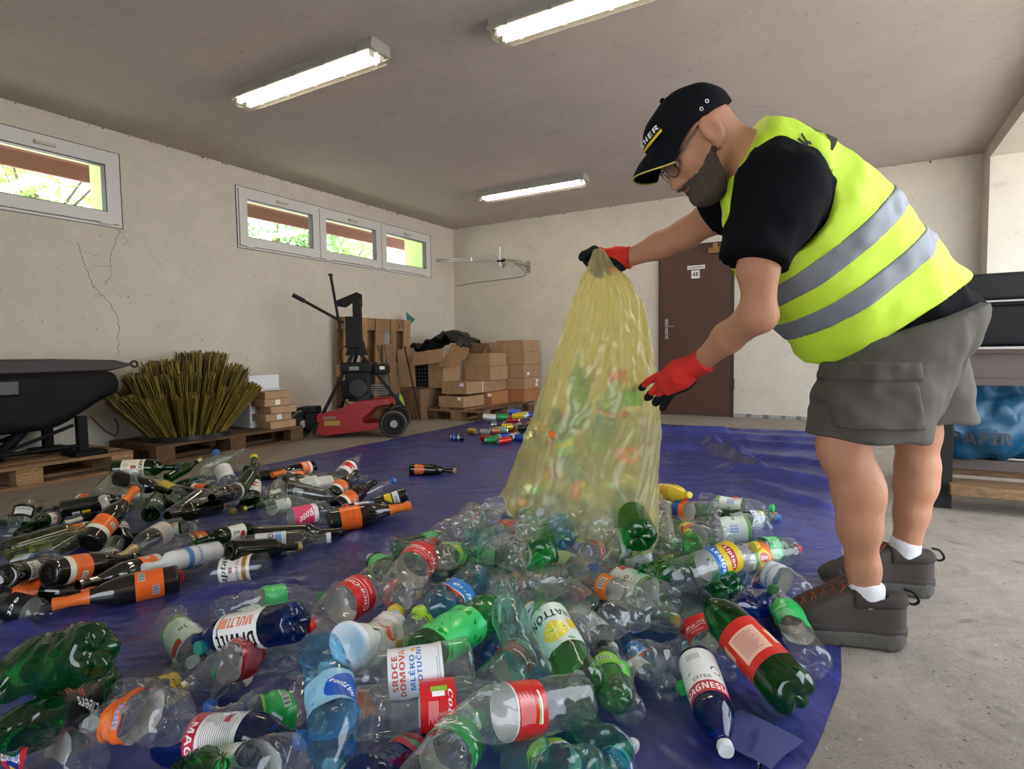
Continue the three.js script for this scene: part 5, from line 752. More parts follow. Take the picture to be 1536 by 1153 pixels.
 ["vo","olive","green","none",0.0,1.0,2.511,0.131,6.199,-0.595,0.471,-0.379,0.529,"pale olive bottle lying at left with green ring","g"],
 ["jr","clearglass","none","none",0.0,1.0,2.542,0.085,6.098,-0.589,0.514,-0.226,0.582,"clear glass jar bottom facing the camera at left","g"],
 ["vo","clearglass","blue","bluewhite",0.0,1.0,2.443,0.054,6.175,-0.195,0.014,-0.633,0.749,"clear bottle with blue cap and printed blue band at left","g"],
 ["be","clearglass","gold","none",0.0,1.0,2.681,0.106,5.927,-0.503,-0.611,-0.606,0.078,"clear bottle with yellow cap pointing at front bottles","g"],
 ["sk","clearglass","goldfoil","whitelab",0.0,1.0,2.642,0.091,5.709,0.514,0.671,0.504,0.18,"clear sparkling wine bottle with gold foil neck","g"],
 ["wh","clearglass","none","whitelab",0.0,1.0,2.547,0.087,4.943,-0.502,0.366,-0.509,0.595,"clear flat bottle with white label at the back right","g"],
 ["sk","brown","orangefoil","orangewine3",0.0,1.0,2.005,0.057,4.41,0.437,0.558,0.547,0.446,"brown bottle with orange band at the back edge of glass heap","g"],
 ["vo","clearglass","none","none",0.0,1.0,2.663,0.138,5.152,-0.341,0.109,-0.704,0.613,"clear bottle across the back of glass heap","g"],
 ["vo","clearglass","none","whitelab",0.0,1.0,2.711,0.085,5.326,-0.329,0.647,-0.653,0.219,"clear bottle right of the standing green bottle","g"],
 ["wh","clearglass","none","none",0.0,1.0,1.956,0.132,5.653,-0.612,0.54,-0.011,0.578,"clear oval bottle base at back left of glass heap","g"],
 ["jr","clearglass","none","none",0.0,1.0,1.947,0.126,5.536,-0.512,0.51,-0.204,0.66,"clear jar base next to clear oval bottle base","g"],
 ["vo","clearglass","none","orangewine3",0.0,1.0,2.454,0.099,5.524,-0.455,0.345,-0.504,0.648,"clear bottle with orange label under the black open bottle","g"],
 ["be","ggreen","goldfoil","none",0.0,1.0,1.671,0.097,5.174,-0.529,0.49,-0.284,0.632,"green bottle with gold foil neck at back of glass heap","g"],
 ["wh","clearglass","none","none",0.0,1.0,1.48,0.079,4.837,-0.499,0.458,-0.355,0.644,"clear bottle base behind the big green whiskey bottle","g"],
 ["wi","ggreen","none","bo",0.0,1.0,2.353,0.092,5.63,-0.645,0.48,0.137,0.579,"green bottle with white letters behind the upright clear bottle","g"],
 ["jr","clearglass","none","blackband",0.0,1.0,2.842,0.06,6.328,-0.415,-0.009,-0.675,0.611,"clear tumbler-like bottle with black band, nearest bottom left","g"],
 ["wi","brown","cork","orangearch",0.0,1.0,2.59,0.045,4.139,-0.25,0.098,-0.681,0.682,"brown wine bottle with arched orange label lying alone on tarp","solo"],
 ["s15","clear","white","none",0.1,1.0,4.175,0.052,6.106,-0.005,-0.532,-0.735,0.42,"buried clear bottle near the crumpled white bottle with smeared red and yellow print","p"],
 ["s1","clear","blue","none",0.54,1.0,4.157,0.048,4.685,0.275,0.588,0.684,0.333,"buried clear bottle near the light green bottle with lemon label and black lettering","p"],
 ["s05","clear","red","orange",0.47,1.0,3.629,0.04,4.443,-0.069,-0.16,-0.731,0.66,"","p"],
 ["s2","clear","none","bar10",0.26,1.0,4.023,0.059,5.189,0.044,-0.104,-0.736,0.667,"buried clear bottle near the clear bottle lying along the bag hem","p"],
 ["s15","green2","none","greenlab",0.51,1.0,3.853,0.052,3.958,0.286,-0.384,-0.677,0.559,"","p"],
 ["s1","ltblue","green","aquila",0.8,1.0,4.505,0.048,5.569,-0.052,-0.43,-0.735,0.521,"buried light blue bottle near the small clear bottle with red label beside dark green base","p"],
 ["s05","tealclear","yellow","cokeback",0.75,1.0,4.038,0.04,5.466,0.362,0.12,0.639,0.668,"buried pale teal bottle near the crumpled bottle with shiny blue label and lime cap","p"],
 ["s1","blue","white","none",0.64,1.0,3.911,0.048,4.585,-0.216,-0.554,-0.705,0.387,"buried dark blue bottle near the clear bottle with plain orange label and bluish barcode","p"],
 ["s05","clear","blue","whitelab",0.82,1.0,3.764,0.04,6.082,-0.076,-0.664,-0.73,0.141,"buried clear bottle near the clear bottle behind the tall light blue bottle","p"],
 ["s15","clear","red","none",0.81,1.0,4.033,0.052,4.467,-0.427,-0.213,-0.599,0.644,"buried clear bottle near the dark blue bottle with red and green label at bottom edge","p"],
 ["s1","clear","none","none",0.8,1.0,4.408,0.048,5.403,0.398,0.022,0.62,0.675,"buried clear bottle near the clear bottle base touching the hem of the yellow bag","p"],
 ["s05","clear","none","orange",0.12,1.0,4.083,0.04,5.51,-0.673,0.232,-0.295,0.638,"buried clear bottle near the teal bottle with blue label under left edge of the bag","p"],
 ["s2","clear","green","bar10",0.65,1.0,4.286,0.059,5.205,-0.322,0.194,-0.664,0.647,"buried clear bottle near the clear star-based bottle right of dark green base","p"],
 ["s15","green2","yellow","greenlab",0.1,1.0,3.771,0.052,5.371,-0.014,0.373,-0.735,0.566,"buried bright green bottle near the small clear bottle with orange cap","p"],
 ["s1","ltblue","orangecap","aquila",0.39,1.0,4.353,0.101,5.945,-0.789,0.147,-0.123,0.584,"buried light blue bottle near the ribbed clear bottle in the middle of heap","p"],
 ["s05","tealclear","white","cokeback",0.86,1.0,3.741,0.04,4.965,-0.152,-0.169,0.718,0.657,"buried pale teal bottle near the pale teal bottle showing its round base towards the camera","p"],
 ["s05","clear","none","whitelab",0.42,1.0,4.723,0.04,5.793,-0.339,-0.094,0.651,0.672,"buried clear bottle near the crushed clear bottle without label left of the white-labelled blue bottle","p"],
 ["s15","clear","none","none",0.58,1.0,3.513,0.052,4.301,-0.515,-0.18,-0.524,0.654,"","p"],
 ["s1","clear","green","none",0.6,1.0,4.201,0.048,5.373,0.264,0.51,0.688,0.443,"buried clear bottle near the clear bottle beside the orange barcode bottle","p"],
 ["s05","clear","yellow","orange",0.68,1.0,4.48,0.04,4.497,-0.173,0.456,0.714,0.503,"buried clear bottle near the clear bottle with white cap and blue label at bottom edge","p"],
 ["s15","green2","white","greenlab",0.12,1.0,3.77,0.052,5.602,-0.555,0.213,0.482,0.644,"buried bright green bottle near the clear bottle without label behind the big cola bottles","p"],
 ["s05","tealclear","red","cokeback",0.37,1.0,4.145,0.04,4.243,-0.447,-0.331,-0.507,0.659,"","p"],
 ["s15","green","none","esence",0.74,1.0,3.871,0.052,4.477,-0.343,0.536,-0.65,0.415,"","p"],
 ["s05","clear","green","whitelab",0.81,1.0,4.439,0.04,5.993,-0.112,0.655,0.726,0.178,"buried clear bottle near the crumpled pale teal bottle at bottom edge","p"],
 ["s15","clear","yellow","none",0.4,1.0,3.569,0.051,3.977,0.197,0.761,0.615,0.06,"","p"],
 ["s1","clear","orangecap","none",0.63,1.0,3.65,0.048,5.034,-0.393,-0.658,-0.624,0.156,"buried clear bottle near the green plastic bottle with black wrap label and slanted white lettering","p"],
 ["s05","clear","white","orange",0.36,1.0,4.789,0.04,5.074,-0.061,-0.163,0.732,0.659,"buried clear bottle near the smooth clear bottle lying behind green bottle with yellow cap","p"],
 ["s2","clear","blue","bar10",0.71,1.0,4.258,0.057,4.346,-0.022,-0.303,0.586,0.751,"","p"],
 ["s15","green2","red","greenlab",0.45,1.0,4.731,0.052,4.873,-0.647,-0.005,-0.35,0.678,"buried bright green bottle near the clear bottle with pale barcode label and blue cap","p"],
 ["s1","ltblue","none","aquila",0.76,1.0,4.658,0.048,4.902,0.226,-0.148,-0.702,0.66,"buried light blue bottle near the green bottle with red lettering behind iced tea bottle","p"],
 ["s05","tealclear","none","cokeback",0.31,1.0,4.505,0.04,4.972,0.078,-0.138,0.73,0.665,"buried pale teal bottle near the small crushed green bottle below dark green base","p"],
 ["s1","blue","yellow","none",0.68,1.0,4.589,0.05,4.863,0.177,-0.647,-0.632,0.387,"buried dark blue bottle near the small clear bottle with orange label and black barcode","p"],
 ["s05","clear","orangecap","whitelab",0.41,1.0,3.95,0.04,4.965,-0.057,-0.192,-0.732,0.651,"buried clear bottle near the blue bottle with white label lying on tarp, white cap nearest","p"],
 ["s15","clear","white","none",0.21,1.0,4.03,0.052,5.911,-0.499,0.04,-0.54,0.677,"buried clear bottle near the large clear cola bottle with its red cap facing the camera","p"],
 ["s1","clear","blue","none",0.27,1.0,3.648,0.112,5.513,-0.32,0.534,-0.745,0.241,"buried clear bottle near the pale teal bottle with teal cap beside the blue white-labelled bottle","p"],
 ["s05","clear","red","orange",0.68,1.0,4.478,0.04,4.119,-0.13,-0.358,-0.723,0.577,"","p"],
 ["s2","clear","none","bar10",0.42,1.0,3.965,0.059,4.335,-0.515,0.007,-0.528,0.675,"","p"],
 ["s15","green2","none","greenlab",0.79,1.0,3.829,0.052,4.394,0.08,-0.21,0.731,0.644,"","p"],
 ["s1","ltblue","green","aquila",0.51,1.0,4.174,0.111,4.445,0.401,0.438,0.702,0.392,"","p"],
 ["s05","tealclear","yellow","cokeback",0.21,1.0,4.268,0.04,5.43,-0.671,0.015,-0.298,0.679,"buried pale teal bottle near the blue-tinted bottle base under the yellow bag edge","p"],
 ["s15","green","orangecap","esence",0.15,1.0,3.997,0.085,5.272,-0.051,-0.187,-0.765,0.615,"buried dark green bottle near the small clear bottle with white cap under the bag","p"],
 ["s1","blue","white","none",0.67,1.0,3.716,0.047,5.353,-0.456,0.505,-0.459,0.571,"buried dark blue bottle near the bulging clear bottle beside the white and yellow label bottle","p"],
 ["s05","clear","blue","whitelab",0.58,1.0,4.497,0.04,4.929,-0.29,0.497,-0.674,0.462,"buried clear bottle near the iced tea bottle with yellow cap and blue and yellow label","p"],
 ["s1","clear","none","none",0.45,1.0,4.664,0.048,4.864,-0.707,0.325,-0.208,0.592,"buried clear bottle near the dark blue bottle beneath the clear star-based bottle with red cap","p"],
 ["s05","clear","none","orange",0.54,1.0,4.07,0.04,5.576,0.446,0.372,0.583,0.568,"buried clear bottle near the crushed clear bottle with green and yellow striped label","p"],
 ["s2","clear","green","bar10",0.43,1.0,4.431,0.059,4.186,-0.06,-0.16,-0.684,0.709,"","p"],
 ["s15","green2","yellow","greenlab",0.85,1.0,4.377,0.052,5.218,0.024,-0.379,-0.735,0.562,"buried bright green bottle near the clear bottle with pale label tucked behind dark green base","p"],
 ["s1","ltblue","orangecap","aquila",0.8,1.0,4.553,0.048,5.445,-0.202,-0.231,0.709,0.635,"buried light blue bottle near the dark green bottle showing its star-shaped base to the camera","p"],
 ["s05","tealclear","white","cokeback",0.47,1.0,3.663,0.04,5.264,-0.553,0.549,-0.484,0.4,"buried pale teal bottle near the clear bottle with red screw cap and red barcode label","p"],
 ["s1","blue","red","none",0.76,1.0,4.548,0.048,5.146,-0.719,0.132,-0.162,0.663,"buried dark blue bottle near the crushed green bottle left of iced tea bottle","p"],
 ["s05","clear","none","whitelab",0.41,1.0,4.108,0.04,6.053,0.292,-0.032,0.674,0.678,"buried clear bottle near the deep blue bottle with white label and big black lettering","p"],
 ["s15","clear","none","none",0.44,1.0,4.884,0.052,5.566,-0.419,0.057,0.604,0.676,"buried clear bottle near the clear bottle with green label leaning against the brown shoe","p"],
 ["s1","clear","green","none",0.46,1.0,3.781,0.048,4.72,0.202,0.165,0.709,0.655,"buried clear bottle near the clear cola bottle with red cap and bright red back label","p"],
 ["s05","clear","yellow","orange",0.81,1.0,3.83,0.04,5.557,-0.514,-0.06,-0.524,0.676,"buried clear bottle near the crushed clear bottle at the left foot of yellow bag","p"],
 ["s2","clear","orangecap","bar10",0.26,1.0,4.057,0.059,5.765,-0.433,0.131,-0.597,0.662,"buried clear bottle near the clear bottle with bright red film label behind the cola bottles","p"],
 ["s1","ltblue","blue","aquila",0.69,1.0,4.241,0.048,4.752,-0.691,-0.082,0.255,0.671,"buried light blue bottle near the small light green bottle with dark cap and green label","p"],
 ["s05","tealclear","red","cokeback",0.4,1.0,4.742,0.04,5.248,-0.668,0.022,0.305,0.678,"buried pale teal bottle near the small green bottle with yellow cap","p"],
 ["s15","green","none","esence",0.87,1.0,4.508,0.051,4.668,0.056,-0.141,0.664,0.732,"buried dark green bottle near the big dark green bottle with red label, nearest the shoe","p"],
 ["s1","blue","none","none",0.67,1.0,3.72,0.048,4.822,0.145,-0.092,-0.723,0.67,"buried dark blue bottle near the rough teal bottle behind the red label bottle","p"],
 ["s05","clear","green","whitelab",0.63,1.0,3.556,0.039,4.493,-0.302,0.585,-0.548,0.515,"","p"],
 ["s15","clear","yellow","none",0.49,1.0,4.452,0.052,5.815,0.227,0.511,0.699,0.445,"buried clear bottle near the clear bottle with white label and yellow fruit print","p"],
 ["s1","clear","orangecap","none",0.12,1.0,4.305,0.048,4.272,0.387,-0.302,-0.627,0.604,"","p"],
 ["s05","clear","white","orange",0.32,1.0,3.532,0.04,4.538,-0.389,-0.303,-0.623,0.608,"buried clear bottle near the dented dark green plastic bottle lying above the black label bottle","p"],
 ["s2","clear","blue","bar10",0.23,1.0,4.778,0.059,4.474,-0.176,0.465,0.716,0.489,"buried clear bottle near the teal bottle with lime and white label at bottom edge","p"],
 ["s15","green2","red","greenlab",0.86,1.0,4.515,0.052,4.373,-0.207,-0.336,0.705,0.589,"","p"],
 ["s1","ltblue","none","aquila",0.63,1.0,3.721,0.048,4.282,-0.206,0.191,-0.708,0.648,"","p"],
 ["s05","tealclear","none","cokeback",0.11,1.0,4.483,0.039,5.559,-0.408,0.123,0.443,0.789,"buried pale teal bottle near the clear bottle with blue cap under the bag hem","p"],
 ["s1","blue","yellow","none",0.78,1.0,3.885,0.048,5.009,0.181,0.63,0.714,0.244,"buried dark blue bottle near the small clear bottle with wide green band and pale cap","p"],
 ["s05","clear","orangecap","whitelab",0.65,1.0,4.01,0.04,3.99,-0.034,-0.677,-0.734,0.044,"","p"],
 ["s15","clear","white","none",0.75,1.0,3.656,0.051,4.57,0.54,0.313,0.401,0.671,"buried clear bottle near the small clear bottle with teal cap behind dented dark green bottle","p"],
 ["s1","clear","blue","none",0.6,1.0,4.693,0.048,4.44,-0.645,0.143,-0.357,0.661,"","p"],
 ["s05","clear","red","orange",0.4,1.0,4.116,0.04,6.256,-0.525,0.431,-0.513,0.524,"buried clear bottle near the flattened clear bottle with green label and white letter shape","p"],
 ["s2","clear","none","bar10",0.26,1.0,4.336,0.059,5.56,0.086,-0.329,-0.732,0.59,"buried clear bottle near the bright green bottle base below the blue-tinted base","p"],
 ["s15","green2","none","greenlab",0.34,1.0,4.393,0.052,4.883,-0.544,0.039,-0.495,0.677,"buried bright green bottle near the badly crushed clear bottle with radiating creases","p"],
 ["s1","ltblue","green","aquila",0.84,1.0,3.939,0.048,4.519,-0.2,0.312,0.709,0.6,"","p"],
 ["s05","tealclear","yellow","cokeback",0.48,1.0,3.692,0.04,5.387,0.168,-0.151,-0.715,0.662,"buried pale teal bottle near the crushed clear bottle below the bag hem","p"],
 ["s15","green","orangecap","esence",0.52,1.0,4.563,0.052,4.411,-0.661,-0.142,-0.322,0.663,"","p"],
 ["s05","clear","blue","whitelab",0.7,1.0,4.328,0.04,6.433,-0.734,0.359,0.0,0.576,"buried clear bottle near the clear bottle with white label bearing an orange round emblem","p"],
 ["s15","clear","red","none",0.23,1.0,4.147,0.052,5.981,-0.268,-0.647,-0.684,0.203,"buried clear bottle near the small bottle with lime label and black squares","p"],
 ["s1","clear","none","none",0.32,1.0,4.32,0.048,6.03,-0.537,0.079,0.504,0.671,"buried clear bottle near the clear milk bottle with white label and blue stripe","p"],
 ["s05","clear","none","orange",0.84,1.0,4.048,0.04,5.401,-0.421,0.31,0.601,0.604,"buried clear bottle near the small cola bottle with red cap below the bag","p"],
 ["s2","clear","green","bar10",0.48,1.0,3.417,0.059,6.148,-0.492,-0.538,-0.549,0.408,"buried clear bottle near the clear bottle with bright green label and green screw cap","p"],
 ["s15","green2","yellow","greenlab",0.38,1.0,3.584,0.052,5.395,-0.718,0.142,-0.157,0.663,"buried bright green bottle near the crushed clear bottle with torn yellow label at its base","p"],
 ["vo","clearglass","none","none",0.0,1.0,1.724,0.044,5.932,-0.272,0.554,-0.681,0.395,"buried clear bottle near the small green bottle with red and white label at far left","g"],
 ["wh","clearglass","foil","whitelab",0.0,1.0,1.922,0.052,5.319,0.155,-0.17,0.72,0.655,"buried clear bottle near the clear sparkling wine bottle with gold foil neck","g"],
 ["wi","black","none","sticker",0.0,1.0,1.942,0.044,4.545,0.413,0.22,0.605,0.644,"buried black bottle near the dark green bottle neck with gold ring behind clear rum bottle","g"],
 ["be","ggreen","gold","none",0.0,1.0,1.614,0.037,4.92,0.259,0.621,0.682,0.286,"buried green bottle near the black wine bottle with orange seal and orange foil neck, frontmost","g"],
 ["sk","dgreen","none","orangewine3",0.0,1.0,2.223,0.05,5.768,0.504,0.314,0.536,0.6,"buried dark green bottle near the green bottle with white letters behind the upright clear bottle","g"],
 ["wi","brown","foil","none",0.0,1.0,1.672,0.044,5.202,-0.1,0.194,-0.726,0.653,"buried brown bottle near the green bottle with gold foil neck at back of glass heap","g"],
 ["jr","clearglass","none","whitelab",0.0,1.0,2.256,0.046,4.744,-0.422,0.626,-0.632,0.172,"buried clear jar near the dark bottle with blue cap at right end of glass heap","g"],
 ["vo","clearglass","gold","sticker",0.0,1.0,1.569,0.044,4.656,0.084,0.328,-0.729,0.595,"buried clear bottle near the clear rum bottle with white label and gold band","g"],
 ["vo","clearglass","none","none",0.0,1.0,2.602,0.044,4.512,-0.109,0.352,0.725,0.581,"buried clear bottle near the brown bottle with orange label next to slim clear bottle","g"],
 ["wh","clearglass","foil","orangewine3",0.0,1.0,2.565,0.052,6.316,-0.298,0.443,-0.674,0.511,"buried clear bottle near the pale olive bottle lying at left with green ring","g"],
 ["wi","black","none","none",0.0,1.0,1.847,0.067,5.251,0.085,0.264,-0.754,0.596,"buried black bottle near the small upright clear bottle with blue cap","g"],
 ["be","ggreen","gold","whitelab",0.0,1.0,2.254,0.037,5.066,0.104,0.091,0.722,0.678,"buried green bottle near the clear bottle right of the standing green bottle","g"],
 ["sk","dgreen","none","sticker",0.0,1.0,2.185,0.05,4.836,-0.506,0.537,-0.534,0.413,"buried dark green bottle near the dark green bottle mouth facing the camera","g"],
 ["wi","brown","foil","none",0.0,1.0,2.734,0.044,4.68,0.184,0.61,0.709,0.301,"buried brown bottle near the slim clear bottle with small blue cap at back right","g"],
 ["jr","clearglass","none","orangewine3",0.0,1.0,2.064,0.046,4.915,0.361,0.646,0.67,0.062,"buried clear jar near the clear bottle with pink and white label","g"],
 ["vo","clearglass","gold","none",0.0,1.0,2.472,0.044,5.02,-0.087,-0.151,-0.728,0.663,"buried clear bottle near the clear bottle across the back of glass heap","g"],
 ["vo","clearglass","none","whitelab",0.0,1.0,1.957,0.044,5.061,-0.474,0.219,0.559,0.644,"buried clear bottle near the large clear bottle with blue cap at back of the heap","g"],
 ["wh","clearglass","foil","sticker",0.0,1.0,1.655,0.052,5.908,0.112,0.669,0.728,0.098,"buried clear bottle near the clear glass jar bottom facing the camera at left","g"],
 ["wi","black","none","none",0.0,1.0,1.927,0.203,5.555,-0.275,-0.004,-0.727,0.629,"buried black bottle near the clear jar base next to clear oval bottle base","g"],
 ["be","ggreen","gold","orangewine3",0.0,1.0,2.491,0.037,5.54,0.555,0.095,0.474,0.677,"buried green bottle near the clear bottle with orange label under the black open bottle","g"],
 ["sk","dgreen","none","none",0.0,1.0,2.42,0.05,4.422,0.58,0.104,0.452,0.669,"buried dark green bottle near the clear vodka bottle with blue lettering and white cap","g"],
 ["wi","brown","foil","whitelab",0.0,1.0,1.861,0.044,5.466,0.195,0.669,0.706,0.125,"buried brown bottle near the clear oval bottle base at back left of glass heap","g"],
 ["jr","clearglass","none","sticker",0.0,1.0,2.411,0.046,4.649,-0.511,-0.408,-0.564,0.505,"buried clear jar near the clear bottle with red and white label at the back","g"],
 ["vo","clearglass","gold","none",0.0,1.0,1.621,0.044,5.349,0.619,0.609,0.393,0.301,"buried clear bottle near the black bottle with orange and white label beside white painted bottle","g"],
 ["vo","clearglass","none","orangewine3",0.0,1.0,2.098,0.044,4.728,-0.55,0.526,-0.485,0.431,"buried clear bottle near the black bottle with white sticker behind clear vodka bottle","g"],
 ["wh","clearglass","foil","none",0.0,1.0,1.54,0.052,4.882,-0.096,0.064,-0.73,0.673,"buried clear bottle near the clear bottle base behind the big green whiskey bottle","g"],
 ["wi","black","none","whitelab",0.0,1.0,1.704,0.044,5.746,-0.612,0.08,-0.389,0.684,"buried black bottle near the clear bottle with yellow cap pointing at front bottles","g"],
 ["be","ggreen","gold","sticker",0.0,1.0,1.595,0.037,5.739,0.512,0.498,0.52,0.468,"buried green bottle near the black wine bottle with orange label, front left of glass heap","g"],
 ["sk","dgreen","none","none",0.0,1.0,2.167,0.05,5.248,-0.076,0.353,0.732,0.578,"buried dark green bottle near the black bottle with open mouth facing the camera","g"],
 ["wi","brown","foil","orangewine3",0.0,1.0,2.33,0.044,5.741,0.001,0.627,0.733,0.266,"buried brown bottle near the clear bottle standing upright with white cap","g"],
 ["jr","clearglass","none","none",0.0,1.0,2.191,0.046,4.585,-0.538,-0.288,-0.538,0.582,"buried clear jar near the white painted bottle with blue printed end","g"],
 ["vo","clearglass","gold","whitelab",0.0,1.0,2.149,0.044,5.362,-0.492,-0.262,-0.544,0.627,"buried clear bottle near the clear bottle with yellow label behind upright clear bottle","g"],
 ["vo","clearglass","none","sticker",0.0,1.0,1.858,0.088,5.12,-0.664,0.617,-0.416,0.073,"buried clear bottle near the short green bottle with white and red label","g"],
 ["wh","clearglass","foil","none",0.0,1.0,1.879,0.052,5.909,-0.638,0.476,-0.368,0.481,"buried clear bottle near the clear glass jar with white sticker at far left","g"],
 ["wi","black","none","orangewine3",0.0,1.0,1.48,0.044,5.142,0.644,0.681,0.349,0.008,"buried black bottle near the black bottle with white barcode sticker showing its base","g"],
 ["be","ggreen","gold","none",0.0,1.0,2.434,0.037,4.984,0.588,0.364,0.432,0.579,"buried green bottle near the black bottle base with orange label facing the camera","g"],
 ["sk","dgreen","none","whitelab",0.0,1.0,2.273,0.049,5.105,0.473,0.396,0.436,0.655,"buried dark green bottle near the green bottle base facing the camera beside standing green bottle","g"],
 ["wi","brown","foil","sticker",0.0,1.0,2.511,0.108,5.024,-0.054,0.223,-0.788,0.571,"buried brown bottle near the clear flat bottle with white label at the back right","g"],
 ["jr","clearglass","none","none",0.0,1.0,2.283,0.046,5.009,-0.155,-0.396,-0.745,0.515,"buried clear jar near the clear bottle showing round base beside pink label bottle","g"],
 ["vo","clearglass","gold","orangewine3",0.0,1.0,1.516,0.044,5.571,0.082,0.195,-0.675,0.707,"buried clear bottle near the black bottle with orange and white label behind front black bottle","g"],
 ["vo","clearglass","none","none",0.0,1.0,1.711,0.044,6.156,-0.301,0.264,-0.669,0.626,"buried clear bottle near the clear bottle with blue cap and printed blue band at left","g"],
 ["wh","clearglass","foil","whitelab",0.0,1.0,2.368,0.052,4.649,0.575,0.249,0.461,0.629,"buried clear bottle near the black bottle with yellow and white label at right end","g"],
 ["wi","black","none","sticker",0.0,1.0,2.572,0.044,5.931,-0.496,-0.495,-0.539,0.467,"buried black bottle near the black bottle with orange label tilted toward the front bottles","g"],
 ["be","ggreen","gold","none",0.0,1.0,1.934,0.037,5.394,-0.075,0.308,0.726,0.61,"buried green bottle near the clear bottle base below dark green bottle mouth","g"],
 ["sk","dgreen","none","orangewine3",0.0,1.0,1.859,0.05,5.176,-0.108,0.213,-0.728,0.643,"buried dark green bottle near the clear bottle with brown and orange label","g"],
 ["wi","brown","foil","none",0.0,1.0,2.115,0.044,5.951,-0.319,0.273,0.66,0.624,"buried brown bottle near the long black bottle lying at back left of glass heap","g"],
];

const NAME = { wi: 'wine_bottle', sk: 'wine_bottle', vo: 'glass_bottle', wh: 'glass_bottle', be: 'glass_bottle', jr: 'glass_jar' };
const WORD = { clear: 'clear', green: 'dark green', green2: 'bright green', ltgreen: 'light green', tealclear: 'pale teal', teal: 'teal', blue: 'dark blue', ltblue: 'light blue', clearglass: 'clear', ggreen: 'green', dgreen: 'dark green', brown: 'brown', black: 'black' };
for (const [k, body, cap, lab, cr, s, x, y, z, a, b, c, d, desc, pile] of ROWS) {
  const glass = !!NAME[k], name = NAME[k] || 'plastic_bottle', noun = k === 'jr' ? 'jar' : 'bottle';
  let label = desc, group = glass ? 'glass bottles in the glass heap' : 'plastic bottles in the plastic heap';
  if (!label) { const size = ['s05', 'w05', 'be'].includes(k) ? 'small ' : ''; label = `${size}${WORD[body]} ${glass ? 'glass' : 'plastic'} ${noun} buried ${cap === 'none' ? 'without cap ' : `with ${({ orangecap: 'orange', foil: 'silver' })[cap] || cap} cap `}among the heap of ${glass ? 'glass' : 'plastic'}`; group = `${WORD[body]} buried ${glass ? 'glass' : 'plastic'} ${noun}s, ${size}${cap}`; }
  bottle(name, label, k, body, cap, lab, cr, s, [x, y, z], [a, b, c, d], noun, group);
}

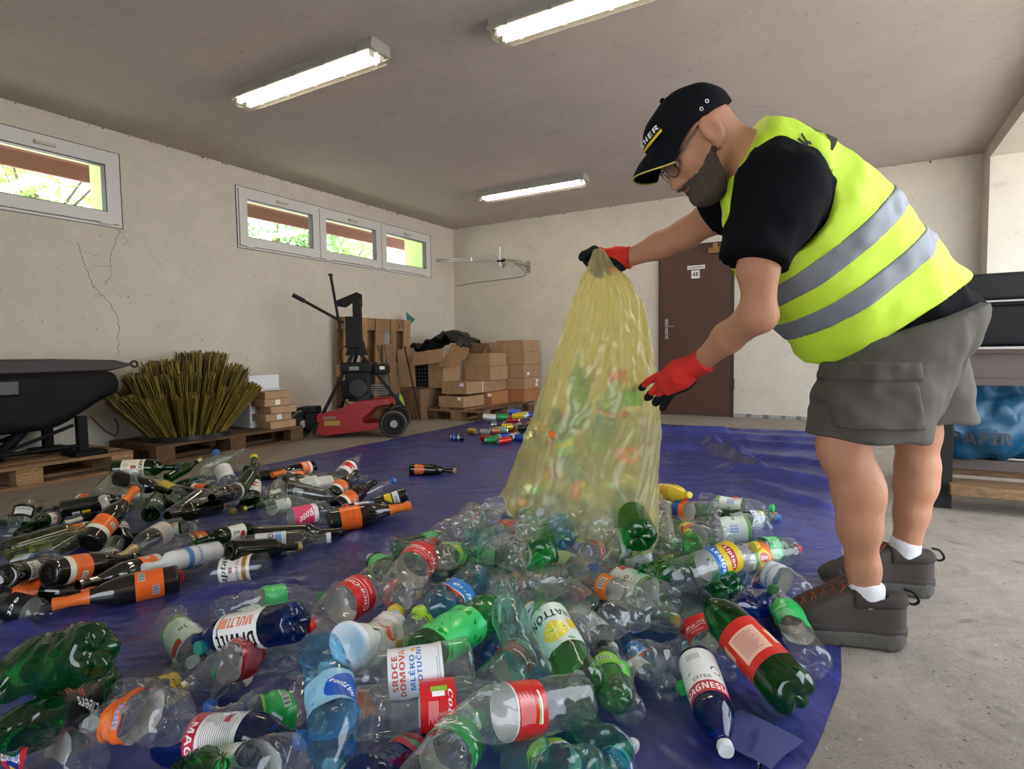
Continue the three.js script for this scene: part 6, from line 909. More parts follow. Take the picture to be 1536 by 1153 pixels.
// ---------- yellow film bag with bottles in it ----------
{
  const t = thing('plastic_bag', 'translucent yellow plastic bag being emptied over the heap', 'bag', [4.25, 0, 5.16], 0.5268);
  const K = [[1.14, 0.055, 0.018], [1.09, 0.06, 0.04], [1.03, 0.078, 0.085], [0.95, 0.083, 0.122], [0.86, 0.076, 0.148], [0.72, 0.058, 0.184], [0.60, 0.044, 0.212], [0.50, 0.030, 0.232], [0.40, 0.012, 0.248], [0.32, -0.010, 0.266], [0.255, -0.032, 0.285]];
  const at_ = (y) => { for (let i = 1; i < K.length; i++) if (y >= K[i][0]) { const k = (y - K[i][0]) / (K[i - 1][0] - K[i][0]), s = k * k * (3 - 2 * k) * 0.3 + k * 0.7; return [lerp(K[i][1], K[i - 1][1], s), lerp(K[i][2], K[i - 1][2], s)]; } return K[K.length - 1].slice(1); };
  const seg = 220, rows = 170, P = [], I = [], U = [];
  for (let j = 0; j <= rows; j++) for (let i = 0; i <= seg; i++) {
    const v = j / rows, a = (i / seg) * Math.PI * 2, ca = Math.cos(a), sa = Math.sin(a);
    const yb = 0.215 - 0.075 * ca - 0.03 * sa + 0.012 * Math.sin(a * 5), y = lerp(1.14, yb, v), [cx, w] = at_(Math.max(y, 0.255));
    const pleat = Math.max(0, 1 - v * 1.5), f = 1 + pleat * 0.13 * n2(ca * 3 + 9, sa * 3 + v * 0.8) + 0.06 * n2(ca * 1.2, sa * 1.2 + v * 3) + 0.05 * Math.abs(n2(ca * 2.4 + v * 2, sa * 2.4 - v * 3)) - 0.02 * Math.abs(n2(ca * 5 + v * 5, sa * 5 - v * 6));
    // a pinch in the front where the film is caught between bottles
    const pin = Math.exp(-(((ca * w + cx - 0.02) / 0.12) ** 2) - (((y - 0.42) / 0.14) ** 2)) * (sa > 0 ? 1 : 0);
    const dep = (w * 0.78 + 0.01) * (1 - 0.22 * pin);
    P.push(cx + ca * w * (1 + (f - 1) * 0.6), y, sa * dep * f + 0); U.push(i / seg * 2, v * 1.5);
  }
  for (let j = 0; j < rows; j++) for (let i = 0; i < seg; i++) { const k = j * (seg + 1) + i; I.push(k, k + seg + 1, k + 1, k + 1, k + seg + 1, k + seg + 2); }
  const g = new THREE.BufferGeometry(); g.setAttribute('position', new THREE.Float32BufferAttribute(P, 3)); g.setAttribute('uv', new THREE.Float32BufferAttribute(U, 2)); g.setIndex(I); g.computeVertexNormals();
  const filmBump = dataTex(512, 512, (u, v) => { const a = 0.5 + 0.3 * Math.abs(tn(u, v, 4)) - 0.2 * Math.abs(tn(u, v, 7, 4)); return [a, a, a]; }, false);
  part('film', g, phy({ color: lin(0.94, 0.875, 0.45), transmission: 0.78, roughness: 0.31, ior: 1.5, side: THREE.DoubleSide, bumpMap: filmBump, bumpScale: 0.02 }), t);
  const hem = []; for (let i = 0; i < seg; i += 2) { const k = rows * (seg + 1) + i, l = rows * (seg + 1) + Math.min(seg, i + 2); hem.push(bar(P.slice(k * 3, k * 3 + 3), P.slice(l * 3, l * 3 + 3), 0.0016, undefined, 5)); }
  part('hem', merge(hem), std(lin(0.62, 0.60, 0.12), 0.4), t);
  const mark = canvasTex(128, 128, (x) => { x.clearRect(0, 0, 128, 128); x.fillStyle = '#15150c'; x.font = 'bold 46px sans-serif'; x.fillText('B;', 30, 50); x.fillText('K N', 20, 110); });
  const mp = new THREE.PlaneGeometry(0.03, 0.06); part('print', mp.rotateY(0.9).translate(0.232, 0.69, 0.075), new THREE.MeshStandardMaterial({ map: mark, transparent: true, side: THREE.DoubleSide }), t);
  // what is in the bag
  const q = rngOf(77), spots = [];
  const add = (x, y, z, kind, body, cap, lab, rx, ry, rz, label) => { const m = new THREE.Euler(rx, ry, rz), p = V(x, y, z).applyAxisAngle(V(0, 1, 0), 0.5268).add(V(4.25, 0, 5.16)), qq = new THREE.Quaternion().setFromAxisAngle(V(0, 1, 0), 0.5268).multiply(new THREE.Quaternion().setFromEuler(m)); bottle('plastic_bottle', label, kind, body, cap, lab, 0.3, 0.92, p.toArray(), qq.toArray(), 'bottle', 'bottles inside the yellow bag'); };
  add(0.09, 0.86, 0.0, 's05', 'clear', 'orangecap', 'none', 0.1, 0, -0.05, 'small bottle with orange cap under the gripping hand inside yellow bag');
  add(0.14, 0.60, 0.01, 's05', 'clear', 'none', 'orange', 0, 0, 0.1, 'small bottle with orange label high inside the yellow bag');
  add(0.02, 0.66, -0.08, 's05', 'clear', 'white', 'none', 1.1, 0, 0.2, 'small bottle whose pale cap shows in the middle of yellow bag');
  add(-0.02, 0.52, -0.02, 's1', 'ltgreen', 'none', 'none', 0.1, 0, 0.0, 'pale green bottle in the upper half of yellow bag');
  add(0.03, 0.44, 0.02, 's1', 'tealclear', 'none', 'aquila', 0.3, 0.5, -0.3, 'teal bottle with blue label inside yellow bag');
  add(-0.03, 0.36, 0.07, 's1', 'ltblue', 'none', 'stripes', 0.1, 0, 0.3, 'light blue bottle with striped label inside yellow bag');
  add(0.16, 0.32, 0.06, 's1', 'clear', 'none', 'orangebar', 0.1, 0, 0.1, 'bottle with orange barcode label low inside yellow bag');
  add(-0.06, 0.40, -0.02, 's05', 'clear', 'orangecap', 'none', 0.9, 0, 0.3, 'bottle with orange cap pressed to the front film of yellow bag');
  add(0.06, 0.46, -0.05, 's05', 'clear', 'red', 'none', 0.9, 0, -0.3, 'bottle with red cap pressed to the front film of yellow bag');
  add(0.10, 0.27, 0.02, 's1', 'clear', 'yellow', 'liptono2', -0.2, 0, 1.2, 'bottle with orange and yellow label low inside yellow bag');
  add(-0.06, 0.25, -0.02, 's15', 'clear', 'none', 'none', 0.1, 0, -1.3, 'clear bottle low inside yellow bag');
  add(0.05, 0.40, -0.06, 's15', 'clear', 'blue', 'none', -0.05, 0, 0.15, 'clear bottle with blue cap at back inside yellow bag');
  add(0.17, 0.50, -0.03, 's1', 'clear', 'none', 'greenlab', 0.1, 0, 0.05, 'clear bottle with green label beside bag crease');
  add(-0.04, 0.27, -0.07, 's15', 'clear', 'red', 'coke', -0.05, 0, 0.1, 'cola bottle with red label deep inside yellow bag');
  add(-0.14, 0.27, -0.03, 's05', 'clear', 'red', 'cokeback', 0.1, 0, -0.1, 'small bottle with red label at far lower corner of yellow bag');
}
// ---------- drink cans ----------
{
  const q = rngOf(91), cols = [['black', lin(0.012, 0.012, 0.014)], ['red', lin(0.45, 0.02, 0.02)], ['silver', lin(0.55, 0.56, 0.57)], ['copper', lin(0.42, 0.14, 0.05)], ['green', lin(0.03, 0.25, 0.08)], ['yellow', lin(0.72, 0.50, 0.04)], ['blue', lin(0.03, 0.09, 0.5)], ['gold', lin(0.5, 0.32, 0.08)], ['pale green', lin(0.35, 0.55, 0.42)]];
  const wall = new THREE.LatheGeometry([[0.026, 0.004], [0.0305, 0.012], [0.0305, 0.104], [0.0255, 0.117]].map(([a, b]) => new THREE.Vector2(a, b)), 22), end = new THREE.LatheGeometry([[0, 0.003], [0.021, 0.003], [0.0235, 0], [0.0265, 0.004]].map(([a, b]) => new THREE.Vector2(a, b)), 22), lid = new THREE.LatheGeometry([[0.0255, 0.117], [0.0268, 0.119], [0.0262, 0.121], [0.0235, 0.1185], [0.022, 0.115], [0, 0.115]].map(([a, b]) => new THREE.Vector2(a, b)), 22), tab = box(0.012, 0.0015, 0.02, 0.0005).translate(0, 0.1165, 0.004);
  const mats = cols.map(([, c]) => std(c, 0.3, { metalness: 0.5 })), alu = std(lin(0.75, 0.75, 0.76), 0.22, { metalness: 0.95 });
  const tiger = (() => { const g = new THREE.CylinderGeometry(0.0309, 0.0309, 0.088, 24, 1, true, Math.PI * 0.5, Math.PI), uv = g.attributes.uv, [au, av] = LAB.tiger; for (let i = 0; i < uv.count; i++) uv.setXY(i, au + uv.getX(i) * 0.125, av + uv.getY(i) * 0.125); return g.rotateY(-Math.PI * 0.5).translate(0, 0.058, 0); })();
  const rows = [[2.03, 0.032, 2.80, 1.35, 0, 6], [2.02, 0.033, 2.72, 0.9, 1, 0], [2.42, 0.032, 2.93, -0.2, 2, 2], [2.14, 0.033, 2.62, 1.5, 3, 3], [2.26, 0.033, 2.78, 0.8, 4, 4]];
  const placed = [];
  const put = (x, y, z, yaw, tilt, c, label) => { const t = thing('drink_can', label, 'can', [x, y, z], 0, 'empty drink cans at the tarpaulin edge'); t.rotation.set(0, yaw, Math.PI / 2 + tilt, 'YXZ'); part('can_wall', wall, mats[c], t); part('can_base', end, alu, t); const l = part('can_lid', lid, alu, t); part('pull_tab', tab, alu, l); return t; };
  const lt = put(2.12, 0.045, 2.84, 0.5268, 0, 0, 'dark blue can with white capital letters, nearest the boxes'); part('can_print', tiger, labelM, lt); lt.children[lt.children.length - 1].rotation.y = -Math.PI / 2;
  const count = {};
  for (let i = 0; i < 52; i++) {
    let x, z, k = 0; do { const a = q() * 6.28, r = Math.sqrt(q()) * (i < 32 ? 0.46 : 0.26); x = 2.36 + Math.cos(a) * r * 0.75; z = 2.36 + Math.sin(a) * r * 1.15; k++; } while (placed.some(([u, w]) => Math.hypot(u - x, w - z) < 0.085) && k < 40);
    const lay = placed.filter(([u, w]) => Math.hypot(u - x, w - z) < 0.075).length; placed.push([x, z]);
    const c = i % 9, n = cols[c][0]; count[n] = (count[n] || 0) + 1;
    put(x, 0.045 + Math.min(lay, 2) * 0.055 + (i < 32 ? 0 : 0.05), z, q() * 6.28, (q() - 0.5) * 0.2, c, `${n} empty drink can lying in the can heap by the boxes`).userData.group = `${n} drink cans in the can heap`;
  }
}

// ---------- the man ----------
{
  const man = thing('person', 'man in lime safety vest and black cap bending over the heap with red gloves', 'person', [5.12, 0, 4.98], 0.5268);
  const skin = phy({ color: lin(0.45, 0.21, 0.122), roughness: 0.5, specularIntensity: 0.6, bumpMap: rep(plasterBump, 6, 6), bumpScale: 0.0007 }), vestM = std(lin(0.60, 0.86, 0.035), 0.6, { bumpMap: rep(clothBump, 12, 12), bumpScale: 0.001 }), shirtM = phy({ color: lin(0.006, 0.006, 0.008), roughness: 0.9, specularIntensity: 0.15 }), shortsM = std(lin(0.085, 0.073, 0.062), 0.85, { bumpMap: rep(clothBump, 14, 14), bumpScale: 0.001 }), redM = std(lin(0.66, 0.018, 0.012), 0.75, { bumpMap: rep(clothBump, 30, 30), bumpScale: 0.001 }), coatM = phy({ color: lin(0.009, 0.01, 0.013), roughness: 0.65, specularIntensity: 0.3 }), stripeM = std(lin(0.18, 0.195, 0.23), 0.45), capClothM = phy({ color: lin(0.006, 0.007, 0.009), roughness: 0.9, specularIntensity: 0.2 }), shoeM = std(lin(0.052, 0.038, 0.031), 0.7), soleM = std(lin(0.085, 0.075, 0.066), 0.8), sockM = std(lin(0.78, 0.77, 0.80), 0.85, { bumpMap: rep(clothBump, 20, 20), bumpScale: 0.001 });
  // torso: a loft along the leaning spine; s along it from the neck, n towards the back, w towards the camera
  const NX = -0.44, NY = 1.33, DX = 0.755, DY = -0.656, BX = 0.656, BY = 0.755;
  const S = [-0.06, 0.0, 0.05, 0.15, 0.25, 0.35, 0.45, 0.55, 0.65, 0.75, 0.85], back = [0.06, 0.095, 0.115, 0.152, 0.172, 0.176, 0.172, 0.164, 0.162, 0.162, 0.15], front = [-0.08, -0.10, -0.14, -0.23, -0.255, -0.265, -0.283, -0.295, -0.27, -0.20, -0.15], wide = [0.10, 0.15, 0.175, 0.205, 0.212, 0.208, 0.20, 0.20, 0.20, 0.2, 0.19];
  const pick = (arr, s) => { if (s <= S[0]) return arr[0]; for (let i = 1; i < S.length; i++) if (s <= S[i]) { const k = (s - S[i - 1]) / (S[i] - S[i - 1]); return arr[i - 1] + (arr[i] - arr[i - 1]) * k; } return arr[arr.length - 1]; };
  const zc = (s) => 0.105 - 0.085 * clamp(s / 0.75, 0, 1);
  const spine = (x, y, z) => { const u = x - NX, v = y - NY, s = u * DX + v * DY; return [s, u * BX + v * BY, z - zc(s)]; };
  const torso = (s, n, w, grow, bellyIn) => { const b = pick(back, s), f = pick(front, s) + bellyIn, a = Math.max(0.012, (b - f) / 2 + grow), c = (b + f) / 2, h = Math.max(0.012, pick(wide, s) + grow), r = Math.pow(Math.pow(Math.abs(n - c) / a, 2.15) + Math.pow(Math.abs(w) / h, 2.15), 1 / 2.15); return (r - 1) * Math.min(a, h) * 0.9; };
  const fold = (x, y, z, k) => n3(x * 7 + k, y * 7, z * 7) * 0.007 + n3(x * 16, y * 12 + k, z * 16) * 0.0028;
  const hemCut = (s, n, at0, sl) => (s - at0 - sl * n) * 0.95;
  const vestField = (x, y, z, grow = 0) => {
    const [s, n, w] = spine(x, y, z); let d = torso(s, n, w, 0.004 + grow, 0) + fold(x, y, z, 3) + 0.006 * Math.sin(s * 26 + n * 14) * sstep(-n, 0.02, 0.25) * sstep(s, 0.35, 0.5);
    d = Math.max(d, hemCut(s, n, 0.630 + 0.015 * Math.sin(w * 16), 0.30), -(s + 0.012 + 0.25 * n));
    const e = Math.hypot((s - 0.128) / 0.128, (n + 0.125) / 0.142); if (Math.abs(w) > 0.025) d = Math.max(d, -(e - 1) * 0.12, -(e - 1) * 0.12);
    return d;
  };
  const vest = part('safety_vest', nets(vestField, [-0.62, 0.66, -0.24], [0.36, 1.50, 0.38], 0.0092), vestM, man);
  const stripe = (c0, sl) => {   // meshed square to the stripe so that its edges stay straight
    const world = (a, n, w) => { const s = a + sl * n; return [NX + s * DX + n * BX, NY + s * DY + n * BY, w + zc(s)]; };
    const g = nets((a, n, w) => Math.max(vestField(...world(a, n, w), 0.003), Math.abs(a - c0) - 0.031), [c0 - 0.049, -0.42, -0.27], [c0 + 0.05, 0.30, 0.27], 0.007), p = g.attributes.position;
    for (let i = 0; i < p.count; i++) p.setXYZ(i, ...world(p.getX(i), p.getY(i), p.getZ(i)));
    const ix = g.index.array; for (let i = 0; i < ix.length; i += 3) { const k = ix[i]; ix[i] = ix[i + 1]; ix[i + 1] = k; } g.computeVertexNormals(); return g;
  };
  part('reflective_stripe', stripe(0.352, 0.15), stripeM, vest, null, null); part('reflective_stripe', stripe(0.484, 0.21), stripeM, vest);
  // lettering over the shoulders
  { const tex = canvasTex(512, 256, (x) => { x.clearRect(0, 0, 512, 256); x.fillStyle = '#15170c'; x.font = 'bold 130px sans-serif'; x.textAlign = 'center'; x.fillText('KÄRCHER', 256, 130, 490); x.fillRect(96, 160, 330, 52); });
    const P = [], U = [], I = [], nu = 40, nv = 12; for (let j = 0; j <= nv; j++) for (let i = 0; i <= nu; i++) { const u = i / nu, v = j / nv, s = lerp(0.165, 0.04, v), ph = lerp(1.42, -0.25, u), b = pick(back, s), f = pick(front, s), c = (b + f) / 2, a = (b - f) / 2 + 0.004, h = pick(wide, s) + 0.004, e = 2 / 2.15, k = 1.018, n = c + a * Math.pow(Math.cos(ph), e) * k, w = h * Math.sign(Math.sin(ph)) * Math.pow(Math.abs(Math.sin(ph)), e) * k; P.push(NX + s * DX + n * BX, NY + s * DY + n * BY, w + zc(s)); U.push(u, v); }
    for (let j = 0; j < nv; j++) for (let i = 0; i < nu; i++) { const k = j * (nu + 1) + i; I.push(k, k + 1, k + nu + 1, k + 1, k + nu + 2, k + nu + 1); }
    const g = new THREE.BufferGeometry(); g.setAttribute('position', new THREE.Float32BufferAttribute(P, 3)); g.setAttribute('uv', new THREE.Float32BufferAttribute(U, 2)); g.setIndex(I); g.computeVertexNormals();
    part('back_print', g, new THREE.MeshStandardMaterial({ map: tex, transparent: true, roughness: 0.7, side: THREE.DoubleSide }), vest); }
  // T-shirt with sleeves
  const sl1 = [-0.415, 1.185, 0.255], sl2 = [-0.495, 1.005, 0.30], fr1 = [-0.40, 1.27, -0.05], fr2 = [-0.452, 1.215, -0.128];
  part('t_shirt', nets((x, y, z) => { const [s, n, w] = spine(x, y, z); let d = Math.max(torso(s, n, w, -0.019, 0.025) + fold(x, y, z, 9), hemCut(s, n, 0.735, 0.52), -(s - 0.004));
    let a = cone3(x, y, z, sl1, sl2, 0.112, 0.083) + fold(x, y, z, 4) * 1.2; a = Math.max(a, ((x - sl2[0]) * -0.28 + (y - sl2[1]) * -0.93 + (z - sl2[2]) * 0.12));
    let b = cone3(x, y, z, fr1, fr2, 0.095, 0.075) + fold(x, y, z, 6); b = Math.max(b, (x - fr2[0]) * -0.55 + (y - fr2[1]) * -0.4 + (z - fr2[2]) * -0.73);
    return smin(smin(d, a, 0.05), b, 0.04); }, [-0.66, 0.68, -0.28], [0.36, 1.46, 0.44], 0.0098), shirtM, man);
  // shorts
  const legLoft = (x, y, z, k, hemY) => { const [t0, t1] = k, q = clamp((t0.y - y) / (t0.y - t1.y), 0, 1.2), cx = lerp(t0.x, t1.x, q), cz = lerp(t0.z, t1.z, q), a = lerp(t0.a, t1.a, q), b = lerp(t0.b, t1.b, q); return Math.max((Math.hypot((x - cx) / a, (z - cz) / b) - 1) * Math.min(a, b), hemY - y, y - t0.y - 0.1); };
  const nearLeg = [{ y: 0.86, x: 0.012, z: 0.105, a: 0.172, b: 0.15 }, { y: 0.55, x: -0.136, z: 0.168, a: 0.158, b: 0.134 }], farLeg = [{ y: 0.86, x: 0.075, z: -0.02, a: 0.158, b: 0.14 }, { y: 0.556, x: 0.21, z: -0.075, a: 0.138, b: 0.115 }];
  const shortsField = (x, y, z) => { const f = fold(x, y, z, 21) * sstep(y, 0.55, 0.66) * 1.3 + 0.004 * Math.sin(x * 40 + y * 22) * sstep(0.8 - y, 0, 0.2); let d = smin(legLoft(x, y, z, nearLeg, 0.548 - 0.05 * (x + 0.15) + 0.02 * Math.max(0, x + 0.05)), legLoft(x, y, z, farLeg, 0.558), 0.05) + f; d = smin(d, ell(x, y, z, [0.04, 0.86, 0.035], [0.165, 0.15, 0.195]) + f, 0.06); const [s, n] = spine(x, y, z); return Math.max(d, -hemCut(s, n, 0.685, 0.62)); };
  const shorts = part('shorts', nets(shortsField, [-0.36, 0.5, -0.24], [0.40, 1.02, 0.34], 0.0088), shortsM, man);
  const pocket = (x0, x1, y0, y1, g) => nets((x, y, z) => { const xx = x + (y - 0.66) * 0.12; return Math.max(smax(shortsField(x, y, z) - g, Math.max(x0 - xx, xx - x1, y0 - y, y - y1), 0.012), 0.10 - z) + n3(x * 22, y * 22, 3) * 0.003; }, [-0.36, 0.54, 0.1], [0.05, 0.86, 0.34], 0.006);
  part('cargo_pocket', pocket(-0.262, -0.07, 0.585, 0.72, 0.015), shortsM, shorts); part('pocket_flap', pocket(-0.27, -0.055, 0.705, 0.755, 0.021), shortsM, shorts);

  // body: head, neck, arms, legs, one skin surface
  const HC = [-0.576, 1.362, 0.108], c45 = Math.SQRT1_2;
  const headL = (x, y, z) => { const u = x - HC[0], v = y - HC[1]; return [-(u + v) * c45, (v - u) * c45, z - HC[2]]; };   // forward, up, towards the camera
  const headW = (f, u, w) => [HC[0] - (f + u) * c45, HC[1] + (u - f) * c45, HC[2] + w];
  const headField = (x, y, z) => {
    const [f, u, w] = headL(x, y, z), aw = Math.abs(w);
    let d = ell(f, u, w, [-0.008, 0.03, 0], [0.112, 0.105, 0.084]);
    d = smin(d, ell(f, u, w, [0.035, -0.045, 0], [0.074, 0.085, 0.066]), 0.05);
    d = smin(d, cone3(f, u, aw, [0.005, -0.06, 0.05], [0.075, -0.105, 0.018], 0.026, 0.022), 0.035);   // jaw
    d = smin(d, cone3(f, u, w, [0.094, 0.0, 0], [0.121, -0.042, 0], 0.011, 0.0155), 0.018);            // nose
    d = smin(d, cone3(f, u, aw, [0.108, -0.046, 0.003], [0.108, -0.046, 0.013], 0.009, 0.008), 0.01);
    d = smin(d, cone3(f, u, aw, [0.098, 0.018, 0.008], [0.083, 0.02, 0.045], 0.012, 0.011), 0.016);    // brow
    d = smin(d, cone3(f, u, aw, [0.070, -0.025, 0.045], [0.06, -0.03, 0.05], 0.022, 0.02), 0.02);      // cheek
    d = smax(d, -ell(f, u, aw, [0.108, -0.002, 0.034], [0.022, 0.013, 0.018]), 0.014);                  // eye sockets
    d = smin(d, ell(f, u, aw, [0.086, -0.002, 0.033], [0.0125, 0.0125, 0.0125]), 0.004);
    d = smin(d, cone3(f, u, aw, [0.102, -0.072, 0], [0.09, -0.073, 0.022], 0.008, 0.006), 0.008);      // lips
    const ear = smax(ell(f, u, aw, [-0.006, -0.008, 0.0955], [0.028, 0.042, 0.0135]), -ell(f, u, aw, [0.0, -0.006, 0.112], [0.016, 0.028, 0.012]), 0.005); d = smin(d, ear, 0.006);
    d = smin(d, ell(f, u, aw, [0.008, -0.044, 0.090], [0.011, 0.013, 0.008]), 0.008);
    return d;
  };
  const neckA = headW(-0.045, -0.03, 0), neckB = [-0.435, 1.315, 0.105];
  const arms = (x, y, z) => {
    let d = cone3(x, y, z, [-0.43, 1.18, 0.265], [-0.482, 0.99, 0.292], 0.07, 0.047);
    d = smin(d, cone3(x, y, z, [-0.482, 0.99, 0.292], [-0.470, 0.885, 0.274], 0.047, 0.039), 0.02);
    d = smin(d, cone3(x, y, z, [-0.462, 0.876, 0.272], [-0.474, 0.878, 0.255], 0.037, 0.038), 0.02);
    d = smin(d, cone3(x, y, z, [-0.476, 0.875, 0.262], [-0.503, 0.825, 0.15], 0.043, 0.040), 0.025);
    d = smin(d, cone3(x, y, z, [-0.503, 0.825, 0.15], [-0.534, 0.766, 0.05], 0.039, 0.031), 0.025);
    d = smin(d, cone3(x, y, z, [-0.40, 1.27, -0.04], [-0.445, 1.215, -0.12], 0.07, 0.055), 0.03);
    d = smin(d, cone3(x, y, z, [-0.445, 1.215, -0.12], [-0.51, 1.175, -0.21], 0.054, 0.047), 0.025);
    d = smin(d, cone3(x, y, z, [-0.51, 1.175, -0.21], [-0.585, 1.146, -0.262], 0.048, 0.043), 0.02);
    d = smin(d, cone3(x, y, z, [-0.585, 1.146, -0.262], [-0.675, 1.116, -0.312], 0.043, 0.031), 0.025);
    return d;
  };
  const legs = (x, y, z) => {
    let d = cone3(x, y, z, [0.0, 0.80, 0.11], [-0.205, 0.56, 0.19], 0.072, 0.062);
    d = smin(d, cone3(x, y, z, [-0.208, 0.545, 0.193], [-0.205, 0.50, 0.196], 0.056, 0.055), 0.03);
    d = smin(d, cone3(x, y, z, [-0.20, 0.50, 0.197], [-0.176, 0.41, 0.203], 0.057, 0.055), 0.03);
    d = smin(d, ell(x, y, z, [-0.152, 0.405, 0.205], [0.043, 0.085, 0.048]), 0.03);
    d = smin(d, cone3(x, y, z, [-0.176, 0.41, 0.203], [-0.17, 0.315, 0.207], 0.055, 0.050), 0.03);
    d = smin(d, cone3(x, y, z, [-0.17, 0.315, 0.207], [-0.155, 0.20, 0.206], 0.049, 0.036), 0.03);
    d = smin(d, cone3(x, y, z, [-0.155, 0.20, 0.206], [-0.147, 0.09, 0.207], 0.036, 0.036), 0.03);
    d = smin(d, cone3(x, y, z, [-0.25, 0.528, 0.197], [-0.248, 0.518, 0.197], 0.024, 0.024), 0.03);   // kneecap
    d = smin(d, cone3(x, y, z, [0.11, 0.80, -0.04], [0.185, 0.53, -0.09], 0.075, 0.067), 0.04);
    d = smin(d, cone3(x, y, z, [0.185, 0.53, -0.09], [0.190, 0.44, -0.093], 0.060, 0.058), 0.03);
    d = smin(d, cone3(x, y, z, [0.195, 0.40, -0.095], [0.19, 0.35, -0.096], 0.061, 0.057), 0.03);
    d = smin(d, cone3(x, y, z, [0.19, 0.35, -0.096], [0.18, 0.26, -0.1], 0.055, 0.044), 0.03);
    d = smin(d, cone3(x, y, z, [0.18, 0.26, -0.1], [0.168, 0.12, -0.105], 0.046, 0.037), 0.03);
    return d + n3(x * 14, y * 9, z * 14) * 0.002;
  };
  const core = (x, y, z) => { const [s, n, w] = spine(x, y, z); return Math.max(torso(s, n, w, -0.045, 0.10), s - 0.72, -s); };
  const limbs = nets((x, y, z) => Math.min(smin(smin(arms(x, y, z), core(x, y, z), 0.04), cone3(x, y, z, neckA, neckB, 0.058, 0.072), 0.04), legs(x, y, z)), [-0.72, 0.06, -0.36], [0.36, 1.45, 0.40], 0.0105);
  const headG = nets((x, y, z) => smin(headField(x, y, z), cone3(x, y, z, neckA, neckB, 0.058, 0.07), 0.035), [-0.76, 1.18, -0.02], [-0.40, 1.50, 0.235], 0.0034);
  part('body', merge([limbs, headG]), skin, man);
  // beard, eyebrows, lips
  const hairM = std(lin(0.115, 0.078, 0.056), 0.9, { bumpMap: rep(plasterBump, 12, 12), bumpScale: 0.004 });
  part('beard', nets((x, y, z) => { const [f, u, w] = headL(x, y, z), aw = Math.abs(w); const line = f > 0.085 ? -0.056 : lerp(-0.036, -0.062, clamp((f - 0.015) / 0.07, 0, 1)); let d = headField(x, y, z) - 0.0045 - 0.012 * sstep(-u, 0.075, 0.125) + n3(x * 60, y * 60, z * 60) * 0.0016; d = smin(d, cone3(f, u, aw, [0.065, -0.118, 0.0], [0.035, -0.095, 0.04], 0.026, 0.02), 0.03); d = smax(d, u - line + n3(f * 70, u * 70, w * 70) * 0.004, 0.004); d = Math.max(d, 0.008 - f - 0.25 * u); const mouth = ell(f, u, aw, [0.112, -0.073, 0], [0.02, 0.004, 0.02]); return smax(d, -mouth, 0.003); }, [-0.70, 1.17, -0.0], [-0.47, 1.36, 0.22], 0.0036), hairM, man);
  part('lips', nets((x, y, z) => { const [f, u, w] = headL(x, y, z); return Math.max(headField(x, y, z) - 0.0035, Math.abs(u + 0.0735) - 0.005, Math.abs(w) - 0.02, 0.075 - f); }, [-0.66, 1.2, 0.07], [-0.56, 1.29, 0.15], 0.003), std(lin(0.30, 0.10, 0.08), 0.6), man);
  for (const s of [1, -1]) { const e = part('eye', new THREE.SphereGeometry(0.0115, 16, 12), std(lin(0.62, 0.60, 0.57), 0.25), man, headW(0.0885, -0.003, s * 0.033)); part('iris', new THREE.SphereGeometry(0.0056, 12, 10), std(lin(0.03, 0.025, 0.02), 0.2), e, [-0.0075 * c45 , -0.0085 * c45 - 0.0015, 0]); }
  // cap
  {
    const cap = part('cap', nets((x, y, z) => { const [f, u, w] = headL(x, y, z); let d = ell(f, u, w, [-0.012, 0.036, 0], [0.124, 0.106, 0.098]); d = smin(d, ell(f, u, w, [0.055, 0.062, 0], [0.048, 0.052, 0.05]), 0.05); d = Math.max(d, 0.036 + 0.22 * f - u); d += 0.0012 * Math.cos(Math.atan2(w, f + 0.012) * 6) + n3(x * 12, y * 12, z * 12) * 0.0022; return d; }, [-0.80, 1.25, -0.02], [-0.44, 1.54, 0.235], 0.0042), capClothM, man);
    part('button', new THREE.SphereGeometry(0.008, 12, 8), capClothM, cap, headW(-0.012, 0.144, 0));
    const P = [], U = [], I = [], nu = 36, nv = 14; for (const top of [0, 1]) for (let j = 0; j <= nv; j++) for (let i = 0; i <= nu; i++) { const a = lerp(-1.45, 1.45, i / nu), v = j / nv, w0 = Math.sin(a) * 0.094, f0 = Math.cos(a) * 0.104 - 0.012, f1 = Math.cos(a * 0.98) * 0.085 + 0.105 - 0.0 * a, w1 = Math.sin(a) * 0.092, f = lerp(f0, Math.max(f0 + 0.002, f1), v), w = lerp(w0, w1, v), u = 0.036 + 0.22 * f + 0.012 * Math.cos(a) - 3.2 * w * w * v - 0.035 * v * v + (top ? 0.0026 : -0.0002); P.push(...headW(f, u, w)); U.push(i / nu, v); }
    const N = (nu + 1) * (nv + 1); for (let j = 0; j < nv; j++) for (let i = 0; i < nu; i++) { const k = j * (nu + 1) + i; I.push(k, k + 1, k + nu + 1, k + 1, k + nu + 2, k + nu + 1, N + k, N + k + nu + 1, N + k + 1, N + k + 1, N + k + nu + 1, N + k + nu + 2); }
    const g = new THREE.BufferGeometry(); g.setAttribute('position', new THREE.Float32BufferAttribute(P, 3)); g.setAttribute('uv', new THREE.Float32BufferAttribute(U, 2)); g.setIndex(I); g.computeVertexNormals();
    part('brim', g, phy({ color: lin(0.006, 0.007, 0.009), roughness: 0.9, specularIntensity: 0.2, side: THREE.DoubleSide }), cap);
    const edge = []; for (let i = 0; i <= nu; i++) { const k = (nv * (nu + 1) + i) * 3; edge.push([P[k], P[k + 1] + 0.001, P[k + 2]]); } part('brim_piping', tube(edge, 0.0022, 80, 6), std(lin(0.65, 0.52, 0.12), 0.6), cap);
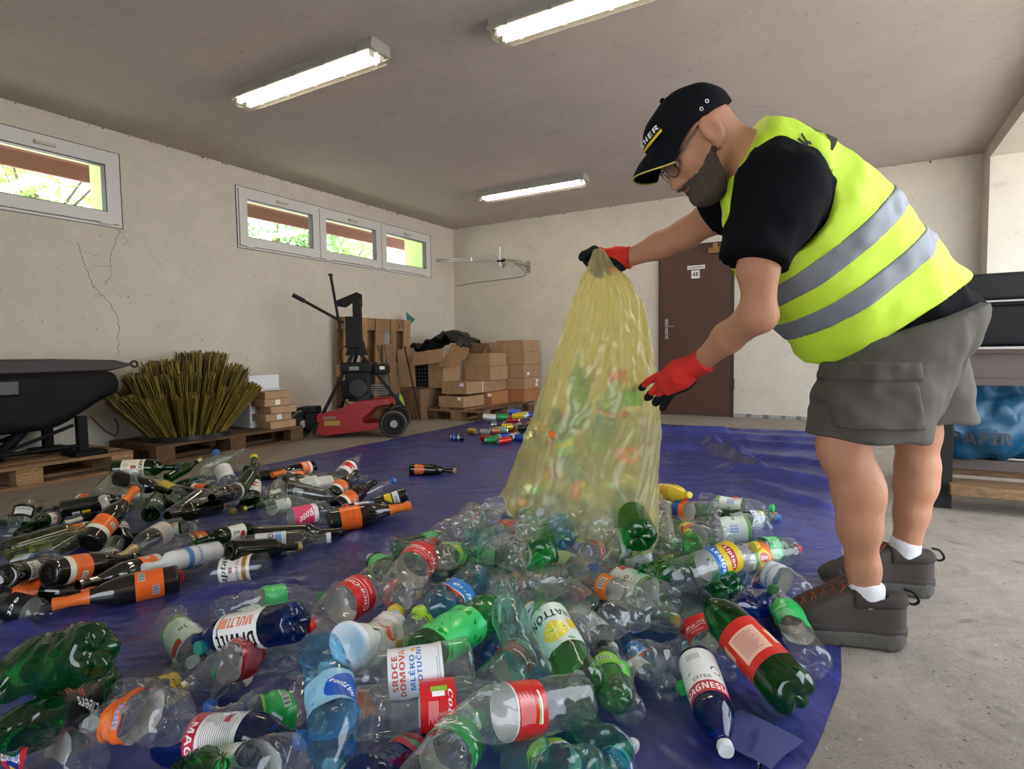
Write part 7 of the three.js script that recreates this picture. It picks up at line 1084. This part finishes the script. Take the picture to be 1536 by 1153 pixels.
    for (const [f, u] of [[-0.022, 0.048], [-0.046, 0.052]]) part('eyelet', new THREE.TorusGeometry(0.0042, 0.0014, 8, 16), std(lin(0.7, 0.7, 0.68), 0.3), cap, headW(f, u, 0.0965));
    const tex = canvasTex(512, 256, (x) => { x.clearRect(0, 0, 512, 256); x.fillStyle = '#f2f2ee'; x.font = 'bold 104px sans-serif'; x.textAlign = 'center'; x.fillText('KÄRCHER', 256, 130, 480); x.fillStyle = '#e5c21d'; x.fillRect(16, 160, 480, 44); });
    const Q = [], QU = [], QI = [], mu = 30, mv = 6; for (let j = 0; j <= mv; j++) for (let i = 0; i <= mu; i++) { const a = lerp(-0.85, 0.85, i / mu), v = j / mv, u = lerp(0.074, 0.116, v), rr = Math.sqrt(Math.max(0, 1 - ((u - 0.062) / 0.075) ** 2)); const f = lerp(0.0, 1, 1) * (Math.cos(a) * 0.118 * (0.90 + 0.10 * rr) - 0.004 - 0.22 * Math.max(0, u - 0.085)), w = Math.sin(a) * 0.108; Q.push(...headW(f, u, w)); QU.push(i / mu, v); }
    for (let j = 0; j < mv; j++) for (let i = 0; i < mu; i++) { const k = j * (mu + 1) + i; QI.push(k, k + 1, k + mu + 1, k + 1, k + mu + 2, k + mu + 1); }
    const qg = new THREE.BufferGeometry(); qg.setAttribute('position', new THREE.Float32BufferAttribute(Q, 3)); qg.setAttribute('uv', new THREE.Float32BufferAttribute(QU, 2)); qg.setIndex(QI); qg.computeVertexNormals();
    part('cap_print', qg, new THREE.MeshStandardMaterial({ map: tex, transparent: true, roughness: 0.7, side: THREE.DoubleSide }), cap);
  }
  // glasses
  {
    const gm = std(lin(0.10, 0.11, 0.13), 0.25, { metalness: 0.7 }), lens = phy({ color: 0xffffff, transmission: 1, roughness: 0.02, ior: 1.45 });
    const rim = []; for (const s of [1, -1]) { const pts = [[0.114, 0.012, 0.010], [0.112, 0.014, 0.035], [0.103, 0.01, 0.058], [0.103, -0.018, 0.056], [0.110, -0.026, 0.035], [0.113, -0.018, 0.014], [0.114, 0.012, 0.010]].map(([f, u, w]) => headW(f + 0.006, u, w * s)); rim.push(tube(pts, 0.0016, 50, 6), tube([headW(0.108, 0.006, 0.060 * s), headW(0.07, 0.014, 0.086 * s), headW(0.01, 0.024, 0.094 * s), headW(-0.012, 0.02, 0.095 * s), headW(-0.03, -0.002, 0.092 * s)], 0.0022, 40, 6)); }
    rim.push(tube([headW(0.120, 0.006, 0.011), headW(0.124, 0.01, 0), headW(0.120, 0.006, -0.011)], 0.0018, 16, 6));
    const g = part('glasses', merge(rim), gm, man);
    for (const s of [1, -1]) { const sh = new THREE.BufferGeometry(), c = [[0.119, 0.012, 0.010], [0.118, 0.014, 0.035], [0.109, 0.01, 0.058], [0.109, -0.018, 0.056], [0.116, -0.026, 0.035], [0.119, -0.018, 0.014]].map(([f, u, w]) => headW(f, u, w * s)); sh.setAttribute('position', new THREE.Float32BufferAttribute(c.flat(), 3)); sh.setIndex([0, 1, 5, 1, 4, 5, 1, 2, 4, 2, 3, 4]); sh.computeVertexNormals(); sh.setAttribute('uv', new THREE.Float32BufferAttribute(new Array(12).fill(0), 2)); part('lens', sh, lens, g); }
  }
  // gloves
  const fingers = (chains) => (x, y, z) => { let d = 9; for (const [pts, r0, r1] of chains) for (let i = 0; i + 1 < pts.length; i++) d = smin(d, cone3(x, y, z, pts[i], pts[i + 1], lerp(r0, r1, i / (pts.length - 1)), lerp(r0, r1, (i + 1) / (pts.length - 1))), 0.004); return d; };
  {
    // left hand: stretched towards the bag, its back to the camera
    const fg = fingers([[[[-0.636, 0.712, -0.082], [-0.658, 0.694, -0.118], [-0.671, 0.671, -0.150]], 0.0125, 0.010], [[[-0.624, 0.694, -0.080], [-0.640, 0.666, -0.117], [-0.652, 0.639, -0.150]], 0.0125, 0.0105], [[[-0.612, 0.676, -0.072], [-0.622, 0.648, -0.106], [-0.629, 0.622, -0.138]], 0.0125, 0.0105], [[[-0.598, 0.660, -0.060], [-0.606, 0.634, -0.09], [-0.611, 0.609, -0.117]], 0.0115, 0.0095], [[[-0.585, 0.742, -0.022], [-0.604, 0.730, -0.075], [-0.612, 0.705, -0.125]], 0.0145, 0.0115]]);
    const f = (x, y, z) => { let d = cone3(x, y, z, [-0.535, 0.76, 0.042], [-0.572, 0.735, -0.004], 0.036, 0.035); d = smin(d, cone3(x, y, z, [-0.598, 0.728, -0.022], [-0.622, 0.705, -0.068], 0.030, 0.022), 0.03); d = smin(d, cone3(x, y, z, [-0.574, 0.700, -0.012], [-0.602, 0.672, -0.055], 0.028, 0.020), 0.03); d = smin(d, cone3(x, y, z, [-0.586, 0.714, -0.018], [-0.612, 0.689, -0.062], 0.03, 0.022), 0.03); d = smin(d, fg(x, y, z), 0.006); d = Math.max(d, ((x + 0.531) * 0.62 + (y - 0.764) * 0.4 + (z - 0.052) * 0.68)); return d + n3(x * 40, y * 40, z * 40) * 0.0012; };
    const g = part('glove', nets(f, [-0.70, 0.585, -0.18], [-0.47, 0.82, 0.10], 0.0038), redM, man);
    part('cuff', nets((x, y, z) => Math.max(f(x, y, z) - 0.0028, Math.abs((x + 0.531) * 0.62 + (y - 0.764) * 0.4 + (z - 0.052) * 0.68 + 0.004) - 0.005), [-0.62, 0.68, -0.02], [-0.46, 0.84, 0.11], 0.0036), redM, g);
    part('palm_coating', nets((x, y, z) => { const tip = (x + 0.636) * -0.38 + (y - 0.665) * -0.56 + (z + 0.104) * -0.73; const under = (x + 0.59) * -0.1 + (y - 0.70) * -0.5 + (z + 0.03) * -0.35 + ((x + 0.59) * 0.55); return Math.max(f(x, y, z) - 0.0014, Math.min(-(tip - 0.026), -(((x + 0.585) * 0.62 - (y - 0.71) * 0.72 - (z + 0.02) * 0.12) - 0.026))); }, [-0.70, 0.585, -0.18], [-0.47, 0.82, 0.10], 0.0038), coatM, g);
  }
  {
    // right hand: closed round the gathered mouth of the bag
    const fg = fingers([[[[-0.758, 1.137, -0.322], [-0.800, 1.145, -0.312], [-0.836, 1.126, -0.306], [-0.842, 1.118, -0.308]], 0.0135, 0.0125], [[[-0.756, 1.128, -0.342], [-0.795, 1.135, -0.345], [-0.822, 1.112, -0.34], [-0.812, 1.092, -0.325]], 0.0135, 0.012], [[[-0.752, 1.112, -0.352], [-0.785, 1.112, -0.364], [-0.805, 1.09, -0.355], [-0.792, 1.074, -0.335]], 0.0135, 0.012], [[[-0.745, 1.096, -0.35], [-0.772, 1.088, -0.364], [-0.788, 1.07, -0.352], [-0.776, 1.06, -0.334]], 0.0125, 0.011], [[[-0.715, 1.10, -0.296], [-0.735, 1.078, -0.285], [-0.748, 1.066, -0.288]], 0.016, 0.0125]]);
    const f = (x, y, z) => { let d = cone3(x, y, z, [-0.672, 1.117, -0.312], [-0.712, 1.115, -0.316], 0.0345, 0.033); d = smin(d, cone3(x, y, z, [-0.718, 1.122, -0.316], [-0.758, 1.128, -0.332], 0.03, 0.021), 0.03); d = smin(d, cone3(x, y, z, [-0.715, 1.102, -0.322], [-0.75, 1.102, -0.344], 0.028, 0.020), 0.03); d = smin(d, fg(x, y, z), 0.010); return Math.max(d, (x + 0.672) * 0.9 + (z + 0.312) * 0.45) + n3(x * 40, y * 40, z * 40) * 0.0012; };
    const g = part('glove', nets(f, [-0.87, 1.03, -0.40], [-0.63, 1.18, -0.24], 0.0038), redM, man);
    part('cuff', nets((x, y, z) => Math.max(f(x, y, z) - 0.0028, Math.abs((x + 0.672) * 0.9 + (z + 0.312) * 0.45 + 0.004) - 0.005), [-0.72, 1.06, -0.37], [-0.62, 1.18, -0.25], 0.0036), redM, g);
    part('palm_coating', nets((x, y, z) => Math.max(f(x, y, z) - 0.0014, Math.min(x + 0.778 - 0.5 * (1.14 - y), (y - 1.118) * 0.8 + (x + 0.735) * 0.55 + 0.006)), [-0.87, 1.03, -0.40], [-0.63, 1.18, -0.24], 0.0038), coatM, g);
  }
  // shoes and socks, built pointing along +x and set down on the floor
  const shoe = (px, pz, yaw, ankle, sc) => {
    const m = new THREE.Matrix4().compose(V(px, 0.004, pz), new THREE.Quaternion().setFromAxisAngle(V(0, 1, 0), yaw), V(sc, sc, sc)), put = (g) => { g.applyMatrix4(m); return g; };
    const outline = (x, z, g) => { const c = 0.006 * Math.sin(x * 9), w = 0.053 - 0.006 * Math.exp(-(((x - 0.1) / 0.06) ** 2)) + 0.006 * Math.exp(-(((x - 0.2) / 0.06) ** 2)); const xe = x < 0.05 ? (0.05 - x) / 0.055 : x > 0.205 ? (x - 0.205) / 0.098 : 0; return (Math.pow(Math.pow(Math.abs(z - c) / (w + g), 2.4) + Math.pow(xe, 2.4), 1 / 2.4) - 1) * (w + g); };
    const soleF = (x, y, z) => Math.max(outline(x, z, 0.005), y - 0.036 - 0.012 * sstep(0.06 - x, 0, 0.08) , 0.016 * sstep(x, 0.22, 0.31) + 0.008 * sstep(0.03 - x, 0, 0.04) - y) + 0.0008 * Math.sin(x * 260) * (y < 0.012 ? 1 : 0);
    const s = part('shoe_sole', put(nets(soleF, [-0.03, -0.01, -0.08], [0.33, 0.07, 0.08], 0.0055)), soleM, man);
    const topY = (x) => x < 0.115 ? 0.122 + 0.014 * sstep(0.03 - x, 0, 0.05) + 0.012 * sstep(x, 0.07, 0.115) : lerp(0.134, 0.058, sstep(x, 0.115, 0.30));
    const upF = (x, y, z) => { let d = smax(outline(x, z, -0.001 - 0.04 * Math.max(0, y - 0.05)), y - topY(x) , 0.03); d = Math.max(d, 0.03 - y); d = smax(d, -cone3(x, y, z, [0.068, 0.112, 0.0], [0.062, 0.2, 0.0], 0.038, 0.046), 0.008); return d; };
    const u = part('shoe_upper', put(nets(upF, [-0.03, 0.015, -0.08], [0.33, 0.16, 0.08], 0.0048)), shoeM, man);
    part('toe_cap', put(nets((x, y, z) => Math.max(upF(x, y, z) - 0.003, Math.min(0.235 - x + 0.3 * y, y - 0.052), 0.028 - y), [-0.03, 0.015, -0.08], [0.33, 0.13, 0.08], 0.0055)), std(lin(0.04, 0.031, 0.027), 0.75), u);
    const lace = []; for (let i = 0; i < 5; i++) { const x = 0.128 + i * 0.023, y = topY(x) + 0.002; lace.push(tube([[x, y - 0.016, 0.028], [x + 0.006, y + 0.002, 0.0], [x + 0.014, y - 0.018, -0.028]], 0.0022, 14, 5), tube([[x, y - 0.016, -0.028], [x + 0.006, y + 0.004, 0.0], [x + 0.014, y - 0.018, 0.028]], 0.0022, 14, 5)); }
    lace.push(tube([[0.118, 0.138, 0.0], [0.13, 0.142, 0.03], [0.155, 0.115, 0.052], [0.14, 0.118, 0.036], [0.118, 0.138, 0.002]], 0.0022, 30, 5), tube([[0.118, 0.138, 0.0], [0.105, 0.134, 0.035], [0.125, 0.10, 0.055]], 0.0022, 20, 5), tube([[0.118, 0.138, 0.0], [0.135, 0.142, -0.025], [0.15, 0.12, -0.03]], 0.0022, 20, 5));
    part('laces', put(merge(lace)), std(lin(0.22, 0.055, 0.02), 0.8), u);
    part('heel_loop', put(tube([[-0.002, 0.136, 0], [-0.022, 0.13, 0], [-0.034, 0.108, 0], [-0.024, 0.1, 0], [-0.008, 0.104, 0]], 0.0034, 30, 6)), M.black, u);
    part('collar', put(nets((x, y, z) => Math.max(upF(x, y, z) - 0.004, y - 0.145, 0.104 - y - 0.1 * x, x - 0.118), [-0.03, 0.06, -0.075], [0.14, 0.16, 0.07], 0.0048)), std(lin(0.035, 0.022, 0.02), 0.85), u);
    part('sock', nets((x, y, z) => Math.max(cone3(x, y, z, ankle, [ankle[0], ankle[1] - 0.05, ankle[2]], 0.0445, 0.0425), (y - ankle[1] - 0.028 + 0.25 * (x - ankle[0])), ankle[1] - 0.05 - y) + n3(x * 30, y * 10, z * 30) * 0.001, [ankle[0] - 0.07, ankle[1] - 0.1, ankle[2] - 0.07], [ankle[0] + 0.07, ankle[1] + 0.06, ankle[2] + 0.07], 0.006), sockM, man);
  };
  shoe(-0.062, 0.228, Math.PI - 0.26, [-0.147, 0.145, 0.207], 1.08);
  shoe(0.240, -0.088, Math.PI - 0.26, [0.168, 0.155, -0.105], 1.06);
}
renderer.render(scene, camera);
